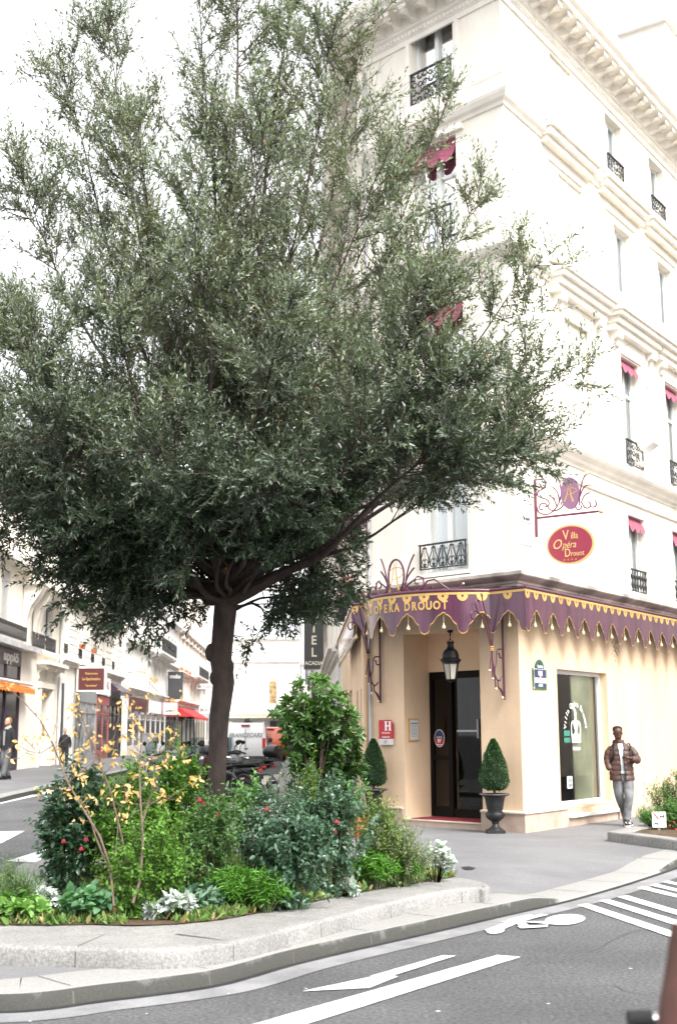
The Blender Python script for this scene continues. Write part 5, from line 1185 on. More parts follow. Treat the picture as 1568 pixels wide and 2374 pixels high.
shopfront(b6, LW, 150.5, 175, .41, 4.2, M_PALEP, .5, .6, bays=6)
# far end of the street: pale theatre-like front
FE = Wall((-19, 182), 90, 1)      # u runs to +x, outward toward the camera
fe = block(FE, 'theatre_building', 'bright pale building with arched windows closing the far end of the street', 0, 13.4, 15.5, M_LIME[2], [(5.4, 6.1)], [(1.5, 4.0)], cornices=[(4.6, .5), (12, .3), (15.3, .5)])
for u in (.8, 9.6): 
    s = MB(FE); s.add([(u+1.1*math.cos(a)*r, .06, 8.2+1.1*math.sin(a)*r) for a in [math.pi*i/12 for i in range(13)] for r in (1, 1.25)], [(2*i, 2*i+1, 2*i+3, 2*i+2) for i in range(12)]); s.build('arch_surround', M_LIME[0], fe)
s = MB(FE); s.add([(8.9, .05, 6.0), (9.9, .05, 6.0)]+[(9.4+.5*math.cos(a), .05, 9+.6*math.sin(a)) for a in [math.pi*i/8 for i in range(9)]], [tuple(range(11))]); s.build('arched_window', mat('warm_pane', (.60, .42, .20), .4, n=.4, scale=2), fe)
s = MB(FE); s.box(-.3, 13.2, .0, 2.2, 3.9, 4.15); s.build('entrance_canopy', mat('pale_ochre', (.78, .70, .56), .6, n=.05), fe); s = MB(FE); s.box(5.2, 6.4, .02, .1, .4, 3.4); s.box(9.0, 12.8, .02, .1, .4, 3.5); s.build('entrance_door', M_SHOPW, fe)
s = MB(FE); put_text(s, 'BERGERE', 1.2, lambda x, y, z: (4.2+x, .02+z, 13+y), bold=.02); s.build('roof_lettering', M_SHUT, fe)
fe2 = block(FE, 'stone_house', 'pale house with small shuttered windows beyond the HOTEL sign at the street end', 13.5, 30, 19, M_LIME[4], [(14+i*2.9, 15.1+i*2.9) for i in range(5)], [(4.6, 7.3), (8.6, 11), (12.4, 15)], cornices=[(4.4, .3), (11.6, .3), (18.8, .5)]); s = MB(FE); s.box(13.6, 29, .02, .12, .4, 3.6); s.build('shopfront', M_SHOPW, fe2)
# right row beyond the hotel
RW = Wall((L0.x, L0.y), SH, -1)
GR2 = 'stone houses along the right side of the street'
for i, (a, b, h, m, lab, st_) in enumerate([(16.1, 34, 16.5, 1, 'cream house just past the hotel on the right pavement', [(4.9, 6.8), (8.2, 10.4), (12, 14)]), (34.1, 62, 18, 0, 'beige house carrying the tall dark HOTEL ACADIA sign', [(4.9, 7), (8.4, 10.6), (12.4, 14.6)]), (62.1, 105, 17, 2, 'white house farther along the right pavement', [(4.9, 7), (8.4, 10.6), (12.4, 14.6)]), (105.1, 150, 18, 4, 'farthest grey house on the right side of the street', [(4.9, 7), (8.4, 10.6), (12.4, 14.6)])]):
    k = int((b-a)/3.4); t = block(RW, 'stone_house', lab, a, b, h, M_LIME[m], [(a+1.2+j*(b-a-1)/k, a+2.3+j*(b-a-1)/k) for j in range(k)], st_, grp=GR2, cornices=[(4.5, .45), (7.8, .3), (11.4, .5), (h-.1, .7)])
    shopfront(t, RW, a+.6, b-.6, .41, 4.1, [M_PALEP, M_PALEP, M_GREYP, M_PALEP][i], .5, .6, bays=k)
    if i == 1: balcony_slab(t, RW, 38, 50, 7.3, .8, M_LIME[0], 5); rail2(t, RW, 38.1, 49.9, 7.3, 8.3, .75)
# tall dark hotel sign
M_CHAR = mat('charcoal_board2', (.055, .056, .06), .45, n=.05)
ysg = 62.0; uu = ysg-L0.y
p0 = at(702, 1550, ysg); p1 = at(746, 1550, ysg); wl = RW(uu, 0, 0)
hz = thing('hotel_sign', 'tall charcoal vertical sign lettered HOTEL ACADIA hanging over the right pavement', 'sign', (p0.x, ysg, p0.z))
b = MB(); b.box(p0.x, p1.x, ysg-.08, ysg+.08, p0.z, p0.z+4.3); b.build('board', M_CHAR, hz)
b = MB(); b.box(p0.x-.03, p1.x+.03, ysg-.06, ysg+.06, p0.z-.05, p0.z-.005); b.box(p0.x-.03, p0.x-.003, ysg-.06, ysg+.06, p0.z-.05, p0.z+4.3); b.box(p1.x+.003, p1.x+.03, ysg-.06, ysg+.06, p0.z-.05, p0.z+4.3)
for z in (p0.z+.1, p0.z+4.1): b.box(p1.x, wl.x+.1, ysg-.03, ysg+.03, z, z+.06)
b.build('bracket', M_ZINC, hz)
b = MB(); cx_ = (p0.x+p1.x)/2
for i, c in enumerate('HOTEL'[::-1]): put_text(b, c, .62, lambda x, y, z: (cx_+x, ysg-.085-z, p0.z+.80+i*.60+y), bold=.012, depth=.004, sx=.9)
put_text(b, 'ACADIA', .26, lambda x, y, z: (cx_+x*.92, ysg-.085-z, p0.z+.28+y), bold=.006, depth=.004); b.build('sign_lettering', mat('cream_letters', (.80, .76, .60), .5, n=.03), hz)
t = thing('shop_sign', 'small grey square sign lettered M partly behind the green shrub', 'sign', (p0.x+.2, 66, p0.z-1.5)); b = MB(); q = at(720, 1600, 66); b.box(q.x-.05, q.x+.75, 65.95, 66.05, q.z-.55, q.z+.5); b.box(q.x+.7, 1.0, 65.98, 66.02, q.z+.3, q.z+.34); b.build('board', M_CHAR, t); b = MB(); put_text(b, 'M', .6, lambda x, y, z: (q.x+.35+x, 65.94-z, q.z+.12+y)); b.build('sign_lettering', M_DECAL, t)
# red geraniums in black boxes on the ledge of the left facade
M_GER = mat('red_geranium', (.50, .015, .03), .6, n=.2)
for i, u in enumerate((2.6, 4.6, 6.4, 8.0)): pot_plant(LS, u, .30, 4.64, ['first', 'second', 'third', 'fourth'][i]+' black box of red geraniums on the ledge above the left canopy', .6, M_GER, 'geranium boxes on the ledge', M_IRON, 40+i)
# opposite side of the side street (out of frame, seen in the shop glass)
ow = Wall(tuple(RT(0, 11.5, 0))[:2], 34.5, -1)
block(ow, 'stone_house', 'stone house opposite the tall shop window, seen only as its reflection', 6, 60, 15, M_LIME[0], [(8+i*3.5, 9.2+i*3.5) for i in range(14)], [(.6, 2.9), (4.6, 6.8), (8, 10.2)])
# ---------------- foliage machinery ----------------
def leaf_mesh(P, D, N, ln, wd, fold=.25, shape=.42, droop=.0, rngcol=None, cols=None):
    """one leaf per row: base P, direction D, normal N; six corners folded on the midrib"""
    n = len(P); D = D/np.linalg.norm(D, axis=1, keepdims=True); S = np.cross(D, N); S /= np.maximum(np.linalg.norm(S, axis=1, keepdims=True), 1e-6); U = np.cross(S, D)
    ln = ln[:, None]; wd = wd[:, None]; f = fold
    V = np.empty((n, 6, 3))
    V[:, 0] = P; V[:, 1] = P+D*ln*shape*.75+S*wd*.46+U*wd*f; V[:, 2] = P+D*ln*.72+S*wd*.36+U*(wd*f*.8-ln*droop*.3)
    V[:, 3] = P+D*ln-U*ln*droop; V[:, 4] = P+D*ln*.72-S*wd*.36+U*(wd*f*.8-ln*droop*.3); V[:, 5] = P+D*ln*shape*.75-S*wd*.46+U*wd*f
    return V
def leaves_obj(name, V, m, parent, cols=None, quads=True):
    n = len(V); me = bpy.data.meshes.new(name); me.vertices.add(n*6); me.vertices.foreach_set('co', V.reshape(-1).astype(np.float32))
    idx = (np.arange(n)*6)[:, None]+np.array([0, 1, 2, 3, 0, 3, 4, 5])[None]
    me.loops.add(n*8); me.loops.foreach_set('vertex_index', idx.reshape(-1).astype(np.int32))
    me.polygons.add(n*2); me.polygons.foreach_set('loop_start', (np.arange(n*2)*4).astype(np.int32)); me.polygons.foreach_set('loop_total', np.full(n*2, 4, np.int32))
    if cols is not None:
        a = me.color_attributes.new('tint', 'FLOAT_COLOR', 'POINT'); c = np.ones((n, 6, 4), np.float32); c[:, :, :3] = cols[:, None, :]; a.data.foreach_set('color', c.reshape(-1))
    me.update(); me.validate()
    return finish(me, name, m, parent)
def leaf_mat(name, rough=.38, trans=.25, spec=.5):
    if name in MATS: return MATS[name]
    m = bpy.data.materials.new(name); m.use_nodes = True; T = m.node_tree; B = T.nodes['Principled BSDF']; N = T.nodes.new; L = T.links.new
    a = N('ShaderNodeAttribute'); a.attribute_name = 'tint'; B.inputs['Roughness'].default_value = rough; B.inputs['Specular IOR Level'].default_value = spec
    L(a.outputs['Color'], B.inputs['Base Color']); tr = N('ShaderNodeBsdfTranslucent')
    g = N('ShaderNodeMix'); g.data_type = 'RGBA'; g.blend_type = 'MULTIPLY'; g.inputs[0].default_value = 1; g.inputs[7].default_value = (1.2, 1.5, .5, 1); L(a.outputs['Color'], g.inputs[6]); L(g.outputs[2], tr.inputs[0])
    ms = N('ShaderNodeMixShader'); ms.inputs[0].default_value = trans; L(B.outputs[0], ms.inputs[1]); L(tr.outputs[0], ms.inputs[2]); L(ms.outputs[0], T.nodes['Material Output'].inputs[0])
    MATS[name] = m; return m
M_LEAF = leaf_mat('evergreen_leaf', .30, .24, .6); M_LEAFS = leaf_mat('soft_leaf', .5, .35, .4); M_SILVER = leaf_mat('felted_leaf', .85, .15, .1); M_YEL = leaf_mat('autumn_leaf', .5, .45, .4)
M_BARK = mat('bark', (.055, .038, .032), .9, c2=(.026, .018, .015), scale=9, bump=1.0, bscale=22, stretch=(1, 1, .45), detail=9)
M_TWIG = mat('twig', (.075, .055, .035), .8, n=.2, scale=12); M_STEM = mat('green_stem', (.10, .13, .05), .7, n=.2, scale=12); M_STEMB = mat('grey_brown_stem', (.17, .12, .09), .8, n=.2, scale=20, bump=.3)
def sticks(name, A, B, r0, r1, m, parent, k=4):
    """many thin straight twigs as one mesh: rows A->B, tapered prisms"""
    n = len(A); D = B-A; L = np.linalg.norm(D, axis=1, keepdims=True); D = D/np.maximum(L, 1e-6); X = np.cross(D, np.array([.31, .17, .93])); X /= np.linalg.norm(X, axis=1, keepdims=True); Y = np.cross(D, X)
    V = np.empty((n, 2*k, 3)); r0 = np.broadcast_to(np.asarray(r0, float).reshape(-1, 1), (n, 1)); r1 = np.broadcast_to(np.asarray(r1, float).reshape(-1, 1), (n, 1))
    for j in range(k):
        a = 2*math.pi*j/k; o = X*math.cos(a)+Y*math.sin(a); V[:, j] = A+o*r0; V[:, k+j] = B+o*r1
    base = np.array([[j, (j+1) % k, k+(j+1) % k, k+j] for j in range(k)]).reshape(-1)
    me = bpy.data.meshes.new(name); me.vertices.add(n*2*k); me.vertices.foreach_set('co', V.reshape(-1).astype(np.float32))
    idx = (np.arange(n)*2*k)[:, None]+base[None]; me.loops.add(idx.size); me.loops.foreach_set('vertex_index', idx.reshape(-1).astype(np.int32))
    me.polygons.add(n*k); me.polygons.foreach_set('loop_start', (np.arange(n*k)*4).astype(np.int32)); me.polygons.foreach_set('loop_total', np.full(n*k, 4, np.int32)); me.update()
    return finish(me, name, m, parent)
def unit(v): return v/np.maximum(np.linalg.norm(v, axis=-1, keepdims=True), 1e-9)

# ---------------- the street tree ----------------
YT = 13.0
def pt(x, y, Y): return np.array(at(x, y, Y))
TB = pt(486, 1990, YT); TB[2] = .2
TREE = thing('evergreen_tree', 'large evergreen street tree with dark glossy crown growing in the corner planting bed', 'tree', (float(TB[0]), YT, .2))
tpts = [(481, 2010, 13.4), (492, 1900, 12.6), (499, 1780, 12.0), (504, 1660, 12.9), (514, 1580, 14.4), (508, 1520, 14.9), (516, 1450, 14.2), (521, 1400, 15.5), (523, 1350, 15.), (527, 1270, 12.5), (531, 1180, 10)]
tb = MB()
P_ = []; r_ = []
for i in range(len(tpts)-1):
    for j in range(4):
        t = j/4; a = pt(*tpts[i][:2], YT); b = pt(*tpts[i+1][:2], YT); P_.append(a+(b-a)*t); r_.append((tpts[i][2]*(1-t)+tpts[i+1][2]*t)/100*.77)
tb.tube([tuple(p) for p in P_], r_, 20)
for i in range(len(tb.v)):
    x, y, z = tb.v[i]; a = math.atan2(y-YT, x-(-1.25)); w_ = 1+.045*math.sin(a*3+z*3)+.03*math.sin(a*7+z*9); cx_ = float(np.interp(z, [p[2] for p in P_], [p[0] for p in P_])); tb.v[i] = (cx_+(x-cx_)*w_, YT+(y-YT)*w_, z)
for (x, y, r, sc) in ((487, 1510, .075, (.9, .8, 1.3)), (527, 1545, .075, (.75, .8, 1.3)), (500, 1568, .08, (1., .9, 1.2))): c = pt(x, y, YT-.02); tb.ball(tuple(c), r, 12, 8, sc)
tb.build('trunk', M_BARK, TREE, smooth=True)
kn = MB(); c = pt(522, 1322, YT-.155); kn.ball(tuple(c), .036, 12, 6, (.8, .5, 1.2)); kn.build('pruning_scar', mat('cut_wood', (.42, .17, .05), .8, n=.15, scale=30), TREE, smooth=True)
FK = pt(522, 1385, YT)
# main limbs: (pixel x, pixel y at the tip, distance, base radius cm, start height px)
LIMBS = [(1010, 1040, 11.3, 7.5, 1392, 'arm'), (330, 1250, 12.9, 5.5, 1400, 'low'), (120, 1120, 12.4, 5, 1380, ''), (-60, 1090, 13.2, 5, 1360, ''), (1150, 960, 13.2, 5, 1350, ''), (1265, 885, 12.4, 4.5, 1370, ''),
 (1240, 620, 13, 5, 1320, ''), (1105, 460, 12.8, 5, 1300, ''), (1040, 265, 13.5, 5, 1260, ''), (850, 90, 13.0, 5, 1240, ''), (690, -80, 13.2, 6, 1200, ''), (560, -160, 12.8, 6, 1180, ''), (480, -60, 13.6, 5, 1190, ''),
 (250, 60, 13.0, 5, 1220, ''), (150, 160, 13.3, 4.5, 1230, ''), (60, 420, 12.8, 5, 1260, ''), (-60, 620, 13.0, 5, 1290, ''), (-120, 860, 12.7, 5, 1320, ''), (330, 300, 12.2, 5, 1250, ''), (620, 250, 11.6, 5, 1240, ''),
 (860, 420, 11.5, 5, 1260, ''), (460, 480, 11.3, 5, 1260, ''), (1000, 700, 11.0, 5, 1300, ''), (250, 720, 11.0, 5, 1300, ''), (640, 760, 10.5, 5, 1300, ''), (850, 1000, 10.6, 5, 1340, ''), (400, 1020, 10.4, 5, 1340, ''), (100, 980, 10.9, 5, 1340, ''),
 (640, 1080, 10.3, 4, 1350, ''), (1060, 880, 10.9, 4, 1340, ''), (700, 300, 15.0, 5, 1240, ''), (350, 600, 15.6, 5, 1280, ''), (960, 650, 15.6, 5, 1290, ''), (620, 900, 16.2, 5, 1320, ''), (200, 1000, 15.5, 4, 1350, ''), (1020, 1000, 15.2, 4, 1350, ''), (780, 60, 12.6, 4, 1220, ''), (930, 330, 13.8, 4, 1240, ''), (540, 560, 13.2, 5, 1250, ''), (30, 760, 11.5, 4, 1300, ''), (660, 1270, 12.2, 4, 1400, 'low'), (280, 1215, 11.5, 4, 1395, 'low'), (960, 1040, 11.7, 3.5, 1385, 'low'), (1180, 1030, 11.8, 3.5, 1360, ''), (-40, 1050, 11.5, 3.5, 1370, ''), (650, 1425, 12.8, 2.5, 1398, 'low'), (700, 1335, 12.5, 3, 1395, 'low'), (700, 1385, 13.6, 2.5, 1398, 'low'), (240, 1290, 12.2, 3, 1395, 'low'), (40, 1200, 12.5, 3.5, 1390, 'low'), (330, 1330, 13.5, 2.5, 1398, 'low'), (445, 1365, 13.2, 1.5, 1400, 'low'), (560, 1225, 11.5, 3, 1390, 'low'), (480, 1200, 11.2, 3, 1385, 'low'), (735, 1150, 11.3, 3, 1385, 'low'), (180, 1170, 11.6, 3, 1390, 'low'), (300, 1180, 14.5, 3, 1390, 'low'), (780, 1200, 14.6, 3, 1390, 'low'), (600, 1220, 15.2, 3, 1390, 'low'), (60, 1120, 14.5, 3, 1390, 'low')]
r_l = np.random.default_rng(5)
SB_A, SB_B, SB_D, SB_T, SB_L = [], [], [], [], []
lb_ = MB(); limbpaths = []
for (x, y, Y, br, sy, kd) in LIMBS:
    S = pt(522, sy, YT); E = pt(x, y, Y); d = E-S; Lb = np.linalg.norm(d)
    hor = np.array([d[0], d[1], 0]); hn = np.linalg.norm(hor)
    mid = S+d*.42+np.array([0, 0, -.10*Lb if kd != 'low' else -.02*Lb])*(1 if hn > 1 else .2)+hor*.06
    path = []
    for t in np.linspace(0, 1, 15): q = (1-t)**2*S+2*t*(1-t)*mid+t*t*E; path.append(q+np.array([math.sin(t*9+x), math.cos(t*8+y), math.sin(t*11+x)])*.065*min(1, t*3)*(1-t*.4))
    limbpaths.append(np.array(path)); rr = [br/100*(.93*(1-t)**1.25+.07) for t in np.linspace(0, 1, 15)]
    lb_.tube([tuple(p) for p in path], rr, 8)
    ns = int((9+Lb*8.2)*(.62 if (x > 820 and y < 700) else (.85 if y < 350 else 1)))
    for _ in range(ns):
        t = 1-(r_l.random()**1.25)*(.72 if kd == '' else (.6 if kd == 'low' else .22)); i = min(13, int(t*14)); p = path[i]+(path[i+1]-path[i])*(t*14-i); tg = unit(path[i+1]-path[i])
        rnd = unit(r_l.normal(size=3)); out = unit(np.array([p[0]-FK[0], p[1]-FK[1], (p[2]-FK[2])*.4+.01]))
        upb = .48 if p[2] > 4.0 else (.12 if p[2] > 3.2 else -.05)
        dd = unit(tg*.42+rnd*.95+out*.32+np.array([0, 0, upb*.85])); L_ = r_l.uniform(.45, 1.05)*(1.12-.45*t)
        SB_A.append(p); SB_B.append(p+dd*L_); SB_D.append(dd); SB_T.append(t); SB_L.append(L_)
lb_.build('limbs', M_BARK, TREE, smooth=True)
SB_A, SB_B, SB_D, SB_T, SB_L = map(np.array, (SB_A, SB_B, SB_D, SB_T, SB_L))
arm0 = limbpaths[0]; ax0 = arm0[:, 0]/arm0[:, 1]*2885; az0 = (arm0[:, 2]-1.8)/arm0[:, 1]; os0 = np.argsort(ax0)
def clear_zone(q):      # around the fork and the long bare limb nothing sprouts
    X = q[:, 0]/q[:, 1]*2885; Z = (q[:, 2]-1.8)/q[:, 1]; zl = np.interp(X, ax0[os0], az0[os0])
    return ((X > 70) & (Z < .178)) | ((X > -235) & (X < ax0.max()-35) & (np.abs(Z-zl) < .0125) & (q[:, 1] < 12.9)) | ((np.abs(X+262) < 85) & (Z < .140) & (q[:, 1] < 13.0)) | ((X > -98) & (Z < .086)) | ((X > -160) & (Z < .076))
ok_ = ~(clear_zone(SB_B) | clear_zone((SB_A+SB_B)/2)); SB_A, SB_B, SB_D, SB_T, SB_L = SB_A[ok_], SB_B[ok_], SB_D[ok_], SB_T[ok_], SB_L[ok_]
sticks('branchlets', SB_A, SB_B, .007, .003, M_BARK, TREE, 4)
# leafy shoots along every branchlet
nsb = len(SB_A); K = 14; si = np.repeat(np.arange(nsb), K); tt = 1-r_l.random(nsb*K)**1.3*.85
base = SB_A[si]+(SB_B-SB_A)[si]*tt[:, None]; rnd = unit(r_l.normal(size=(nsb*K, 3)))
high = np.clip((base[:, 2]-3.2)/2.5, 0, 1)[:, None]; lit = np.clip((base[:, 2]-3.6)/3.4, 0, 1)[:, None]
sd_ = unit(SB_D[si]*.62+rnd*.80+np.array([0, 0, 1.])*(.08+.55*high)); sl_n = r_l.uniform(.16, .38, nsb*K)*(1+.25*high[:, 0])
tipx = (r_l.random(nsb*K) < .035) & (base[:, 2] > 4); sl_n[tipx] *= 1.9
bend = unit(r_l.normal(size=(nsb*K, 3)))*.18
sk_ = ~clear_zone(base+sd_*sl_n[:, None]); sticks('shoots', base[sk_], (base+sd_*sl_n[:, None])[sk_], .003, .0015, M_TWIG, TREE, 3)
K2 = 17; li = np.repeat(np.arange(nsb*K), K2); j = np.tile(np.arange(K2), nsb*K); t2 = (j+.6+r_l.random(len(li))*.4)/K2
p = base[li]+sd_[li]*(sl_n[li]*t2)[:, None]+bend[li]*(t2**2*sl_n[li])[:, None]
ang = j*2.4+r_l.random(len(li))*.8; X = unit(np.cross(sd_, np.array([.3, .5, .81]))); Y_ = np.cross(sd_, X)
rad = X[li]*np.cos(ang)[:, None]+Y_[li]*np.sin(ang)[:, None]
op = (.95-.5*t2)[:, None]; ld = unit(sd_[li]*(1-.45*op)+rad*op*.9+r_l.normal(size=(len(li), 3))*.18-np.array([0, 0, .12])*(1-high[li]))
nn = unit(np.cross(np.cross(ld, rad), ld)*-1+r_l.normal(size=(len(li), 3))*.35+np.array([0, 0, .5]))
lln = r_l.uniform(.042, .078, len(li))*(1-.25*t2); lwd = lln*r_l.uniform(.32, .44, len(li))
keep = r_l.random(len(li)) < .95-.28*np.clip((p[:, 2]-5.6)/3.2, 0, 1)
keep &= (r_l.random(nsb*K)[li] > .24*np.clip((p[:, 2]-4.6)/3., 0, 1))
px_x = p[:, 0]/p[:, 1]*2885; pz_ = (p[:, 2]-1.8)/p[:, 1]      # keep the fork and the long bare right-hand limb clear of leaves
keep &= ~((px_x > 70) & (pz_ < .178))
armp = limbpaths[0]; ax_ = armp[:, 0]/armp[:, 1]*2885; az_ = (armp[:, 2]-1.8)/armp[:, 1]; o_s = np.argsort(ax_); zl_ = np.interp(px_x, ax_[o_s], az_[o_s])
keep &= ~((px_x > -235) & (px_x < ax_.max()-35) & (np.abs(pz_-zl_) < .0125) & (p[:, 1] < 12.9))
keep &= ~(((np.abs(px_x+262) < 85) & (pz_ < .140) & (p[:, 1] < 13.0)) | ((px_x > -98) & (pz_ < .086)) | ((px_x > -160) & (pz_ < .076)))
V = leaf_mesh(p, ld, nn, lln, lwd, fold=.22, droop=.06)
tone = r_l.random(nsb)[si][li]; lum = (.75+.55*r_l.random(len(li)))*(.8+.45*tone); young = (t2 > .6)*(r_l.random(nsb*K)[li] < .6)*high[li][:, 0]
c0 = np.array([.024, .046, .023]); c1 = np.array([.145, .168, .130]); c2 = np.array([.20, .24, .145]); grey = np.array([.32, .34, .31])  # dark below, pale and grey above: shade and glare painted into the leaves
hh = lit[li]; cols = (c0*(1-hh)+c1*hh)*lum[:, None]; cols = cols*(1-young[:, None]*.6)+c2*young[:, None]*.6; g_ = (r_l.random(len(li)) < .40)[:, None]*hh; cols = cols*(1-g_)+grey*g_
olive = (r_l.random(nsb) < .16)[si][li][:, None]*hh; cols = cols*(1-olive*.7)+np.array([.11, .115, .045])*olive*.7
bn = r_l.random(len(li)) < .0012; cols[bn] = (.28, .13, .03)
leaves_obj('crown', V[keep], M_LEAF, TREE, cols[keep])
print('tree leaves', keep.sum())
# ---------------- planting beds ----------------
def pz(x, y, Y): return at(x, y, Y)
po = [gnd(x, y, .26) for x, y in [(-150, 2150), (-60, 2178), (0, 2185), (100, 2188), (200, 2191), (330, 2197), (430, 2194), (520, 2184), (610, 2163), (700, 2141), (800, 2116), (900, 2091), (1000, 2070), (1090, 2058), (1122, 2062), (1130, 2052)]]
po = [(p.x, p.y) for p in po]; tipx_, tipy_ = po[-1]
outline = [(-3.35, 16.4), (-3.55, 15.5), (-3.6, 12.5), (-3.6, 11.0), (-3.45, 10.1)]+[p for p in po if p[0] > -3.0]+[(tipx_-.12, tipy_+.35), (.75, 15.3), (-.6, 16.5), (-1.2, 16.7)]
outline = smooth_path(outline+[outline[0]], 2)[:-1]
def bed(outl, name, label, soil_label, h=.14, base=.12, w=.3):
    t = thing(name, label, 'planter', (sum(p[0] for p in outl)/len(outl), sum(p[1] for p in outl)/len(outl), base))
    s = MB(); s.sweep(outl, [(-.002, base-.04), (0, base-.02), (0, base+h-.03), (-.008, base+h-.012), (-.03, base+h), (-w, base+h)] if w < .2 else [(-.002, base-.04), (0, base-.02), (0, base+h-.025), (-.022, base+h), (-w+.02, base+h), (-w, base+h-.02), (-w, base-.02)], closed=True, zf=gz)
    s.build('stone_edging', M_GRAN, t, smooth=True)
    j = MB(); F_ = PathF([outl[i] for i in range(len(outl))]+[outl[0]]); u = .4
    while u < F_.L:
        P1 = lambda d, o, z: tuple(F_(u+d, o, z+gz(F_(u, 0, 0).x, F_(u, 0, 0).y))); j.add([P1(-.004, .002, base), P1(.004, .002, base), P1(.004, .002, base+h-.03), P1(-.004, .002, base+h-.03)], [(0, 1, 2, 3)]); j.add([P1(-.004, -.03, base+h+.0025), P1(.004, -.03, base+h+.0025), P1(.004, -.6, base+h+.0025), P1(-.004, -.6, base+h+.0025)], [(0, 1, 2, 3)]); u += 1.25
    j.build('stone_joints', M_JOINT, t); return t
BED = bed(outline, 'planting_bed', 'low pale granite planting bed edging the corner around the big tree', '', w=.07)
import bmesh as _bm
def fill(outl, inset, z, name, m, sub=1):
    s = MB(); s.sweep(outl, [(-inset, 0), (-inset, .001)], closed=True); pts = s.v[::2]; bm = _bm.new(); f = bm.faces.new([bm.verts.new((x, y, 0)) for x, y, _ in pts]); _bm.ops.triangulate(bm, faces=[f]); _bm.ops.subdivide_edges(bm, edges=bm.edges[:], cuts=3, use_grid_fill=True)
    rr_ = random.Random(4)
    for v in bm.verts: v.co.z = z+gz(v.co.x, v.co.y)+rr_.uniform(-.012, .03)
    me = bpy.data.meshes.new(name); bm.to_mesh(me); bm.free(); o = finish(me, name, m, None); o['kind'] = 'structure'; return o
def flat_poly(pts, z, name, m, par=None, kind=None, amp=0.0):
    bm = _bm.new(); _bm.ops.triangulate(bm, faces=[bm.faces.new([bm.verts.new((x, y, 0)) for x, y in pts])]); _bm.ops.subdivide_edges(bm, edges=bm.edges[:], cuts=3, use_grid_fill=True); rr_ = random.Random(4)
    for v in bm.verts: v.co.z = z+gz(v.co.x, v.co.y)+rr_.uniform(0, amp)
    me = bpy.data.meshes.new(name); bm.to_mesh(me); bm.free(); o = finish(me, name, m, par)
    if kind: o['kind'] = kind
    return o
s_ = MB(); s_.sweep(outline, [(-.04, 0), (-.04, .001)], closed=True); flat_poly([(x, y) for x, y, _ in s_.v[::2]], .2585, 'stone_top', M_GRAN, BED)
inn = [gnd(x, y, .26) for x, y in [(-60, 2138), (0, 2138), (100, 2140), (200, 2139), (300, 2143), (400, 2140), (500, 2131), (600, 2114), (700, 2094), (800, 2074), (900, 2057), (1000, 2043), (1050, 2034)]]
inn = [Vector((p.x, p.y)) for p in inn]
INNER = [(-2.7, 14.5), (-2.9, 12.6)]+[(p.x, p.y) for p in inn]+[(.9, 14.6), (-.2, 15.7), (-1.6, 16.1)]
flat_poly(INNER, .263, 'soil', M_SOIL, kind='structure', amp=.008)
r7 = np.random.default_rng(11)
def spread_tint(n, c0, c1, j=.25):
    t = r7.random(n)[:, None]; return (np.array(c0)*(1-t)+np.array(c1)*t)*(1-j/2+j*r7.random(n)[:, None])
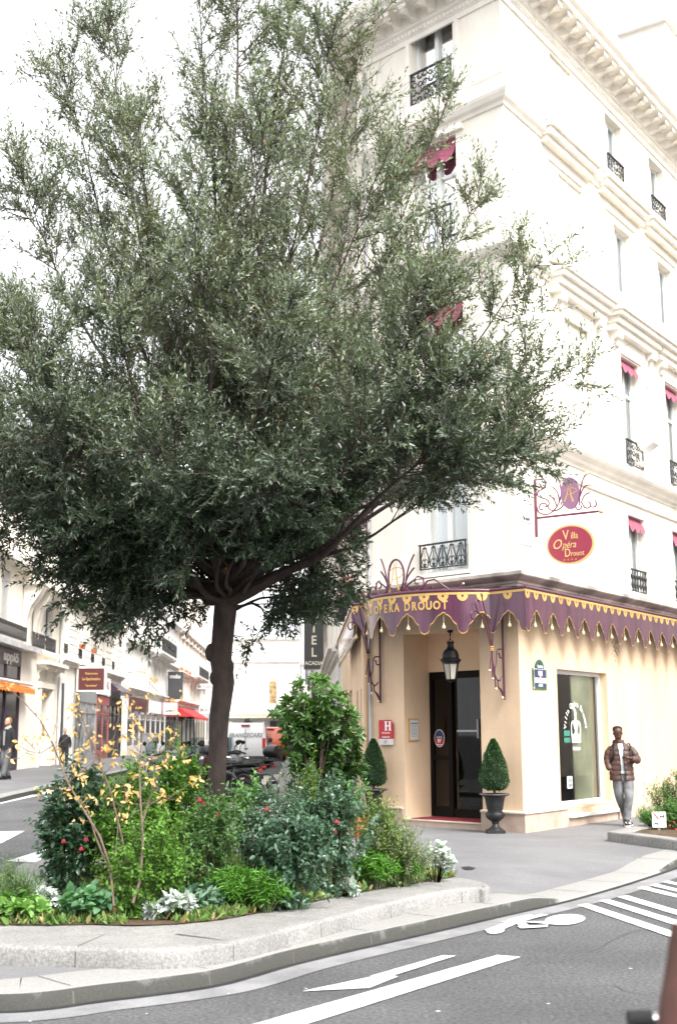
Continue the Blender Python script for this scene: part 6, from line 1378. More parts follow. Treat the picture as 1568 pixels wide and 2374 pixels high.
def plant(name, label, cat, px, Y, ptop, hw, c0, c1, leaf=.05, asp=.5, nst=26, ntw=9, nlf=9, m=None, z0=.26, depth=None, group=None, up=.35, spread=.45, fold=.2, droop=.1, start=.25, tw=(.10, .26), flowers=None, fm=None, opp=False, stemm=None, wh=False, srad=.006, fpart='flower'):
    c = pz(px, ptop, Y); cx, cy = c.x, Y; h = max(.08, c.z-z0); rx = hw/FPX*Y; ry = depth or rx*.8
    t = thing(name, label, cat, (cx, cy, z0), group=group)
    th = r7.random(nst)*2*np.pi; q = np.sqrt(r7.random(nst)); ex, ey = q*np.cos(th), q*np.sin(th)
    B = np.stack([cx+ex*rx*spread*.6, cy+ey*ry*spread*.6, np.full(nst, z0)], 1)
    hh = h*(1-.45*q**2)*(.80+.25*r7.random(nst)); E = np.stack([cx+ex*rx, cy+ey*ry, z0+hh], 1)
    Mi = B*.45+E*.55; Mi[:, 2] += hh*.16
    S = 7; ts = np.linspace(0, 1, S+1); pts = (1-ts)[None, :, None]**2*B[:, None]+2*((1-ts)*ts)[None, :, None]*Mi[:, None]+ts[None, :, None]**2*E[:, None]
    A_ = pts[:, :-1].reshape(-1, 3); B_ = pts[:, 1:].reshape(-1, 3); rr = np.tile(np.linspace(1, .35, S), nst)*srad
    sticks('stems', A_, B_, rr, rr*.85, stemm or M_STEM, t, 4)
    n2 = nst*ntw; si = np.repeat(np.arange(nst), ntw); tt = start+(1-start)*r7.random(n2)**.8; k = np.minimum((tt*S).astype(int), S-1); fr_ = (tt*S-k)[:, None]
    p0 = pts[si, k]*(1-fr_)+pts[si, k+1]*fr_; tg = unit(pts[si, k+1]-pts[si, k]); out = unit(p0-np.array([cx, cy, z0+h*.3]))
    td = unit(tg*.35+out*.55+unit(r7.normal(size=(n2, 3)))*.7+np.array([0, 0, up])); tl = r7.uniform(tw[0], tw[1], n2)
    sticks('twigs', p0, p0+td*tl[:, None], srad*.4, srad*.25, stemm or M_STEM, t, 3)
    n3 = n2*nlf; li = np.repeat(np.arange(n2), nlf); jx = np.tile(np.arange(nlf), n2); t2 = ((jx+1)/nlf if not wh else .8+.2*(jx+1)/nlf)
    P = p0[li]+td[li]*(tl[li]*t2)[:, None]; an = jx*(2.4 if not opp else 1.57)+r7.random(n3)*.7; X = unit(np.cross(td, np.array([.3, .5, .81]))); Yv = np.cross(td, X)
    rad = X[li]*np.cos(an)[:, None]+Yv[li]*np.sin(an)[:, None]; dd = unit(td[li]*.45+rad*.95+r7.normal(size=(n3, 3))*.2+np.array([0, 0, .12]))
    nn = unit(np.array([0, -.25, 1.])+r7.normal(size=(n3, 3))*.35-dd*dd[:, 2:3]); ll = leaf*r7.uniform(.65, 1.15, n3)
    V = leaf_mesh(P, dd, nn, ll, ll*asp, fold=fold, droop=droop); leaves_obj('leaves', V, m or M_LEAFS, t, spread_tint(n3, c0, c1, .5))
    if flowers:
        for (fx, fy, fY, fr) in flowers:
            fr *= .72
            fc = pz(fx, fy, fY); f = MB()
            for ring, (n_, r_, hgt) in enumerate(((5, .9, .0), (5, .65, .012), (3, .35, .02))):
                for i in range(n_):
                    a = 2*math.pi*i/n_+ring; d = Vector((math.cos(a), math.sin(a), .5)); f.ball(tuple(Vector(fc)+d*fr*r_*.55+Vector((0, 0, hgt))), fr*.5, 6, 4, (1, 1, .8))
            f.build(fpart, fm, t, smooth=True)
    return t
M_ROSE = mat('red_rose', (.26, .008, .02), .6, n=.2, scale=30)
DG0, DG1 = (.020, .055, .028), (.045, .105, .055)        # dark rose leaves
BG0, BG1 = (.060, .150, .018), (.15, .30, .045)          # bright mint
BL0, BL1 = (.045, .100, .062), (.110, .185, .125)        # blue-green rose
MG0, MG1 = (.045, .11, .03), (.10, .19, .06)
GB = 'shrubs in the corner planting bed'
plant('rose_bush', 'dark green rose bush with three red roses at the left end of the bed', 'shrub', 168, 11.7, 1800, 78, DG0, DG1, leaf=.062, asp=.62, nst=34, ntw=12, m=M_LEAF, group=GB, start=.12, flowers=[(141, 1948, 11.1, .030), (193, 1944, 11.0, .032), (182, 1966, 11.0, .032)], fm=M_ROSE)
plant('leafy_shrub', 'dark glossy sprig growing tall behind the left rose bush', 'shrub', 205, 12.3, 1745, 40, DG0, DG1, leaf=.07, asp=.5, nst=9, ntw=8, m=M_LEAF, group=GB)
plant('mint_bush', 'bright green leafy bush left of the trunk under the orange sapling', 'bush', 300, 11.6, 1775, 70, BG0, BG1, leaf=.045, asp=.66, nst=46, ntw=14, nlf=10, group=GB, start=.08)
plant('mint_bush', 'bright green leafy bush right beside the trunk base, the tallest of the bright ones', 'bush', 410, 12.0, 1738, 72, BG0, BG1, leaf=.045, asp=.66, nst=46, ntw=13, nlf=10, group=GB, start=.08)
plant('mint_bush', 'lower bright green bush spilling toward the front edging', 'bush', 340, 11.0, 1900, 85, BG0, BG1, leaf=.04, asp=.66, nst=44, ntw=12, nlf=9, group=GB, start=.05, flowers=None)
plant('rose_bush', 'thin mid green rose bush in front of the trunk with two red roses', 'shrub', 500, 11.6, 1850, 72, MG0, MG1, leaf=.045, asp=.6, nst=30, ntw=10, m=M_LEAFS, group=GB, start=.15, flowers=[(456, 1855, 11.5, .034), (466, 1862, 11.5, .028), (498, 1890, 11.2, .02)], fm=M_ROSE)
plant('rose_bush', 'blue green rose bush right of the trunk with one red rose on top', 'shrub', 630, 12.0, 1822, 82, BL0, BL1, leaf=.045, asp=.64, nst=40, ntw=12, m=M_LEAF, group=GB, start=.1, flowers=[(611, 1878, 11.5, .035)], fm=M_ROSE)
plant('rose_bush', 'large blue green rose bush with big pale shining leaves and a red rose', 'shrub', 760, 12.3, 1815, 95, BL0, BL1, leaf=.055, asp=.66, nst=44, ntw=12, m=M_LEAF, group=GB, start=.08, flowers=[(773, 1908, 11.6, .036), (770, 1931, 11.6, .02)], fm=M_ROSE)
plant('rose_bush', 'low dark rose bush with large leaves between the two blue green ones', 'shrub', 670, 11.5, 1900, 80, (.03, .075, .045), (.075, .14, .09), leaf=.06, asp=.66, nst=34, ntw=11, m=M_LEAF, group=GB, start=.08)
plant('leafy_shrub', 'thin purple tipped sprays standing above the blue green roses', 'shrub', 665, 12.6, 1790, 36, (.05, .07, .05), (.10, .13, .09), leaf=.045, asp=.45, nst=14, ntw=6, nlf=6, group=GB, start=.4)
plant('leafy_shrub', 'light green pinnate sprig beside the trunk in front of the motorcycles', 'shrub', 568, 12.2, 1778, 34, (.10, .24, .06), (.17, .33, .10), leaf=.06, asp=.5, nst=9, ntw=7, nlf=9, group=GB, start=.45)
plant('leafy_shrub', 'yellow green loose shrub at the right of the bed by the pavement', 'shrub', 868, 13.0, 1860, 55, (.11, .18, .04), (.22, .28, .09), leaf=.04, asp=.5, nst=26, ntw=10, nlf=8, group=GB, start=.2)
plant('leafy_shrub', 'light green drooping sprig in front of the left urn', 'shrub', 828, 13.2, 1800, 34, (.08, .21, .05), (.15, .32, .10), leaf=.055, asp=.45, nst=8, ntw=7, nlf=8, group=GB, start=.5)
plant('leafy_shrub', 'pale grassy herb bush at the right end of the bed', 'shrub', 925, 13.1, 1935, 55, (.13, .18, .08), (.24, .27, .15), leaf=.035, asp=.35, nst=34, ntw=8, nlf=8, group=GB, start=.1)
for (px_, Y_s, top, hw_, lab) in ((540, 11.45, 2018, 50, 'bright green strap leaved clump in the middle of the front edging'), (860, 12.9, 1990, 45, 'green narrow leaved clump near the right end of the edging'), (925, 13.2, 1985, 34, 'smaller narrow leaved clump beside the silver plant'), (610, 11.3, 2035, 40, 'small strap leaved clump under the dark roses')):
    plant('perennial_clump', lab, 'plant', px_, Y_s, top, hw_, (.07, .20, .02), (.17, .36, .07), leaf=.075, asp=.17, nst=42, ntw=5, nlf=9, group='narrow leaved clumps', up=.9, droop=.25, start=.2, tw=(.06, .14))
SV0, SV1 = (.34, .38, .37), (.62, .66, .66)
for (px_, Y_s, top, hw_, lab) in ((1000, 13.45, 1962, 34, 'silver felted plant at the right tip of the bed'), (790, 12.35, 2052, 20, 'small silver felted plant in front of the roses'), (398, 10.85, 2085, 38, 'whitest silver plant with broad leaves at the front edging'), (105, 11.3, 2062, 46, 'silver plant at the left near the light green geranium'), (345, 10.95, 2118, 22, 'low pale silver plant left of the whitest one')):
    plant('silver_plant', lab, 'plant', px_, Y_s, top, hw_, SV0, SV1, leaf=.085, asp=.55, nst=12, ntw=4, nlf=6, m=M_SILVER, group='silver leaved plants', start=.35, tw=(.03, .09), stemm=M_SILVER)
plant('geranium_plant', 'round leaved green geranium mound near the dirt clod', 'plant', 196, 10.85, 2058, 58, (.06, .16, .07), (.14, .27, .14), leaf=.075, asp=.95, nst=30, ntw=4, nlf=5, group='low leafy plants', start=.4, tw=(.03, .08))
plant('geranium_plant', 'pale green broad leaved plant at the left image edge', 'plant', 35, 10.85, 2078, 60, (.13, .27, .06), (.26, .42, .14), leaf=.10, asp=.8, nst=20, ntw=3, nlf=5, group='low leafy plants', start=.4, tw=(.03, .08))
plant('thistle_plant', 'blue green lobed leaf plant right of the whitest silver plant', 'plant', 455, 11.3, 2065, 50, (.08, .16, .11), (.17, .27, .19), leaf=.12, asp=.42, nst=14, ntw=3, nlf=5, group='low leafy plants', start=.2, tw=(.04, .09))
plant('geranium_plant', 'light green large leaf plant at the foot of the sapling', 'plant', 330, 11.1, 2045, 50, (.13, .27, .05), (.25, .42, .12), leaf=.11, asp=.6, nst=12, ntw=3, nlf=5, group='low leafy plants', start=.3, tw=(.04, .09))
plant('feathery_plant', 'fine feathery green plant at the far left of the bed', 'plant', 22, 10.9, 2020, 42, (.09, .19, .07), (.17, .28, .12), leaf=.03, asp=.2, nst=30, ntw=10, nlf=9, group='low leafy plants', up=.6)
# ground cover and dry grass: uncountable
def ground_cover():
    n = 20000; pl_ = np.array(INNER)
    X = r7.uniform(-3.3, 1.6, n*2); Y = r7.uniform(9.7, 16.6, n*2); inside = np.zeros(n*2, bool); j = len(pl_)-1
    for i in range(len(pl_)):
        xi, yi = pl_[i]; xj, yj = pl_[j]; c = ((yi > Y) != (yj > Y)) & (X < (xj-xi)*(Y-yi)/(yj-yi+1e-12)+xi); inside ^= c; j = i
    X = X[inside]; Y = Y[inside]; dens_ = np.sin(X*3.1)*np.cos(Y*2.7)+np.sin(X*7+Y*5)*.5; k = dens_ > -.75; X = X[k]; Y = Y[k]; n = len(X)
    P = np.stack([X, Y, np.full(n, .268)], 1); D_ = unit(r7.normal(size=(n, 3))*np.array([.55, .55, .2])+np.array([0, 0, .8])); N_ = unit(r7.normal(size=(n, 3)))
    ln_ = r7.uniform(.03, .11, n); g = r7.random(n); wd = np.where(g < .55, ln_*.10, ln_*.5); cols = spread_tint(n, (.06, .15, .03), (.16, .27, .07)); dry = (g < .12) | (r7.random(n) < .22); cols[dry] = spread_tint(int(dry.sum()), (.30, .25, .10), (.45, .38, .2))
    o = leaves_obj('ground_cover', leaf_mesh(P, D_, N_, ln_, wd, fold=.1, droop=.2), M_LEAFS, None, cols); tag(o, 'mixed low grass and weeds covering the soil of the corner bed', 'ground cover', kind='stuff')
ground_cover()
# clod of dug earth
b = MB(); rc = random.Random(8); c = gnd(212, 2128, .26)
for i in range(34): b.ball((c.x+rc.gauss(0, .09), c.y+rc.gauss(0, .05)+.05, .27+rc.uniform(0, .07)), rc.uniform(.025, .055), 7, 5, (1, .9, .7))
tag(b.build('dirt_clod', mat('dug_earth', (.23, .12, .065), .95, c2=(.09, .05, .03), scale=22, bump=1, bscale=60), None), 'lump of reddish dug earth at the front of the bed', 'dirt clod')
# autumn sapling
sa = thing('autumn_sapling', 'thin bare stemmed sapling with orange autumn leaves left of the tree', 'sapling', tuple(pz(275, 2075, 10.9)))
stems = [([(256, 2095), (248, 2001), (225, 1933), (185, 1866), (152, 1808), (118, 1716), (87, 1660), (45, 1613), (12, 1585)], 1.25, 10.8), ([(285, 2064), (246, 2012), (215, 1934), (197, 1870), (165, 1831), (140, 1776), (112, 1710)], 1.1, 10.95),
         ([(300, 2089), (318, 2034), (325, 1944), (320, 1849), (318, 1786), (325, 1696), (340, 1626), (345, 1556)], 1.3, 10.7), ([(300, 2060), (275, 1930), (250, 1826), (222, 1751), (197, 1686), (178, 1636), (168, 1601)], 1.1, 10.9),
         ([(325, 1900), (350, 1820), (375, 1760), (400, 1700), (430, 1660)], .7, 10.8), ([(225, 1760), (262, 1700), (275, 1640), (296, 1547)], .6, 10.8), ([(325, 1700), (300, 1660), (280, 1600)], .5, 10.7),
         ([(120, 1720), (90, 1740), (60, 1735), (40, 1752)], .4, 10.8), ([(222, 1751), (250, 1735), (275, 1700), (310, 1690)], .5, 10.85), ([(325, 1760), (380, 1730), (420, 1725)], .45, 10.75), ([(152, 1808), (200, 1770), (235, 1740)], .4, 10.8), ([(318, 1860), (380, 1850), (440, 1810), (480, 1770)], .7, 10.9), ([(260, 1990), (268, 1900), (285, 1830), (290, 1780)], .6, 10.9)]
LP, LD = [], []
for pxs, r, Y in stems:
    P_s = [np.array(pz(x, y, Y+.05*math.sin(i*1.7))) for i, (x, y) in enumerate(pxs)]; k = len(P_s); b = MB(); b.tube([tuple(p) for p in P_s], [r/100*(1-.82*i/(k-1)) for i in range(k)], 7); b.build('stem', M_STEMB, sa, smooth=True)
    for i in range(k-1):
        for q in range(3 if i % 2 else 2):
            p = P_s[i]+(P_s[i+1]-P_s[i])*r7.random()
            if p[2] > 1.05:
                for _ in range(1):
                    d = unit(r7.normal(size=3)+np.array([0, -.2, .25])); L_ = r7.uniform(.05, .22); LP.append((p, p+d*L_))
A_ = np.array([a for a, b in LP]); B_ = np.array([b for a, b in LP]); sticks('twigs', A_, B_, .003, .0015, M_STEMB, sa, 4)
n = len(A_); li = np.repeat(np.arange(n), 4); P = B_[li]+r7.normal(size=(n*4, 3))*.022; dd = unit(r7.normal(size=(n*4, 3))+np.array([0, 0, -.35])); nn = unit(r7.normal(size=(n*4, 3))+np.array([0, -.5, .8])); ll = r7.uniform(.035, .065, n*4)
leaves_obj('leaves', leaf_mesh(P, dd, nn, ll, ll*.5, fold=.2, droop=.2), M_YEL, sa, spread_tint(n*4, (.74, .38, .14), (.86, .60, .34), .3))
# big broadleaf shrub beside the hotel
def broadleaf():
    t = thing('broadleaf_shrub', 'tall broadleaf evergreen shrub with pale new leaves left of the hotel corner', 'shrub', (-.25, 18.9, .14)); Yb = 18.9
    tips = [(745, 1570), (700, 1585), (668, 1625), (655, 1650), (720, 1625), (770, 1600), (745, 1640), (800, 1620), (825, 1650), (690, 1665), (760, 1660), (730, 1690), (800, 1690), (835, 1700), (700, 1710), (770, 1720), (720, 1750), (830, 1740), (790, 1755), (690, 1740), (715, 1790), (740, 1760), (765, 1790), (800, 1800), (835, 1780), (700, 1820), (735, 1825), (780, 1830)]
    A, B, D_ = [], [], []; b = MB()
    for i, (x, y) in enumerate(tips):
        for rep in range(3 if y < 1720 else 2):
            E = np.array(pz(x-12+r7.normal()*6, y+abs(r7.normal())*12, Yb+r7.uniform(-.55, .55))); S = np.array([-.35+r7.uniform(-.15, .15), Yb+r7.uniform(-.15, .15), .14]); M = S*.35+E*.65; M[2] -= .15*abs(E[2]-S[2])*0; M[:2] = S[:2]*.5+E[:2]*.5
            path = [(1-t)**2*S+2*t*(1-t)*M+t*t*E for t in np.linspace(0, 1, 8)]; b.tube([tuple(p) for p in path], [.014*(1-.7*k/7) for k in range(8)], 5)
            for k in range(11):
                tq = r7.uniform(.62, 1) if k else 1; ii = min(6, int(tq*7)); p = path[ii]+(path[ii+1]-path[ii])*(tq*7-ii); d = unit(unit(path[7]-path[5])*.5+r7.normal(size=3)*.5+np.array([0, 0, .45])); L_ = r7.uniform(.04, .13); A.append(p); B.append(p+d*L_); D_.append(d)
    b.build('stems', M_STEMB, t, smooth=True); A, B, D_ = map(np.array, (A, B, D_)); sticks('twigs', A, B, .004, .003, M_STEM, t, 4)
    n = len(A); K = 9; li = np.repeat(np.arange(n), K); j = np.tile(np.arange(K), n); X = unit(np.cross(D_, np.array([.3, .5, .81]))); Yv = np.cross(D_, X); a = j*.698+r7.random(n*K)*.5
    rad = X[li]*np.cos(a)[:, None]+Yv[li]*np.sin(a)[:, None]; dd = unit(D_[li]*.35+rad+r7.normal(size=(n*K, 3))*.12); nn = unit(D_[li]+r7.normal(size=(n*K, 3))*.15); ll = r7.uniform(.09, .145, n*K)
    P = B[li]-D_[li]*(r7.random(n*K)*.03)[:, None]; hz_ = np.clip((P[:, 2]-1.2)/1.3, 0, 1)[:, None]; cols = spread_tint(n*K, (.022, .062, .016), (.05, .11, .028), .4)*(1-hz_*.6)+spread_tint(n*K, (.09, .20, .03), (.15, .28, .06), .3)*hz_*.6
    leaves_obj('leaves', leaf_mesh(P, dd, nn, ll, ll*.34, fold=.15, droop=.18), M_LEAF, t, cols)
broadleaf()
plant('leafy_shrub', 'small yellow green bush at the left foot of the tall broadleaf shrub', 'shrub', 715, 18.2, 1765, 28, (.09, .17, .02), (.2, .3, .05), leaf=.05, asp=.4, nst=20, ntw=8, nlf=8, z0=.13, start=.1)
# box topiary in cast urns
def topiary(loc, label, seed):
    t = thing('potted_topiary', label, 'potted plant', loc, group='box cones in urns'); x, y, z = loc
    M_URN = mat('urn_iron', (.014, .015, .016), .45, n=.25, scale=9, bump=.25, bscale=60); b = MB()
    b.box(x-.15, x+.15, y-.15, y+.15, z, z+.05); b.lathe([(.14, .05), (.12, .07), (.085, .09), (.06, .12), (.05, .155), (.065, .17), (.065, .19), (.10, .21), (.155, .26), (.165, .30), (.155, .335), (.125, .35), (.125, .37), (.14, .40), (.155, .50), (.172, .58), (.19, .605), (.235, .62), (.255, .635), (.245, .65), (.2, .65), (.19, .62), (.001, .62)], (x, y, z), 32); b.build('urn', M_URN, t, smooth=True)
    b = MB()
    for i in range(40):
        a = 2*math.pi*i/40; b.ball((x+.248*math.cos(a), y+.248*math.sin(a), z+.642), .013, 6, 4)
    b.build('beaded_rim', mat('worn_iron', (.13, .13, .13), .5, n=.3, scale=30), t, smooth=True)
    b = MB(); b.tube([(x, y, z+.6), (x, y, z+.85)], .02, 6); b.build('stem', M_BARK, t)
    r = np.random.default_rng(seed); n = 9000; hq = r.random(n); Rr = np.interp(hq, [0, .05, .15, .3, .5, .7, .85, .95, 1], [.10, .19, .235, .235, .20, .145, .09, .045, .015]); a = r.random(n)*2*np.pi
    q = Rr*(1+.05*np.sin(a*5+hq*17)+r.normal(size=n)*.035)*(1-.25*r.random(n)**2); P = np.stack([x+q*np.cos(a), y+q*np.sin(a), z+.70+hq*.86], 1); out = np.stack([np.cos(a), np.sin(a), np.full(n, .35)], 1)
    D_ = unit(out+r.normal(size=(n, 3))*.7); N_ = unit(r.normal(size=(n, 3))+np.array([0, 0, .6])); ll = r.uniform(.016, .03, n); leaves_obj('cone', leaf_mesh(P, D_, N_, ll, ll*.62, fold=.2), M_LEAF, t, spread_tint(n, (.014, .045, .014), (.045, .115, .035), .5))
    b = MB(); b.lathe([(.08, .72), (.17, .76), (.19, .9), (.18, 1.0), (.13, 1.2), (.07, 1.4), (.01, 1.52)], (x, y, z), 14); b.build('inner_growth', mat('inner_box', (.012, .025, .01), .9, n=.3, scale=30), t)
p = CH(.34, .34, 0); topiary((p.x, p.y, .12), 'clipped box cone in a black urn right of the hotel doorway', 3)
p = CH(3.16, .34, 0); topiary((p.x, p.y, .12), 'clipped box cone in a black urn left of the doorway, partly behind the bed', 4)
tp = pz(823, 1868, 20.2); t = thing('terracotta_pot', 'small terracotta pot half hidden behind the leaves left of the left urn', 'pot', (tp.x, 20.2, .12)); b = MB(); b.lathe([(.10, 0), (.12, .05), (.15, .28), (.17, .29), (.17, .35), (.14, .35), (.12, .3)], (tp.x, 20.2, .12), 20); b.build('pot', M_TERRA, t, smooth=True)
# right-hand bed with shrubs and a dog notice
a = gnd(1400, 1955, .12); bq = gnd(1640, 1990, .12); c_ = gnd(1500, 1925, .12); dirb = Vector((math.sin(R(34.5)), math.cos(R(34.5)), 0))
ro = [(a.x, a.y), (bq.x, bq.y), (bq.x+dirb.x*3.5, bq.y+dirb.y*3.5), (a.x+dirb.x*2.6+.1, a.y+dirb.y*2.6+.5)]
ro = [ro[i] for i in (0, 1, 2, 3)]
bed([ro[0], ro[1], ro[2], ro[3]], 'planting_bed', 'low granite planting bed at the right edge near the walking man', '', h=.145, w=.3)
fill([ro[0], ro[1], ro[2], ro[3]], .24, .225, 'soil', M_SOIL)
GR3 = 'shrubs in the right planting bed'
YR = a.y+.9
plant('leafy_shrub', 'airy pale green shrub in the right bed beside the walking man', 'shrub', 1535, YR+.4, 1822, 42, (.08, .14, .05), (.19, .27, .12), leaf=.05, asp=.4, nst=26, ntw=10, nlf=8, group=GR3, start=.25)
plant('leafy_shrub', 'grassy green plant at the left tip of the right bed', 'shrub', 1502, YR+.2, 1898, 24, (.07, .2, .03), (.15, .3, .07), leaf=.06, asp=.2, nst=26, ntw=6, nlf=8, group=GR3, up=.7, start=.1)
plant('leafy_shrub', 'tall shrub cut by the right image edge in the right bed', 'shrub', 1590, YR+.3, 1790, 50, (.06, .13, .04), (.15, .25, .09), leaf=.06, asp=.4, nst=26, ntw=10, nlf=8, group=GR3, start=.2)
plant('flowering_shrub', 'low shrub with small red flowers around the white notice', 'shrub', 1556, YR-.2, 1885, 32, (.05, .14, .03), (.13, .25, .07), leaf=.045, asp=.5, nst=30, ntw=8, nlf=7, group=GR3, start=.05, flowers=[(1528+dx, 1900+dy, YR-.35, .028) for dx, dy in ((8, 8), (16, 22), (30, 30), (36, 5), (12, 36), (26, 14), (40, 20), (20, 44), (34, 42))], fm=mat('scarlet_bloom', (.55, .03, .02), .6, n=.1))
ns_ = pz(1519, 1960, YR-.45); nt_ = thing('dog_notice', 'small white no dogs notice on a dark post in the right bed', 'sign', (ns_.x, YR-.45, .2)); q0 = pz(1519, 1906, YR-.45)
b = MB(); b.box(q0.x-.02, q0.x+.02, YR-.45, YR-.42, .2, q0.z); b.build('post', M_GREYP, nt_)
b = MB(); b.box(q0.x-.11, q0.x+.11, YR-.475, YR-.455, q0.z-.12, q0.z+.12); b.build('panel', M_DECAL, nt_, bevel=.004)
def NT(x, z, q): return (q0.x+x*.66, YR-.476-q, q0.z+z*.66)
b = MB(NT); b.add([(-.15, .15, .002), (-.12, .165, .002), (.0, .02, .002), (-.02, -.0, .002)], [(0, 1, 2, 3)]); b.build('red_bar', M_RED, nt_)
b = MB(NT); 
for ox, oz, sc in ((-.08, -.10, 1.), (.07, .07, 1.1)):
    b.prism([(ox-.045*sc, oz), (ox-.04*sc, oz+.03*sc), (ox-.02*sc, oz+.025*sc), (ox+.03*sc, oz+.03*sc), (ox+.05*sc, oz+.055*sc), (ox+.065*sc, oz+.045*sc), (ox+.045*sc, oz+.02*sc), (ox+.04*sc, oz-.03*sc), (ox+.03*sc, oz-.03*sc), (ox+.02*sc, oz), (ox-.02*sc, oz), (ox-.03*sc, oz-.03*sc), (ox-.045*sc, oz-.03*sc)], lambda p, q, h: (p, q, h), .001, .003)
b.build('dog_pictogram', M_IRON, nt_)
# ---------------- vehicles ----------------
M_CARW = mat('white_car_paint', (.80, .80, .80), .25, n=.02, coat=.6); M_CARO = mat('orange_car_paint', (.75, .11, .015), .25, n=.03, coat=.6); M_CARK = mat('black_car_paint', (.015, .016, .018), .2, n=.1, coat=.8); M_CARG = mat('grey_car_paint', (.10, .105, .11), .25, n=.1, coat=.6); M_CARS = mat('silver_car_paint', (.42, .43, .44), .3, n=.05, metal=.4, coat=.5)
M_TYRE = mat('tyre', (.018, .018, .018), .8, n=.1); M_RIM = mat('alloy_rim', (.35, .36, .37), .35, n=.1, metal=.7); M_TAIL = mat('tail_lamp', (.55, .02, .02), .2, n=.05, coat=.5); M_CGL = mat('car_glass', (.02, .025, .03), .05, n=.2, spec=.9); M_PLAST = mat('grey_plastic', (.045, .045, .048), .6, n=.1); M_CHROME = mat('chrome', (.55, .55, .56), .15, n=.05, metal=.9); M_PLATE = mat('number_plate', (.72, .72, .68), .5, n=.02)
def wheelp(t, x, y, r, w=.2, ang=None, m2=None):
    b = MB(); T_ = lambda a, c, d: (x+a, y+c, r+d)
    b.T = T_; pr = [(-w/2, r*.62), (-w/2, r*.93), (-w*.38, r), (w*.38, r), (w/2, r*.93), (w/2, r*.62)]; k = 28
    vs = [(a, q*math.cos(2*math.pi*j/k), q*math.sin(2*math.pi*j/k)) for j in range(k) for a, q in pr]; b.add(vs, [(6*j+i, 6*((j+1) % k)+i, 6*((j+1) % k)+i+1, 6*j+i+1) for j in range(k) for i in range(5)])
    o = b.build('wheel', M_TYRE, t, local=True, smooth=True)
    b = MB(T_); b.add([(0, q*math.cos(2*math.pi*j/k), q*math.sin(2*math.pi*j/k)) for j in range(k) for q in (r*.5, r*.64)], [(2*j, 2*((j+1) % k), 2*((j+1) % k)+1, 2*j+1) for j in range(k)])
    for s in range(6):
        a = math.pi/3*s; c, d = math.cos(a), math.sin(a); b.tube([(0, 0, 0), (0, c*r*.55, d*r*.55)], r*.055, 6)
    b.tube([(-.04, 0, 0), (.04, 0, 0)], r*.16, 10); b.build('rim', m2 or M_RIM, o, local=True); return o
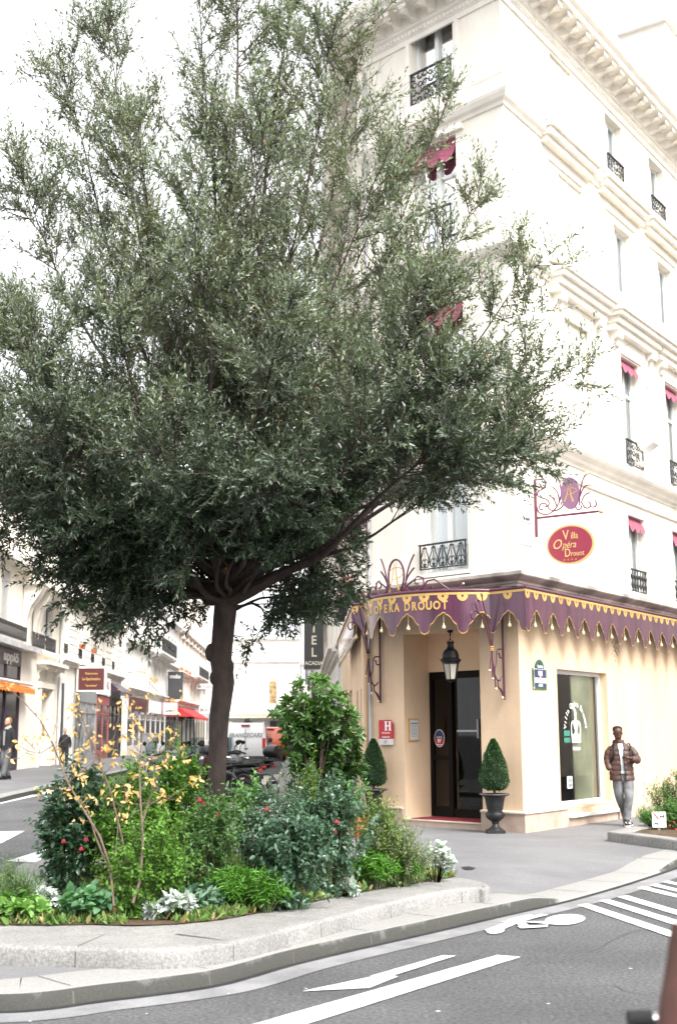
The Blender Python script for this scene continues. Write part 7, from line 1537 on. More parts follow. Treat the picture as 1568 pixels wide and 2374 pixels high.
def car(name, label, cat, loc, rz, m, kind='hatch', grp=None):
    t = thing(name, label, cat, loc, rz, grp)      # local: rear at y=0 facing -y, forward +y
    if kind == 'van': prof = [(.05, .35), (.0, .5), (.0, 1.0), (.08, 1.75), (.22, 1.93), (.5, 1.97), (3.3, 1.95), (4.1, 1.25), (4.75, 1.05), (4.9, .7), (4.85, .3), (.2, .25)]; W = .95; L = 4.9
    elif kind == 'smallvan': prof = [(.05, .32), (.0, .5), (.0, 1.0), (.08, 1.65), (.2, 1.80), (.5, 1.84), (2.6, 1.82), (3.3, 1.15), (4.1, .98), (4.3, .65), (4.25, .28), (.2, .24)]; W = .91; L = 4.3
    else: prof = [(.08, .3), (.0, .5), (.03, .85), (.12, .95), (.45, 1.36), (.8, 1.46), (1.9, 1.48), (2.9, .98), (3.8, .85), (4.05, .6), (4.0, .25), (.2, .22)]; W = .88; L = 4.0
    def hw(z): zt = max(p[1] for p in prof); u = z/zt; return W*(1-.16*max(0, (u-.5)/.5)**1.6)*(.96 if u < .2 else 1)
    n = len(prof); b = MB(); vs = [(-hw(z), y, z) for y, z in prof]+[(hw(z), y, z) for y, z in prof]
    b.add(vs, [tuple(range(n)), tuple(range(2*n-1, n-1, -1))]+[(i, (i+1) % n, n+(i+1) % n, n+i) for i in range(n)]); b.build('body', m, t, local=True, bevel=.09, smooth=True)
    zt = max(p[1] for p in prof)
    if kind in ('van', 'smallvan'):
        b = MB(); b.box(-.012, .012, -.02, .0, .55, zt*.86); b.box(-.04, .12, -.035, .0, .82, .86); b.build('door_seam', M_PLAST, t, local=True)
        for s in (-1, 1): b = MB(); b.box(s*(W-.13)-.07, s*(W-.13)+.07, -.025, .03, zt*.42, zt*.66); b.build('tail_lamp', M_TAIL, t, local=True, bevel=.02)
        b = MB(); b.box(-.2, .2, -.02, .2, zt-.12, zt-.08); b.build('brake_lamp', M_TAIL, t, local=True)
        for s in (-1, 1): b = MB(); b.box(s*(W-.005)-.006, s*(W-.005)+.006, L*.66, L*.78, zt*.62, zt*.84); b.build('side_window', M_CGL, t, local=True)
        b = MB(); b.box(-W*.25, W*.25, -.03, -.0, .62, .73); b.build('number_plate', M_PLATE, t, local=True)
    else:
        b = MB(); b.add([(-W*.70, .125, .97), (W*.70, .125, .97), (W*.60, .42, 1.34), (-W*.60, .42, 1.34)], [(0, 1, 2, 3)]); b.add([(-W*.70, .105, .97), (W*.70, .105, .97), (W*.60, .40, 1.345), (-W*.60, .40, 1.345)], [(0, 1, 2, 3)]); b.build('rear_window', M_CGL, t, local=True)
        for s in (-1, 1):
            b = MB(); b.box(s*(W-.14)-.12, s*(W-.14)+.12, -.01, .1, .74, .9); b.build('tail_lamp', M_TAIL, t, local=True, bevel=.03)
            b = MB(); b.add([(s*hw(.99)*1.003, .5, .99), (s*hw(.99)*1.003, 2.75, 1.0), (s*hw(1.38)*1.003, 1.95, 1.40), (s*hw(1.38)*1.003, .7, 1.40)], [(0, 1, 2, 3)]); b.build('side_window', M_CGL, t, local=True)
        b = MB(); b.box(-.26, .26, -.02, .02, .58, .69); b.build('number_plate', M_PLATE, t, local=True)
    b = MB(); b.box(-W*.97, W*.97, -.06, .2, .32, .52); b.build('bumper', M_PLAST if kind != 'hatch' else m, t, local=True, bevel=.03)
    for s in (-1, 1):
        for y in (.75, L-.85): wheelp(t, s*(W-.10), y, .32)
        b = MB(); b.box(s*(W+.08)-.09, s*(W+.08)+.09, L*.66, L*.66+.08, zt*.55, zt*.55+.2); b.build('wing_mirror', M_PLAST, t, local=True, bevel=.02)
    return t
GC = 'vehicles parked along the right kerb'
def roadpos(px, Y): q = at(px, 1760, Y); return (q.x, Y, gz(q.x, Y))
hd = R(-SH)
vn_ = car('white_van', 'white rental van lettered FRANCECARS parked behind the motorcycles', 'van', roadpos(563, 56), hd, M_CARW, 'van', GC)
b = MB(); put_text(b, 'FRANCECARS', .26, lambda x, y, z: (x*.92, -.004-z, 1.42+y), shear=.3, bold=.004); b.build('van_lettering', M_GREYP, vn_, local=True)
car('orange_van', 'orange small van parked at the right kerb', 'van', roadpos(621, 70), hd, M_CARO, 'smallvan', GC)
for px_, Y_s, m_c, l in ((648, 76.5, M_CARK, 'black car parked just past the orange van'), (650, 83, M_CARG, 'dark grey car parked second past the orange van'), (655, 90, M_CARS, 'silver car parked in the middle of the far row'), (660, 98, M_CARK, 'black car parked fourth past the orange van'), (664, 106, M_CARG, 'smallest farthest dark grey car of the row')): car('parked_car', l, 'car', roadpos(px_, Y_s), hd, m_c, 'hatch', GC)
car('parked_car', 'small white car far down the left pavement beside the grey bin', 'car', (roadpos(300, 97)[0]+.6, 97, .41), hd, M_CARW, 'hatch')
q = roadpos(336, 90); t = thing('waste_bin', 'large grey wheeled bin on the left pavement behind the sapling', 'bin', (q[0], 90, .41)); b = MB(); b.add([(-.6, -.4, .12), (.6, -.4, .12), (.6, .4, .12), (-.6, .4, .12), (-.68, -.48, 1.3), (.68, -.48, 1.3), (.68, .48, 1.3), (-.68, .48, 1.3)], [(0, 3, 2, 1), (0, 1, 5, 4), (1, 2, 6, 5), (2, 3, 7, 6), (3, 0, 4, 7), (4, 5, 6, 7)]); b.build('tub', M_GREYP, t, local=True, bevel=.03); b = MB(); b.box(-.72, .72, -.52, .52, 1.3, 1.4); b.build('lid', M_GREYP, t, local=True, bevel=.05)
for s in (-1, 1): b = MB(); b.tube([(s*.45, -.4, .08), (s*.45, -.34, .08)], .08, 10); b.build('wheel', M_TYRE, t, local=True)
# motorcycles and scooters
def torus(mb, c, R_, r, k=30, m=8, sq=1.0):
    vs = []
    for i in range(k):
        a = 2*math.pi*i/k
        for j in range(m): q = 2*math.pi*j/m; vs.append((c[0]+r*sq*math.sin(q), c[1]+(R_+r*math.cos(q))*math.cos(a), c[2]+(R_+r*math.cos(q))*math.sin(a)))
    mb.add(vs, [(i*m+j, i*m+(j+1) % m, ((i+1) % k)*m+(j+1) % m, ((i+1) % k)*m+j) for i in range(k) for j in range(m)])
def hull(mb, secs, k=12):      # secs: (y, zc, rx, rz) rings across y
    vs = []
    for y, zc, rx, rz in secs:
        for j in range(k): a = 2*math.pi*j/k; vs.append((rx*math.cos(a), y, zc+rz*math.sin(a)))
    n = len(secs); mb.add(vs, [(i*k+j, i*k+(j+1) % k, (i+1)*k+(j+1) % k, (i+1)*k+j) for i in range(n-1) for j in range(k)]+[tuple(range(k-1, -1, -1)), tuple((n-1)*k+j for j in range(k))])
M_SEAT = mat('black_seat', (.012, .012, .013), .85, n=.1); M_FAIR = mat('black_fairing', (.010, .010, .011), .4, n=.1, coat=.12); M_FAIRS = mat('dark_silver_fairing', (.10, .10, .105), .35, n=.2, coat=.2); M_MAR = mat('maroon_fairing', (.05, .012, .02), .3, n=.1, coat=.5); M_SCREEN = glass('windshield', (.55, .6, .62), .6)
def moto(label, loc, rz, m, scooter=True, box=True, screen=True):
    t = thing('scooter' if scooter else 'motorcycle', label, 'scooter' if scooter else 'motorcycle', loc, rz, 'two-wheelers parked beside the tree')
    r = .27 if scooter else .31
    for y in (.35, 1.68):
        b = MB(); torus(b, (0, y, r), r-.055, .058, sq=1.0); o = b.build('wheel', M_TYRE, t, local=True, smooth=True)
        b = MB(); torus(b, (0, y, r), r-.11, .014, 24, 6); b.tube([(-.05, y, r), (.05, y, r)], .05, 10)
        for s in range(5): a = 2*math.pi*s/5; b.tube([(0, y, r), (0, y+(r-.11)*math.cos(a), r+(r-.11)*math.sin(a))], .016, 5)
        b.build('rim', M_RIM, o, local=True)
    b = MB(); hull(b, [(.0, .78, .03, .02), (.06, .76, .10, .05), (.35, .72, .15, .10), (.75, .66, .16, .13), (1.05, .52, .17, .16), (1.25, .40, .19, .12)] if scooter else [(.0, .80, .02, .02), (.1, .78, .08, .05), (.5, .66, .12, .10), (.9, .56, .17, .22), (1.2, .58, .15, .24), (1.35, .62, .10, .16)]); b.build('body', m, t, local=True, smooth=True)
    b = MB(); hull(b, [(.05, .84, .08, .02), (.2, .86, .14, .05), (.55, .84, .15, .06), (.9, .78, .14, .05), (1.05, .76, .08, .03)]); b.build('seat', M_SEAT, t, local=True, smooth=True)
    if scooter:
        b = MB(); b.add([(-.2, 1.30, .30), (.2, 1.30, .30), (.23, 1.42, .62), (-.23, 1.42, .62), (.16, 1.36, 1.0), (-.16, 1.36, 1.0), (-.17, 1.52, .34), (.17, 1.52, .34), (.18, 1.62, .66), (-.18, 1.62, .66), (.10, 1.48, .98), (-.10, 1.48, .98)],
            [(0, 1, 2, 3), (3, 2, 4, 5), (6, 9, 8, 7), (9, 11, 10, 8), (0, 3, 9, 6), (3, 5, 11, 9), (1, 7, 8, 2), (2, 8, 10, 4), (5, 4, 10, 11), (0, 6, 7, 1)]); b.build('front_shield', m, t, local=True, bevel=.02)
        b = MB(); b.box(-.18, .18, .95, 1.38, .26, .32); b.build('footboard', M_PLAST, t, local=True, bevel=.02)
    else:
        b = MB(); hull(b, [(.82, .86, .05, .03), (.92, .88, .13, .10), (1.1, .90, .15, .12), (1.28, .88, .10, .08)]); b.build('fuel_tank', m, t, local=True, smooth=True)
        b = MB(); hull(b, [(.7, .40, .10, .12), (.9, .38, .16, .17), (1.12, .40, .15, .16), (1.25, .42, .08, .1)], 8); b.build('engine', M_ZINC, t, local=True)
    b = MB()
    for s in (-1, 1): b.tube([(s*.07, 1.68, r), (s*.07, 1.42, .98)], .02, 8)
    b.build('fork', M_CHROME, t, local=True, smooth=True)
    b = MB(); b.add([(s*.07, 1.68+(r+.04)*math.cos(a), r+(r+.04)*math.sin(a)) for a in [R(20+14*i) for i in range(10)] for s in (-1, 1)], [(2*i, 2*i+1, 2*i+3, 2*i+2) for i in range(9)]); b.build('mudguard', m, t, local=True)
    b = MB(); b.tube([(-.36, 1.22, 1.02), (-.22, 1.30, 1.05), (0, 1.38, 1.0), (.22, 1.30, 1.05), (.36, 1.22, 1.02)], .014, 8)
    for s in (-1, 1): b.tube([(s*.24, 1.29, 1.05), (s*.36, 1.22, 1.02)], .02, 8); b.tube([(s*.22, 1.30, 1.05), (s*.26, 1.32, 1.18), (s*.32, 1.30, 1.26)], .008, 6)
    b.build('handlebar', M_BLACK, t, local=True, smooth=True)
    for s in (-1, 1): b = MB(); b.ball((s*.34, 1.30, 1.29), .065, 10, 6, (1.2, .3, .8)); b.build('mirror', M_BLACK, t, local=True, smooth=True)
    b = MB(); b.ball((0, 1.52, .95), .09, 12, 8, (1, .8, 1)); b.build('headlight', M_CHROME, t, local=True, smooth=True)
    b = MB(); b.box(-.05, .05, -.04, .04, .71, .76); b.build('tail_lamp', M_TAIL, t, local=True, bevel=.01)
    b = MB(); b.box(-.09, .09, -.10, -.09, .42, .54); b.build('number_plate', M_PLATE, t, local=True)
    b = MB(); b.tube([(.14, .75, .25), (.17, .4, .30), (.18, .0, .36)], [.03, .055, .05], 10); b.build('exhaust', M_CHROME, t, local=True, smooth=True)
    if box: b = MB(); hull(b, [(-.22, 1.06, .14, .10), (-.17, 1.08, .20, .15), (.1, 1.09, .22, .16), (.2, 1.07, .17, .13)], 14); b.build('top_box', M_FAIR, t, local=True, smooth=True); b = MB(); b.box(-.12, .12, -.15, .2, .86, .92); b.build('luggage_rack', M_PLAST, t, local=True)
    if screen: b = MB(); b.add([(-.2, 1.42, 1.0), (.2, 1.42, 1.0), (.21, 1.36, 1.22), (-.21, 1.36, 1.22), (.12, 1.28, 1.42), (-.12, 1.28, 1.42)], [(0, 1, 2, 3), (3, 2, 4, 5)]); b.build('windshield', M_SCREEN, t, local=True)
    return t
def mp(px, Y): q = at(px, 1780, Y); return (q.x, Y, gz(q.x, Y))
for lab, px_, Y_s, ang, m_c, sc, bx, scr in (('black maxi scooter with a big black top box at the right end of the two-wheelers', 628, 30.6, 52, M_FAIR, True, True, False), ('black motorcycle with silver fairing left of the top box scooter', 606, 29.6, 46, M_FAIRS, False, False, True), ('black scooter with clear windscreen in the middle of the two-wheelers', 590, 31.2, 40, M_FAIR, True, False, True),
    ('maroon scooter leaning behind the light green sprig', 575, 28.7, 50, M_MAR, True, False, False), ('black motorcycle just right of the trunk', 556, 31.8, 40, M_FAIR, False, False, False), ('silver scooter hidden partly by the tree trunk', 535, 30.2, 44, M_FAIRS, True, False, True), ('black scooter with a glossy top box and red lamp just left of the trunk', 480, 30.5, 70, M_FAIR, True, True, False), ('grey motorcycle parked low behind the bright green bush', 455, 29.0, 60, M_FAIRS, False, False, True),
    ('small black scooter in the front row just right of the bicycles', 598, 27.9, 62, M_FAIR, True, False, False), ('black motorcycle with tall screen behind the others near the white van', 582, 33.4, 35, M_FAIR, False, False, True), ('dark scooter squeezed in beside the trunk behind the bicycle basket', 548, 28.6, 58, M_FAIR, True, False, True)):
    moto(lab, mp(px_, Y_s), R(ang), m_c, sc, bx, scr)
def bicycle(label, loc, rz, m, basket=None):
    t = thing('bicycle', label, 'bicycle', loc, rz, 'bicycles parked beside the tree'); r = .34
    for y in (0, 1.05):
        b = MB(); torus(b, (0, y, r), r-.02, .017, 32, 6); o = b.build('wheel', M_TYRE, t, local=True, smooth=True); b = MB()
        for s in range(16): a = 2*math.pi*s/16; b.tube([(0, y, r), (0, y+(r-.03)*math.cos(a), r+(r-.03)*math.sin(a))], .0016, 3)
        b.tube([(-.04, y, r), (.04, y, r)], .018, 8); b.build('spokes', M_CHROME, o, local=True)
    b = MB()
    for p in ([(0, 0, r), (0, .42, .30)], [(0, .42, .30), (0, .30, .78)], [(0, 0, r), (0, .33, .66)], [(0, .42, .30), (0, .90, .72)], [(0, .33, .66), (0, .88, .80)], [(0, 1.05, r), (0, .86, .95)]): b.tube(p, .014, 8)
    b.build('frame', m, t, local=True, smooth=True); b = MB(); hull(b, [(.12, .90, .09, .03), (.22, .90, .08, .03), (.42, .89, .02, .015)]); b.build('saddle', M_SEAT, t, local=True, smooth=True)
    b = MB(); b.tube([(-.30, .70, 1.0), (-.2, .82, 1.03), (0, .86, 1.0), (.2, .82, 1.03), (.30, .70, 1.0)], .011, 8); b.build('handlebar', M_CHROME, t, local=True, smooth=True)
    b = MB(); b.tube([(-.1, .42, .30), (.1, .42, .30)], .012, 6); torus(b, (.05, .42, .30), .08, .008, 20, 5); b.build('crank', M_BLACK, t, local=True)
    if basket:
        b = MB()
        for i in range(9): b.box(-.16+.04*i-.004, -.16+.04*i+.004, .98, .986, .80, 1.04); b.box(-.16+.04*i-.004, -.16+.04*i+.004, 1.22, 1.226, .80, 1.04)
        for z in (.80, .88, .96, 1.04): b.box(-.17, .17, .975, .985, z-.006, z+.006); b.box(-.17, .17, 1.22, 1.23, z-.006, z+.006); b.box(-.17, -.16, .98, 1.23, z-.006, z+.006); b.box(.16, .17, .98, 1.23, z-.006, z+.006)
        b.box(-.16, .16, .98, 1.22, .79, .80); b.build('basket', basket, t, local=True)
bicycle('grey bicycle with a maroon front basket beside the trunk', mp(560, 27.5), R(48), M_FAIRS, M_MAR); bicycle('black bicycle leaning among the motorcycles by the pavement', mp(612, 27.4), R(58), M_BLACK); bicycle('silver bicycle left of the trunk behind the bright green bush', mp(440, 27.8), R(60), M_FAIRS)

# ---------------- people ----------------
M_SKIND = mat('dark_skin', (.10, .044, .028), .5, n=.12, scale=9); M_SKINL = mat('fair_skin', (.50, .30, .22), .55, n=.08, scale=9)
def rings(mb, secs, k=20, close=True):      # secs: (x, y, z, rx, ry)
    vs = []
    for (x, y, z, rx, ry) in secs:
        for j in range(k): a = 2*math.pi*j/k; vs.append((x+rx*math.cos(a), y+ry*math.sin(a), z))
    n = len(secs); mb.add(vs, [(i*k+j, i*k+(j+1) % k, (i+1)*k+(j+1) % k, (i+1)*k+j) for i in range(n-1) for j in range(k)]+([tuple(range(k-1, -1, -1)), tuple((n-1)*k+j for j in range(k))] if close else []))
def interp_path(P, n):
    P = [Vector(p) for p in P]; m = len(P); out = []
    for i in range(n):
        t = i/(n-1)*(m-1); k = min(int(t), m-2); f = t-k; p0 = P[max(k-1, 0)]; p1 = P[k]; p2 = P[k+1]; p3 = P[min(k+2, m-1)]
        out.append(.5*((2*p1)+(p2-p0)*f+(2*p0-5*p1+4*p2-p3)*f*f+(3*p1-p0-3*p2+p3)*f**3))
    return out
def sleeve(mb, P, r, quilt=0.0, n=28, k=14):
    pts = interp_path(P, n); rr = [float(np.interp(i/(n-1), np.linspace(0, 1, len(r)), r))*(1+quilt*abs(math.sin(i/(n-1)*math.pi*5.))-quilt*.5) for i in range(n)]
    mb.tube([tuple(p) for p in pts], rr, k)
def head(mb, c, s=1.0, yaw=0.0, wx=1.0):      # c = chin-neck joint centre; face toward -y
    prof = [(-.008, .0, .02, .012), (-.022, .008, .038, .040), (-.020, .03, .054, .062), (-.012, .06, .062, .078), (-.006, .09, .067, .088), (0, .12, .071, .094), (.004, .155, .073, .098), (.008, .185, .070, .095), (.010, .212, .058, .080), (.012, .23, .036, .052), (.012, .238, .008, .012)]
    ca, sa_ = math.cos(yaw), math.sin(yaw); T0 = mb.T; mb.T = lambda x, y, z: Vector(T0(c[0]+s*(x*ca-y*sa_), c[1]+s*(x*sa_+y*ca), c[2]+s*z))
    rings(mb, [(0, y0, z, rx*wx, ry*min(wx, 1.06)) for (y0, z, rx, ry) in prof], 22)
    mb.add([(-.012, -.098, .118), (.012, -.098, .118), (-.02, -.098, .082), (.02, -.098, .082), (0, -.122, .088), (0, -.10, .135), (0, -.10, .072)], [(5, 0, 4), (5, 4, 1), (0, 2, 4), (1, 4, 3), (2, 6, 4), (4, 6, 3)])
    mb.ball((0, -.090, .055), .024, 10, 6, (1.1, .35, .22)); mb.ball((0, -.090, .047), .022, 10, 6, (1., .38, .25))
    for q in (-1, 1): mb.ball((q*.074*wx, .0, .105), .028, 10, 6, (.3, .6, 1)); mb.ball((q*.028, -.085, .132), .016, 8, 5, (1.4, .5, .5))
    mb.T = T0
def hand(mb, w, d, side, s=1.0, curl=.6):      # wrist w, direction d, palm with five unequal fingers
    w = Vector(w); d = Vector(d).normalized(); sd2 = Vector(side).normalized(); nrm = d.cross(sd2)
    mb.tube([tuple(w-d*.02*s), tuple(w+d*.02*s), tuple(w+d*.055*s), tuple(w+d*.09*s)], [.026*s, .032*s, .038*s, .032*s], 10, flat=.55)
    for i, (o, ln) in enumerate(((-.030, .062), (-.010, .074), (.010, .070), (.029, .054))):
        p0 = w+d*.085*s+sd2*o*s; p1 = p0+(d*(1-curl*.3)+nrm*curl*.4).normalized()*ln*.5*s; p2 = p1+(d*(1-curl)+nrm*curl).normalized()*ln*.5*s; mb.tube([tuple(p0), tuple(p1), tuple(p2)], [.0095*s, .0088*s, .007*s], 7)
    p0 = w+d*.03*s-sd2*.032*s; p1 = p0+(d*.6-sd2*.7+nrm*.2).normalized()*.035*s; p2 = p1+(d*.9-sd2*.1+nrm*.4).normalized()*.03*s; mb.tube([tuple(p0), tuple(p1), tuple(p2)], [.013*s, .011*s, .008*s], 7)
def shoe(mb, ms, a, fw, s=1.0, tilt=0.0):      # a = ankle, fw = toe direction
    a = Vector(a); f = Vector(fw).normalized(); r = f.cross(Vector((0, 0, 1))).normalized(); u = r.cross(f)
    prof = [(-.085, .02, .030, .045), (-.06, .045, .042, .055), (-.01, .055, .044, .06), (.05, .035, .044, .045), (.11, .018, .050, .032), (.16, .010, .046, .024), (.185, .004, .028, .016)]
    for m_, dz, sc in ((mb, 0, 1.0), ):
        k = 14; vs = []
        for (y, z, rx, rz) in prof:
            for j in range(k): q = 2*math.pi*j/k; zz = z+rz*math.sin(q); zz = max(zz, -.018); vs.append(tuple(a+f*y*s+r*rx*math.cos(q)*s+u*(zz-.06)*s))
        n = len(prof); m_.add(vs, [(i*k+j, i*k+(j+1) % k, (i+1)*k+(j+1) % k, (i+1)*k+j) for i in range(n-1) for j in range(k)]+[tuple(range(k)), tuple((n-1)*k+j for j in range(k))])
    out = [(-.09, .03), (-.05, .045), (.05, .047), (.12, .052), (.17, .045), (.19, .02)]; pts = [(y, x) for y, x in out]+[(y, -x) for y, x in out[::-1]]
    ms.prism(pts, lambda y, x, h: tuple(a+f*y*s+r*x*s+u*h*s), -.095, -.072)
def stand(loc, rz, H): 
    sc = H/1.78
    return sc
# the man in the quilted jacket
mxy = gnd(1443, 1921, .12); MX, MY = mxy.x, mxy.y+.12
man = thing('person', 'man walking in brown quilted jacket, white top and grey jeans looking at his phone hand', 'person', (MX, MY, .12), 0)
hip_l, hip_r = (-.085, .02, .90), (.085, 0, .90)          # image left / right
body = MB()
head(body, (-.055, -.02, 1.540), .97, R(-8), 1.16)
body.tube([(-.03, .02, 1.42), (-.045, .0, 1.50), (-.05, .0, 1.60)], [.075, .058, .055], 14)
rings(body, [(0, .01, .86, .14, .10), (0, .01, 1.0, .15, .10), (0, .01, 1.2, .16, .105), (0, .02, 1.38, .18, .10), (-.02, .02, 1.44, .10, .07)], 18)
hand(body, (.105, -.255, 1.205), (-1, -.25, .12), (0, .25, 1), 1.0, .5)
body.tube([(.25, -.16, 1.17), (.105, -.25, 1.205)], [.035, .026], 10)
hand(body, (-.235, -.06, 1.02), (.35, .1, -1), (0, 1, .1), .95, .7)
for P in ([hip_l, (-.075, -.02, .50), (.10, .26, .16)], [hip_r, (.075, -.14, .50), (.02, -.10, .12)]): body.tube([tuple(p) for p in interp_path(P, 10)], [.075, .07, .065, .06, .052, .05, .045, .04, .036, .034], 12)
body.build('body', M_SKIND, man, local=True, smooth=True)
hr = MB(); rings(hr, [(-.054, -.004, 1.688, .087, .102), (-.054, -.002, 1.71, .090, .106), (-.054, .0, 1.742, .086, .102), (-.054, .0, 1.766, .068, .082), (-.054, .0, 1.776, .034, .045), (-.054, 0, 1.780, .004, .005)], 20)
hr.T = lambda x, y, z: Vector((x, y+.018, z)); hr.v = [(x, y+.004, z) for x, y, z in hr.v]; hr.build('hair', mat('black_hair', (.012, .010, .009), .8, n=.3, scale=80, bump=.5, bscale=200), man, local=True, smooth=True)
gl_ = MB()
for q in (-1, 1): cx0 = -.064+q*.034; gl_.tube([(cx0+.024*math.cos(a), -.122, 1.662+.018*math.sin(a)) for a in [2*math.pi*i/12 for i in range(12)]], .0028, 5, closed=True)
gl_.tube([(-.075, -.122, 1.666), (-.052, -.122, 1.666)], .003, 5); gl_.tube([(-.004, -.12, 1.668), (.03, -.02, 1.662)], .003, 5); gl_.tube([(-.122, -.118, 1.668), (-.138, -.01, 1.662)], .003, 5); gl_.build('glasses', M_BLACK, man, local=True)
sh = MB(); k = 15
vs = []
for (z, rx, ry) in ((.93, .165, .125), (.96, .168, .128), (.97, .158, .118), (1.1, .16, .118), (1.25, .17, .12), (1.38, .16, .11), (1.46, .085, .075)):
    for j in range(k): a = R(-90-50+100*j/(k-1)); vs.append((rx*math.cos(a)-.02, ry*math.sin(a)-.005, z))
sh.add(vs, [(i*k+j, i*k+j+1, (i+1)*k+j+1, (i+1)*k+j) for i in range(6) for j in range(k-1)]); sh.build('white_top', mat('white_cotton', (.70, .71, .73), .9, n=.06, scale=14, bump=.3, bscale=40), man, local=True, smooth=True)
M_PUFF = mat('brown_nylon', (.095, .050, .041), .5, n=.2, scale=6, bump=.6, bscale=14, detail=6); M_PUFFD = mat('dark_zip', (.02, .014, .014), .5, n=.1)
jk = MB(); k = 44; NZ = 50; vs = []; z0j, z1j = .80, 1.47
for i in range(NZ+1):
    z = z0j+(z1j-z0j)*i/NZ; qz = (z-z0j)/.088; bl = .013*abs(math.sin(qz*math.pi))**.6
    rx = float(np.interp(z, [.80, .95, 1.1, 1.25, 1.36, 1.42, 1.47], [.215, .21, .205, .212, .20, .155, .10]))+bl; ry = float(np.interp(z, [.80, .95, 1.1, 1.25, 1.38, 1.47], [.175, .165, .15, .155, .135, .085]))+bl
    gap = float(np.interp(z, [.80, .93, 1.0, 1.2, 1.36, 1.47], [8, 14, 9, 9, 14, 26])); cxo = float(np.interp(z, [.80, 1.47], [0, -.025]))
    for j in range(k+1): a = R(-90-3+gap+(360-2*gap)*j/k); vs.append((cxo+rx*math.cos(a), ry*math.sin(a)+.01, z))
jk.add(vs, [(i*(k+1)+j, i*(k+1)+j+1, (i+1)*(k+1)+j+1, (i+1)*(k+1)+j) for i in range(NZ) for j in range(k)])
sleeve(jk, [(.14, .02, 1.385), (.215, .02, 1.31), (.255, .0, 1.22), (.265, -.08, 1.165), (.20, -.19, 1.175), (.125, -.245, 1.20)], [.06, .074, .073, .07, .058, .046], .10)
sleeve(jk, [(-.15, .02, 1.385), (-.215, .03, 1.31), (-.245, .04, 1.20), (-.25, .0, 1.10), (-.235, -.055, 1.0)], [.06, .073, .07, .062, .05], .10)
rings(jk, [(-.03, .06, 1.42, .10, .075), (-.03, .07, 1.47, .115, .08), (-.03, .08, 1.52, .105, .07), (-.03, .085, 1.53, .085, .05)], 18)
jk.build('jacket', M_PUFF, man, local=True, smooth=True)
zp = MB(); 
for sg in (0, 1):
    col_ = [vs[i*(k+1)+(0 if sg == 0 else k)] for i in range(0, NZ+1)]; zp.tube([(x*1.0, y-.004, z) for x, y, z in col_], .006, 5)
zp.tube([(.13, -.148, .98), (.155, -.14, .90)], .004, 4); zp.build('zip', M_PUFFD, man, local=True)
st_ = MB()
for sg, xs_ in ((-1, -.15), (1, .145)): st_.tube([(xs_*.85, .08, 1.45), (xs_*.95, -.03, 1.465), (xs_, -.115, 1.40), (xs_*1.12, -.155, 1.30), (xs_*1.30, -.135, 1.2), (xs_*1.4, -.05, 1.12), (xs_*1.3, .1, 1.05)], .019, 8, flat=.4)
M_JEAN = mat('grey_denim', (.20, .205, .215), .85, c2=(.085, .09, .10), scale=5.5, bump=.7, bscale=16, detail=7)
jn = MB()
def wrinkle(P, r, n=30, seed=1):
    pts = interp_path(P, n); rr = [float(np.interp(i/(n-1), np.linspace(0, 1, len(r)), r))*(1+.045*math.sin(i*1.9+seed)*max(0, i/(n-1)-.35)*1.6) for i in range(n)]; jn.tube([tuple(p) for p in pts], rr, 14)
wrinkle([(-.08, .02, .93), (-.085, -.0, .72), (-.065, .01, .50), (.02, .13, .30), (.09, .23, .13)], [.10, .098, .078, .066, .070], seed=2)
wrinkle([(.08, .0, .93), (.085, -.06, .72), (.075, -.12, .50), (.045, -.12, .30), (.02, -.11, .12)], [.105, .102, .082, .068, .076], seed=5)
rings(jn, [(0, .0, .78, .13, .10), (0, .01, .85, .165, .115), (0, .01, .96, .16, .11)], 18); jn.build('jeans', M_JEAN, man, local=True, smooth=True)
su, so = MB(), MB(); shoe(su, so, (.015, -.115, .095), (-.12, -1, 0)); shoe(su, so, (.10, .25, .10), (.25, -1, -.1)); su.build('sneakers', mat('black_suede', (.03, .03, .032), .8, n=.2, scale=20), man, local=True, smooth=True)
sw = MB()
for q in range(3): sw.box(-.035, .06, -.215-q*.03, -.205-q*.03, .07-q*.008, .085-q*.008)
for q in range(3): sw.box(.135, .15, .14+q*.03, .155+q*.03, .03, .09)
so.build('shoe_sole', M_WHITE, man, local=True); sw.build('shoe_stripes', M_WHITE, man, local=True)
bp_ = thing('backpack', 'black backpack worn by the man in the brown quilted jacket', 'backpack', (MX, MY, 1.0))
def onman(mbb): mbb.v = [(x+MX, y+MY, z+.12) for x, y, z in mbb.v]; return mbb
onman(st_).build('strap', M_BLACK, bp_, smooth=True); b = MB(); b.box(-.15, .15, .17, .32, .95, 1.40); onman(b).build('bag', M_BLACK, bp_, bevel=.05)
b = MB(); b.box(-.075, .005, -.345, -.275, 1.222, 1.232); tag(onman(b).build('phone', M_BLACK, None, bevel=.003), 'black phone held in the hand of the man in the brown quilted jacket', 'phone')
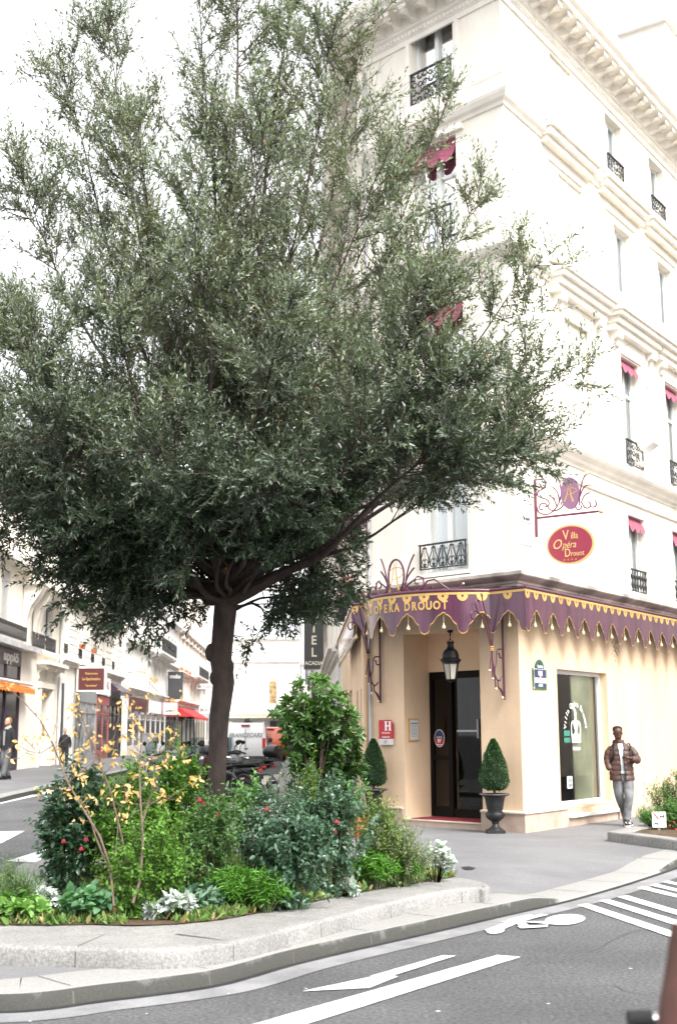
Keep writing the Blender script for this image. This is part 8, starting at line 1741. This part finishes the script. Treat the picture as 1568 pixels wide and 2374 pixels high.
# simpler walkers farther off
def walker(label, loc, rz, H, top, trou, hairc, skin, beard=None, coat_len=.85, bag=None, hood=None, arms='down'):
    s = H/1.78; t = thing('person', label, 'person', loc, rz); t.scale = (s, s, s)
    b = MB(); head(b, (0, -.02, 1.535)); b.tube([(0, .02, 1.40), (0, .01, 1.58)], [.07, .055], 12); rings(b, [(0, 0, .86, .14, .10), (0, 0, 1.2, .15, .10), (0, 0, 1.40, .17, .09), (0, .01, 1.45, .08, .06)], 16)
    LG = ([(-.09, 0, .92), (-.10, -.06, .50), (-.09, .14, .12)], [(.09, 0, .92), (.10, -.12, .50), (.10, -.22, .12)]); AR = ([(-.19, 0, 1.38), (-.25, .03, 1.12), (-.25, -.06, .90)], [(.19, 0, 1.38), (.25, .02, 1.12), (.25, -.10, .90)])
    for P in LG: b.tube([tuple(p) for p in interp_path(P, 8)], [.08, .075, .065, .055, .05, .045, .04, .035], 10)
    for P in AR: b.tube([tuple(p) for p in interp_path(P, 6)], [.045, .042, .038, .034, .03, .026], 8); hand(b, P[-1], (0, -.25, -1), (1, 0, 0), .95, .5)
    b.build('body', skin, t, local=True, smooth=True)
    b = MB(); rings(b, [(0, -.012+.03, 1.62, .074, .085), (0, .02, 1.70, .080, .096), (0, .02, 1.75, .070, .085), (0, .02, 1.79, .03, .04)], 16); b.build('hair', hairc, t, local=True, smooth=True)
    if beard: b = MB(); rings(b, [(0, -.045, 1.535, .03, .045), (0, -.045, 1.56, .055, .062), (0, -.035, 1.60, .066, .072)], 16, True); b.build('beard', beard, t, local=True, smooth=True)
    b = MB(); rings(b, [(0, 0, coat_len, .19, .14), (0, 0, 1.0, .185, .135), (0, 0, 1.2, .195, .135), (0, 0, 1.36, .21, .125), (0, .01, 1.43, .15, .10), (0, .02, 1.50, .085, .075)], 22)
    for P in AR: sleeve(b, [(P[0][0]*.95, P[0][1], P[0][2]+.0)]+list(P[1:]), [.075, .068, .06, .052], .03, 18, 12)
    b.build('jacket', top, t, local=True, smooth=True)
    if hood: b = MB(); b.add([(-.05, -.142, 1.40), (.05, -.142, 1.40), (.035, -.150, .98), (-.035, -.150, .98)], [(0, 1, 2, 3)]); rings(b, [(0, -.02, 1.44, .09, .10), (0, .0, 1.49, .10, .10), (0, .02, 1.53, .085, .08)], 16); b.build('hoodie', hood, t, local=True, smooth=True)
    b = MB()
    for P in LG: b.tube([tuple(p) for p in interp_path(P, 16)], [.10-.03*i/15+.004*math.sin(i*2) for i in range(16)], 12)
    rings(b, [(0, 0, .80, .13, .10), (0, 0, .95, .165, .12)], 16); b.build('trousers', trou, t, local=True, smooth=True)
    u_, s_o = MB(), MB(); shoe(u_, s_o, (-.09, .14, .095), (0, -1, 0)); shoe(u_, s_o, (.10, -.22, .095), (0, -1, 0)); u_.build('shoes', M_SEAT, t, local=True, smooth=True); s_o.build('shoe_sole', M_PLAST, t, local=True)
    return t
M_COATK = mat('black_wool', (.018, .018, .02), .9, n=.2, scale=8); M_TRG = mat('grey_cloth', (.14, .145, .15), .9, n=.2, scale=8, bump=.3); M_HOOD = mat('grey_jersey', (.30, .30, .31), .9, n=.1); M_HAIRR = mat('ginger_hair', (.34, .13, .04), .7, n=.25, scale=60); M_HAIRB = mat('brown_hair', (.10, .05, .03), .7, n=.25, scale=60); M_TAUPE = mat('taupe_knit', (.16, .13, .13), .9, n=.15)
q = gnd(10, 1800, .13); walker('bearded ginger haired man in black coat and grey trousers walking at the left edge', (q.x, q.y, q.z), R(-35), 1.9, M_COATK, M_TRG, M_HAIRR, M_SKINL, beard=M_HAIRR, hood=M_HOOD)
q = gnd(144, 1771, .13); walker('person dressed all in black standing by the dark doorway on the left pavement', (q.x, q.y, q.z), R(10), 1.62, M_COATK, M_COATK, M_HAIRB, M_SKINL)
q = gnd(688, 1735, .13); walker('tiny red haired pedestrian in a taupe top far along the right pavement', (q.x, q.y, q.z), R(178), 1.62, M_TAUPE, M_COATK, M_HAIRR, M_SKINL)
q = gnd(694, 1731, .13); walker('second tiny pedestrian in black just right of the red haired one', (q.x, q.y+2, q.z), R(175), 1.7, M_COATK, M_COATK, M_HAIRB, M_SKINL)
q = gnd(92, 1767, .13); dg = thing('dog', 'small white dog sitting by the wall on the left pavement', 'dog', (q.x, q.y, q.z), R(-70)); b = MB(); 
b.tube([(0, .28, .16), (0, .18, .26), (0, .04, .40), (0, -.05, .52)], [.10, .15, .13, .09], 12); b.tube([(0, -.05, .50), (0, -.12, .62), (0, -.26, .60)], [.09, .095, .04], 12)
for s in (-1, 1): b.tube([(s*.08, 0, .36), (s*.08, -.06, .18), (s*.08, -.08, .02), (s*.08, -.14, .015)], [.05, .032, .026, .028], 8); b.tube([(s*.10, .24, .2), (s*.13, .12, .14), (s*.11, .2, .04), (s*.11, .06, .02)], [.08, .06, .035, .028], 8); b.tube([(s*.05, -.08, .69), (s*.07, -.05, .76)], [.035, .008], 6)
b.tube([(0, .34, .12), (.05, .46, .10), (.12, .5, .16)], [.035, .025, .012], 7); b.build('body', mat('white_fur', (.72, .70, .66), .9, n=.08, scale=20), dg, local=True, smooth=True); b = MB(); torus(b, (0, 0, 0), .08, .015, 16, 6); b.v = [(y, x-.07, z*.6+.53) for x, y, z in b.v]; b.build('collar', M_SEAT, dg, local=True)
# near passer-by, mostly outside the frame, pushing a kick scooter
M_NEAR = mat('brown_wool', (.10, .045, .035), .9, n=.15, scale=10)
walker('blurred passer-by in a brown coat cut off by the lower right edge', (.955, 2.75, 0), R(180), 1.78, M_NEAR, M_TRG, M_HAIRB, M_SKINL)
ks = thing('kick_scooter', 'blurred black and silver scooter handle at the lower right corner', 'scooter', (.985, 3.05, 0), R(0)); b = MB(); b.tube([(0, 0, .12), (0, .04, 1.12)], .022, 12); b.build('stem', M_CHROME, ks, local=True, smooth=True)
b = MB(); b.tube([(-.28, .04, 1.13), (.28, .04, 1.13)], .018, 12); b.build('handlebar', M_CHROME, ks, local=True, smooth=True)
for s in (-1, 1): b = MB(); b.tube([(s*.255, .04, 1.13), (s*.31, .04, 1.13)], .024, 12); b.build('grip', M_TYRE, ks, local=True, smooth=True)
b = MB(); b.box(-.06, .06, .02, .62, .09, .115); b.build('deck', M_BLACK, ks, local=True, bevel=.01)
for y in (-.06, .68): b = MB(); torus(b, (0, y, .09), .065, .022, 20, 8); b.build('wheel', M_TYRE, ks, local=True, smooth=True)
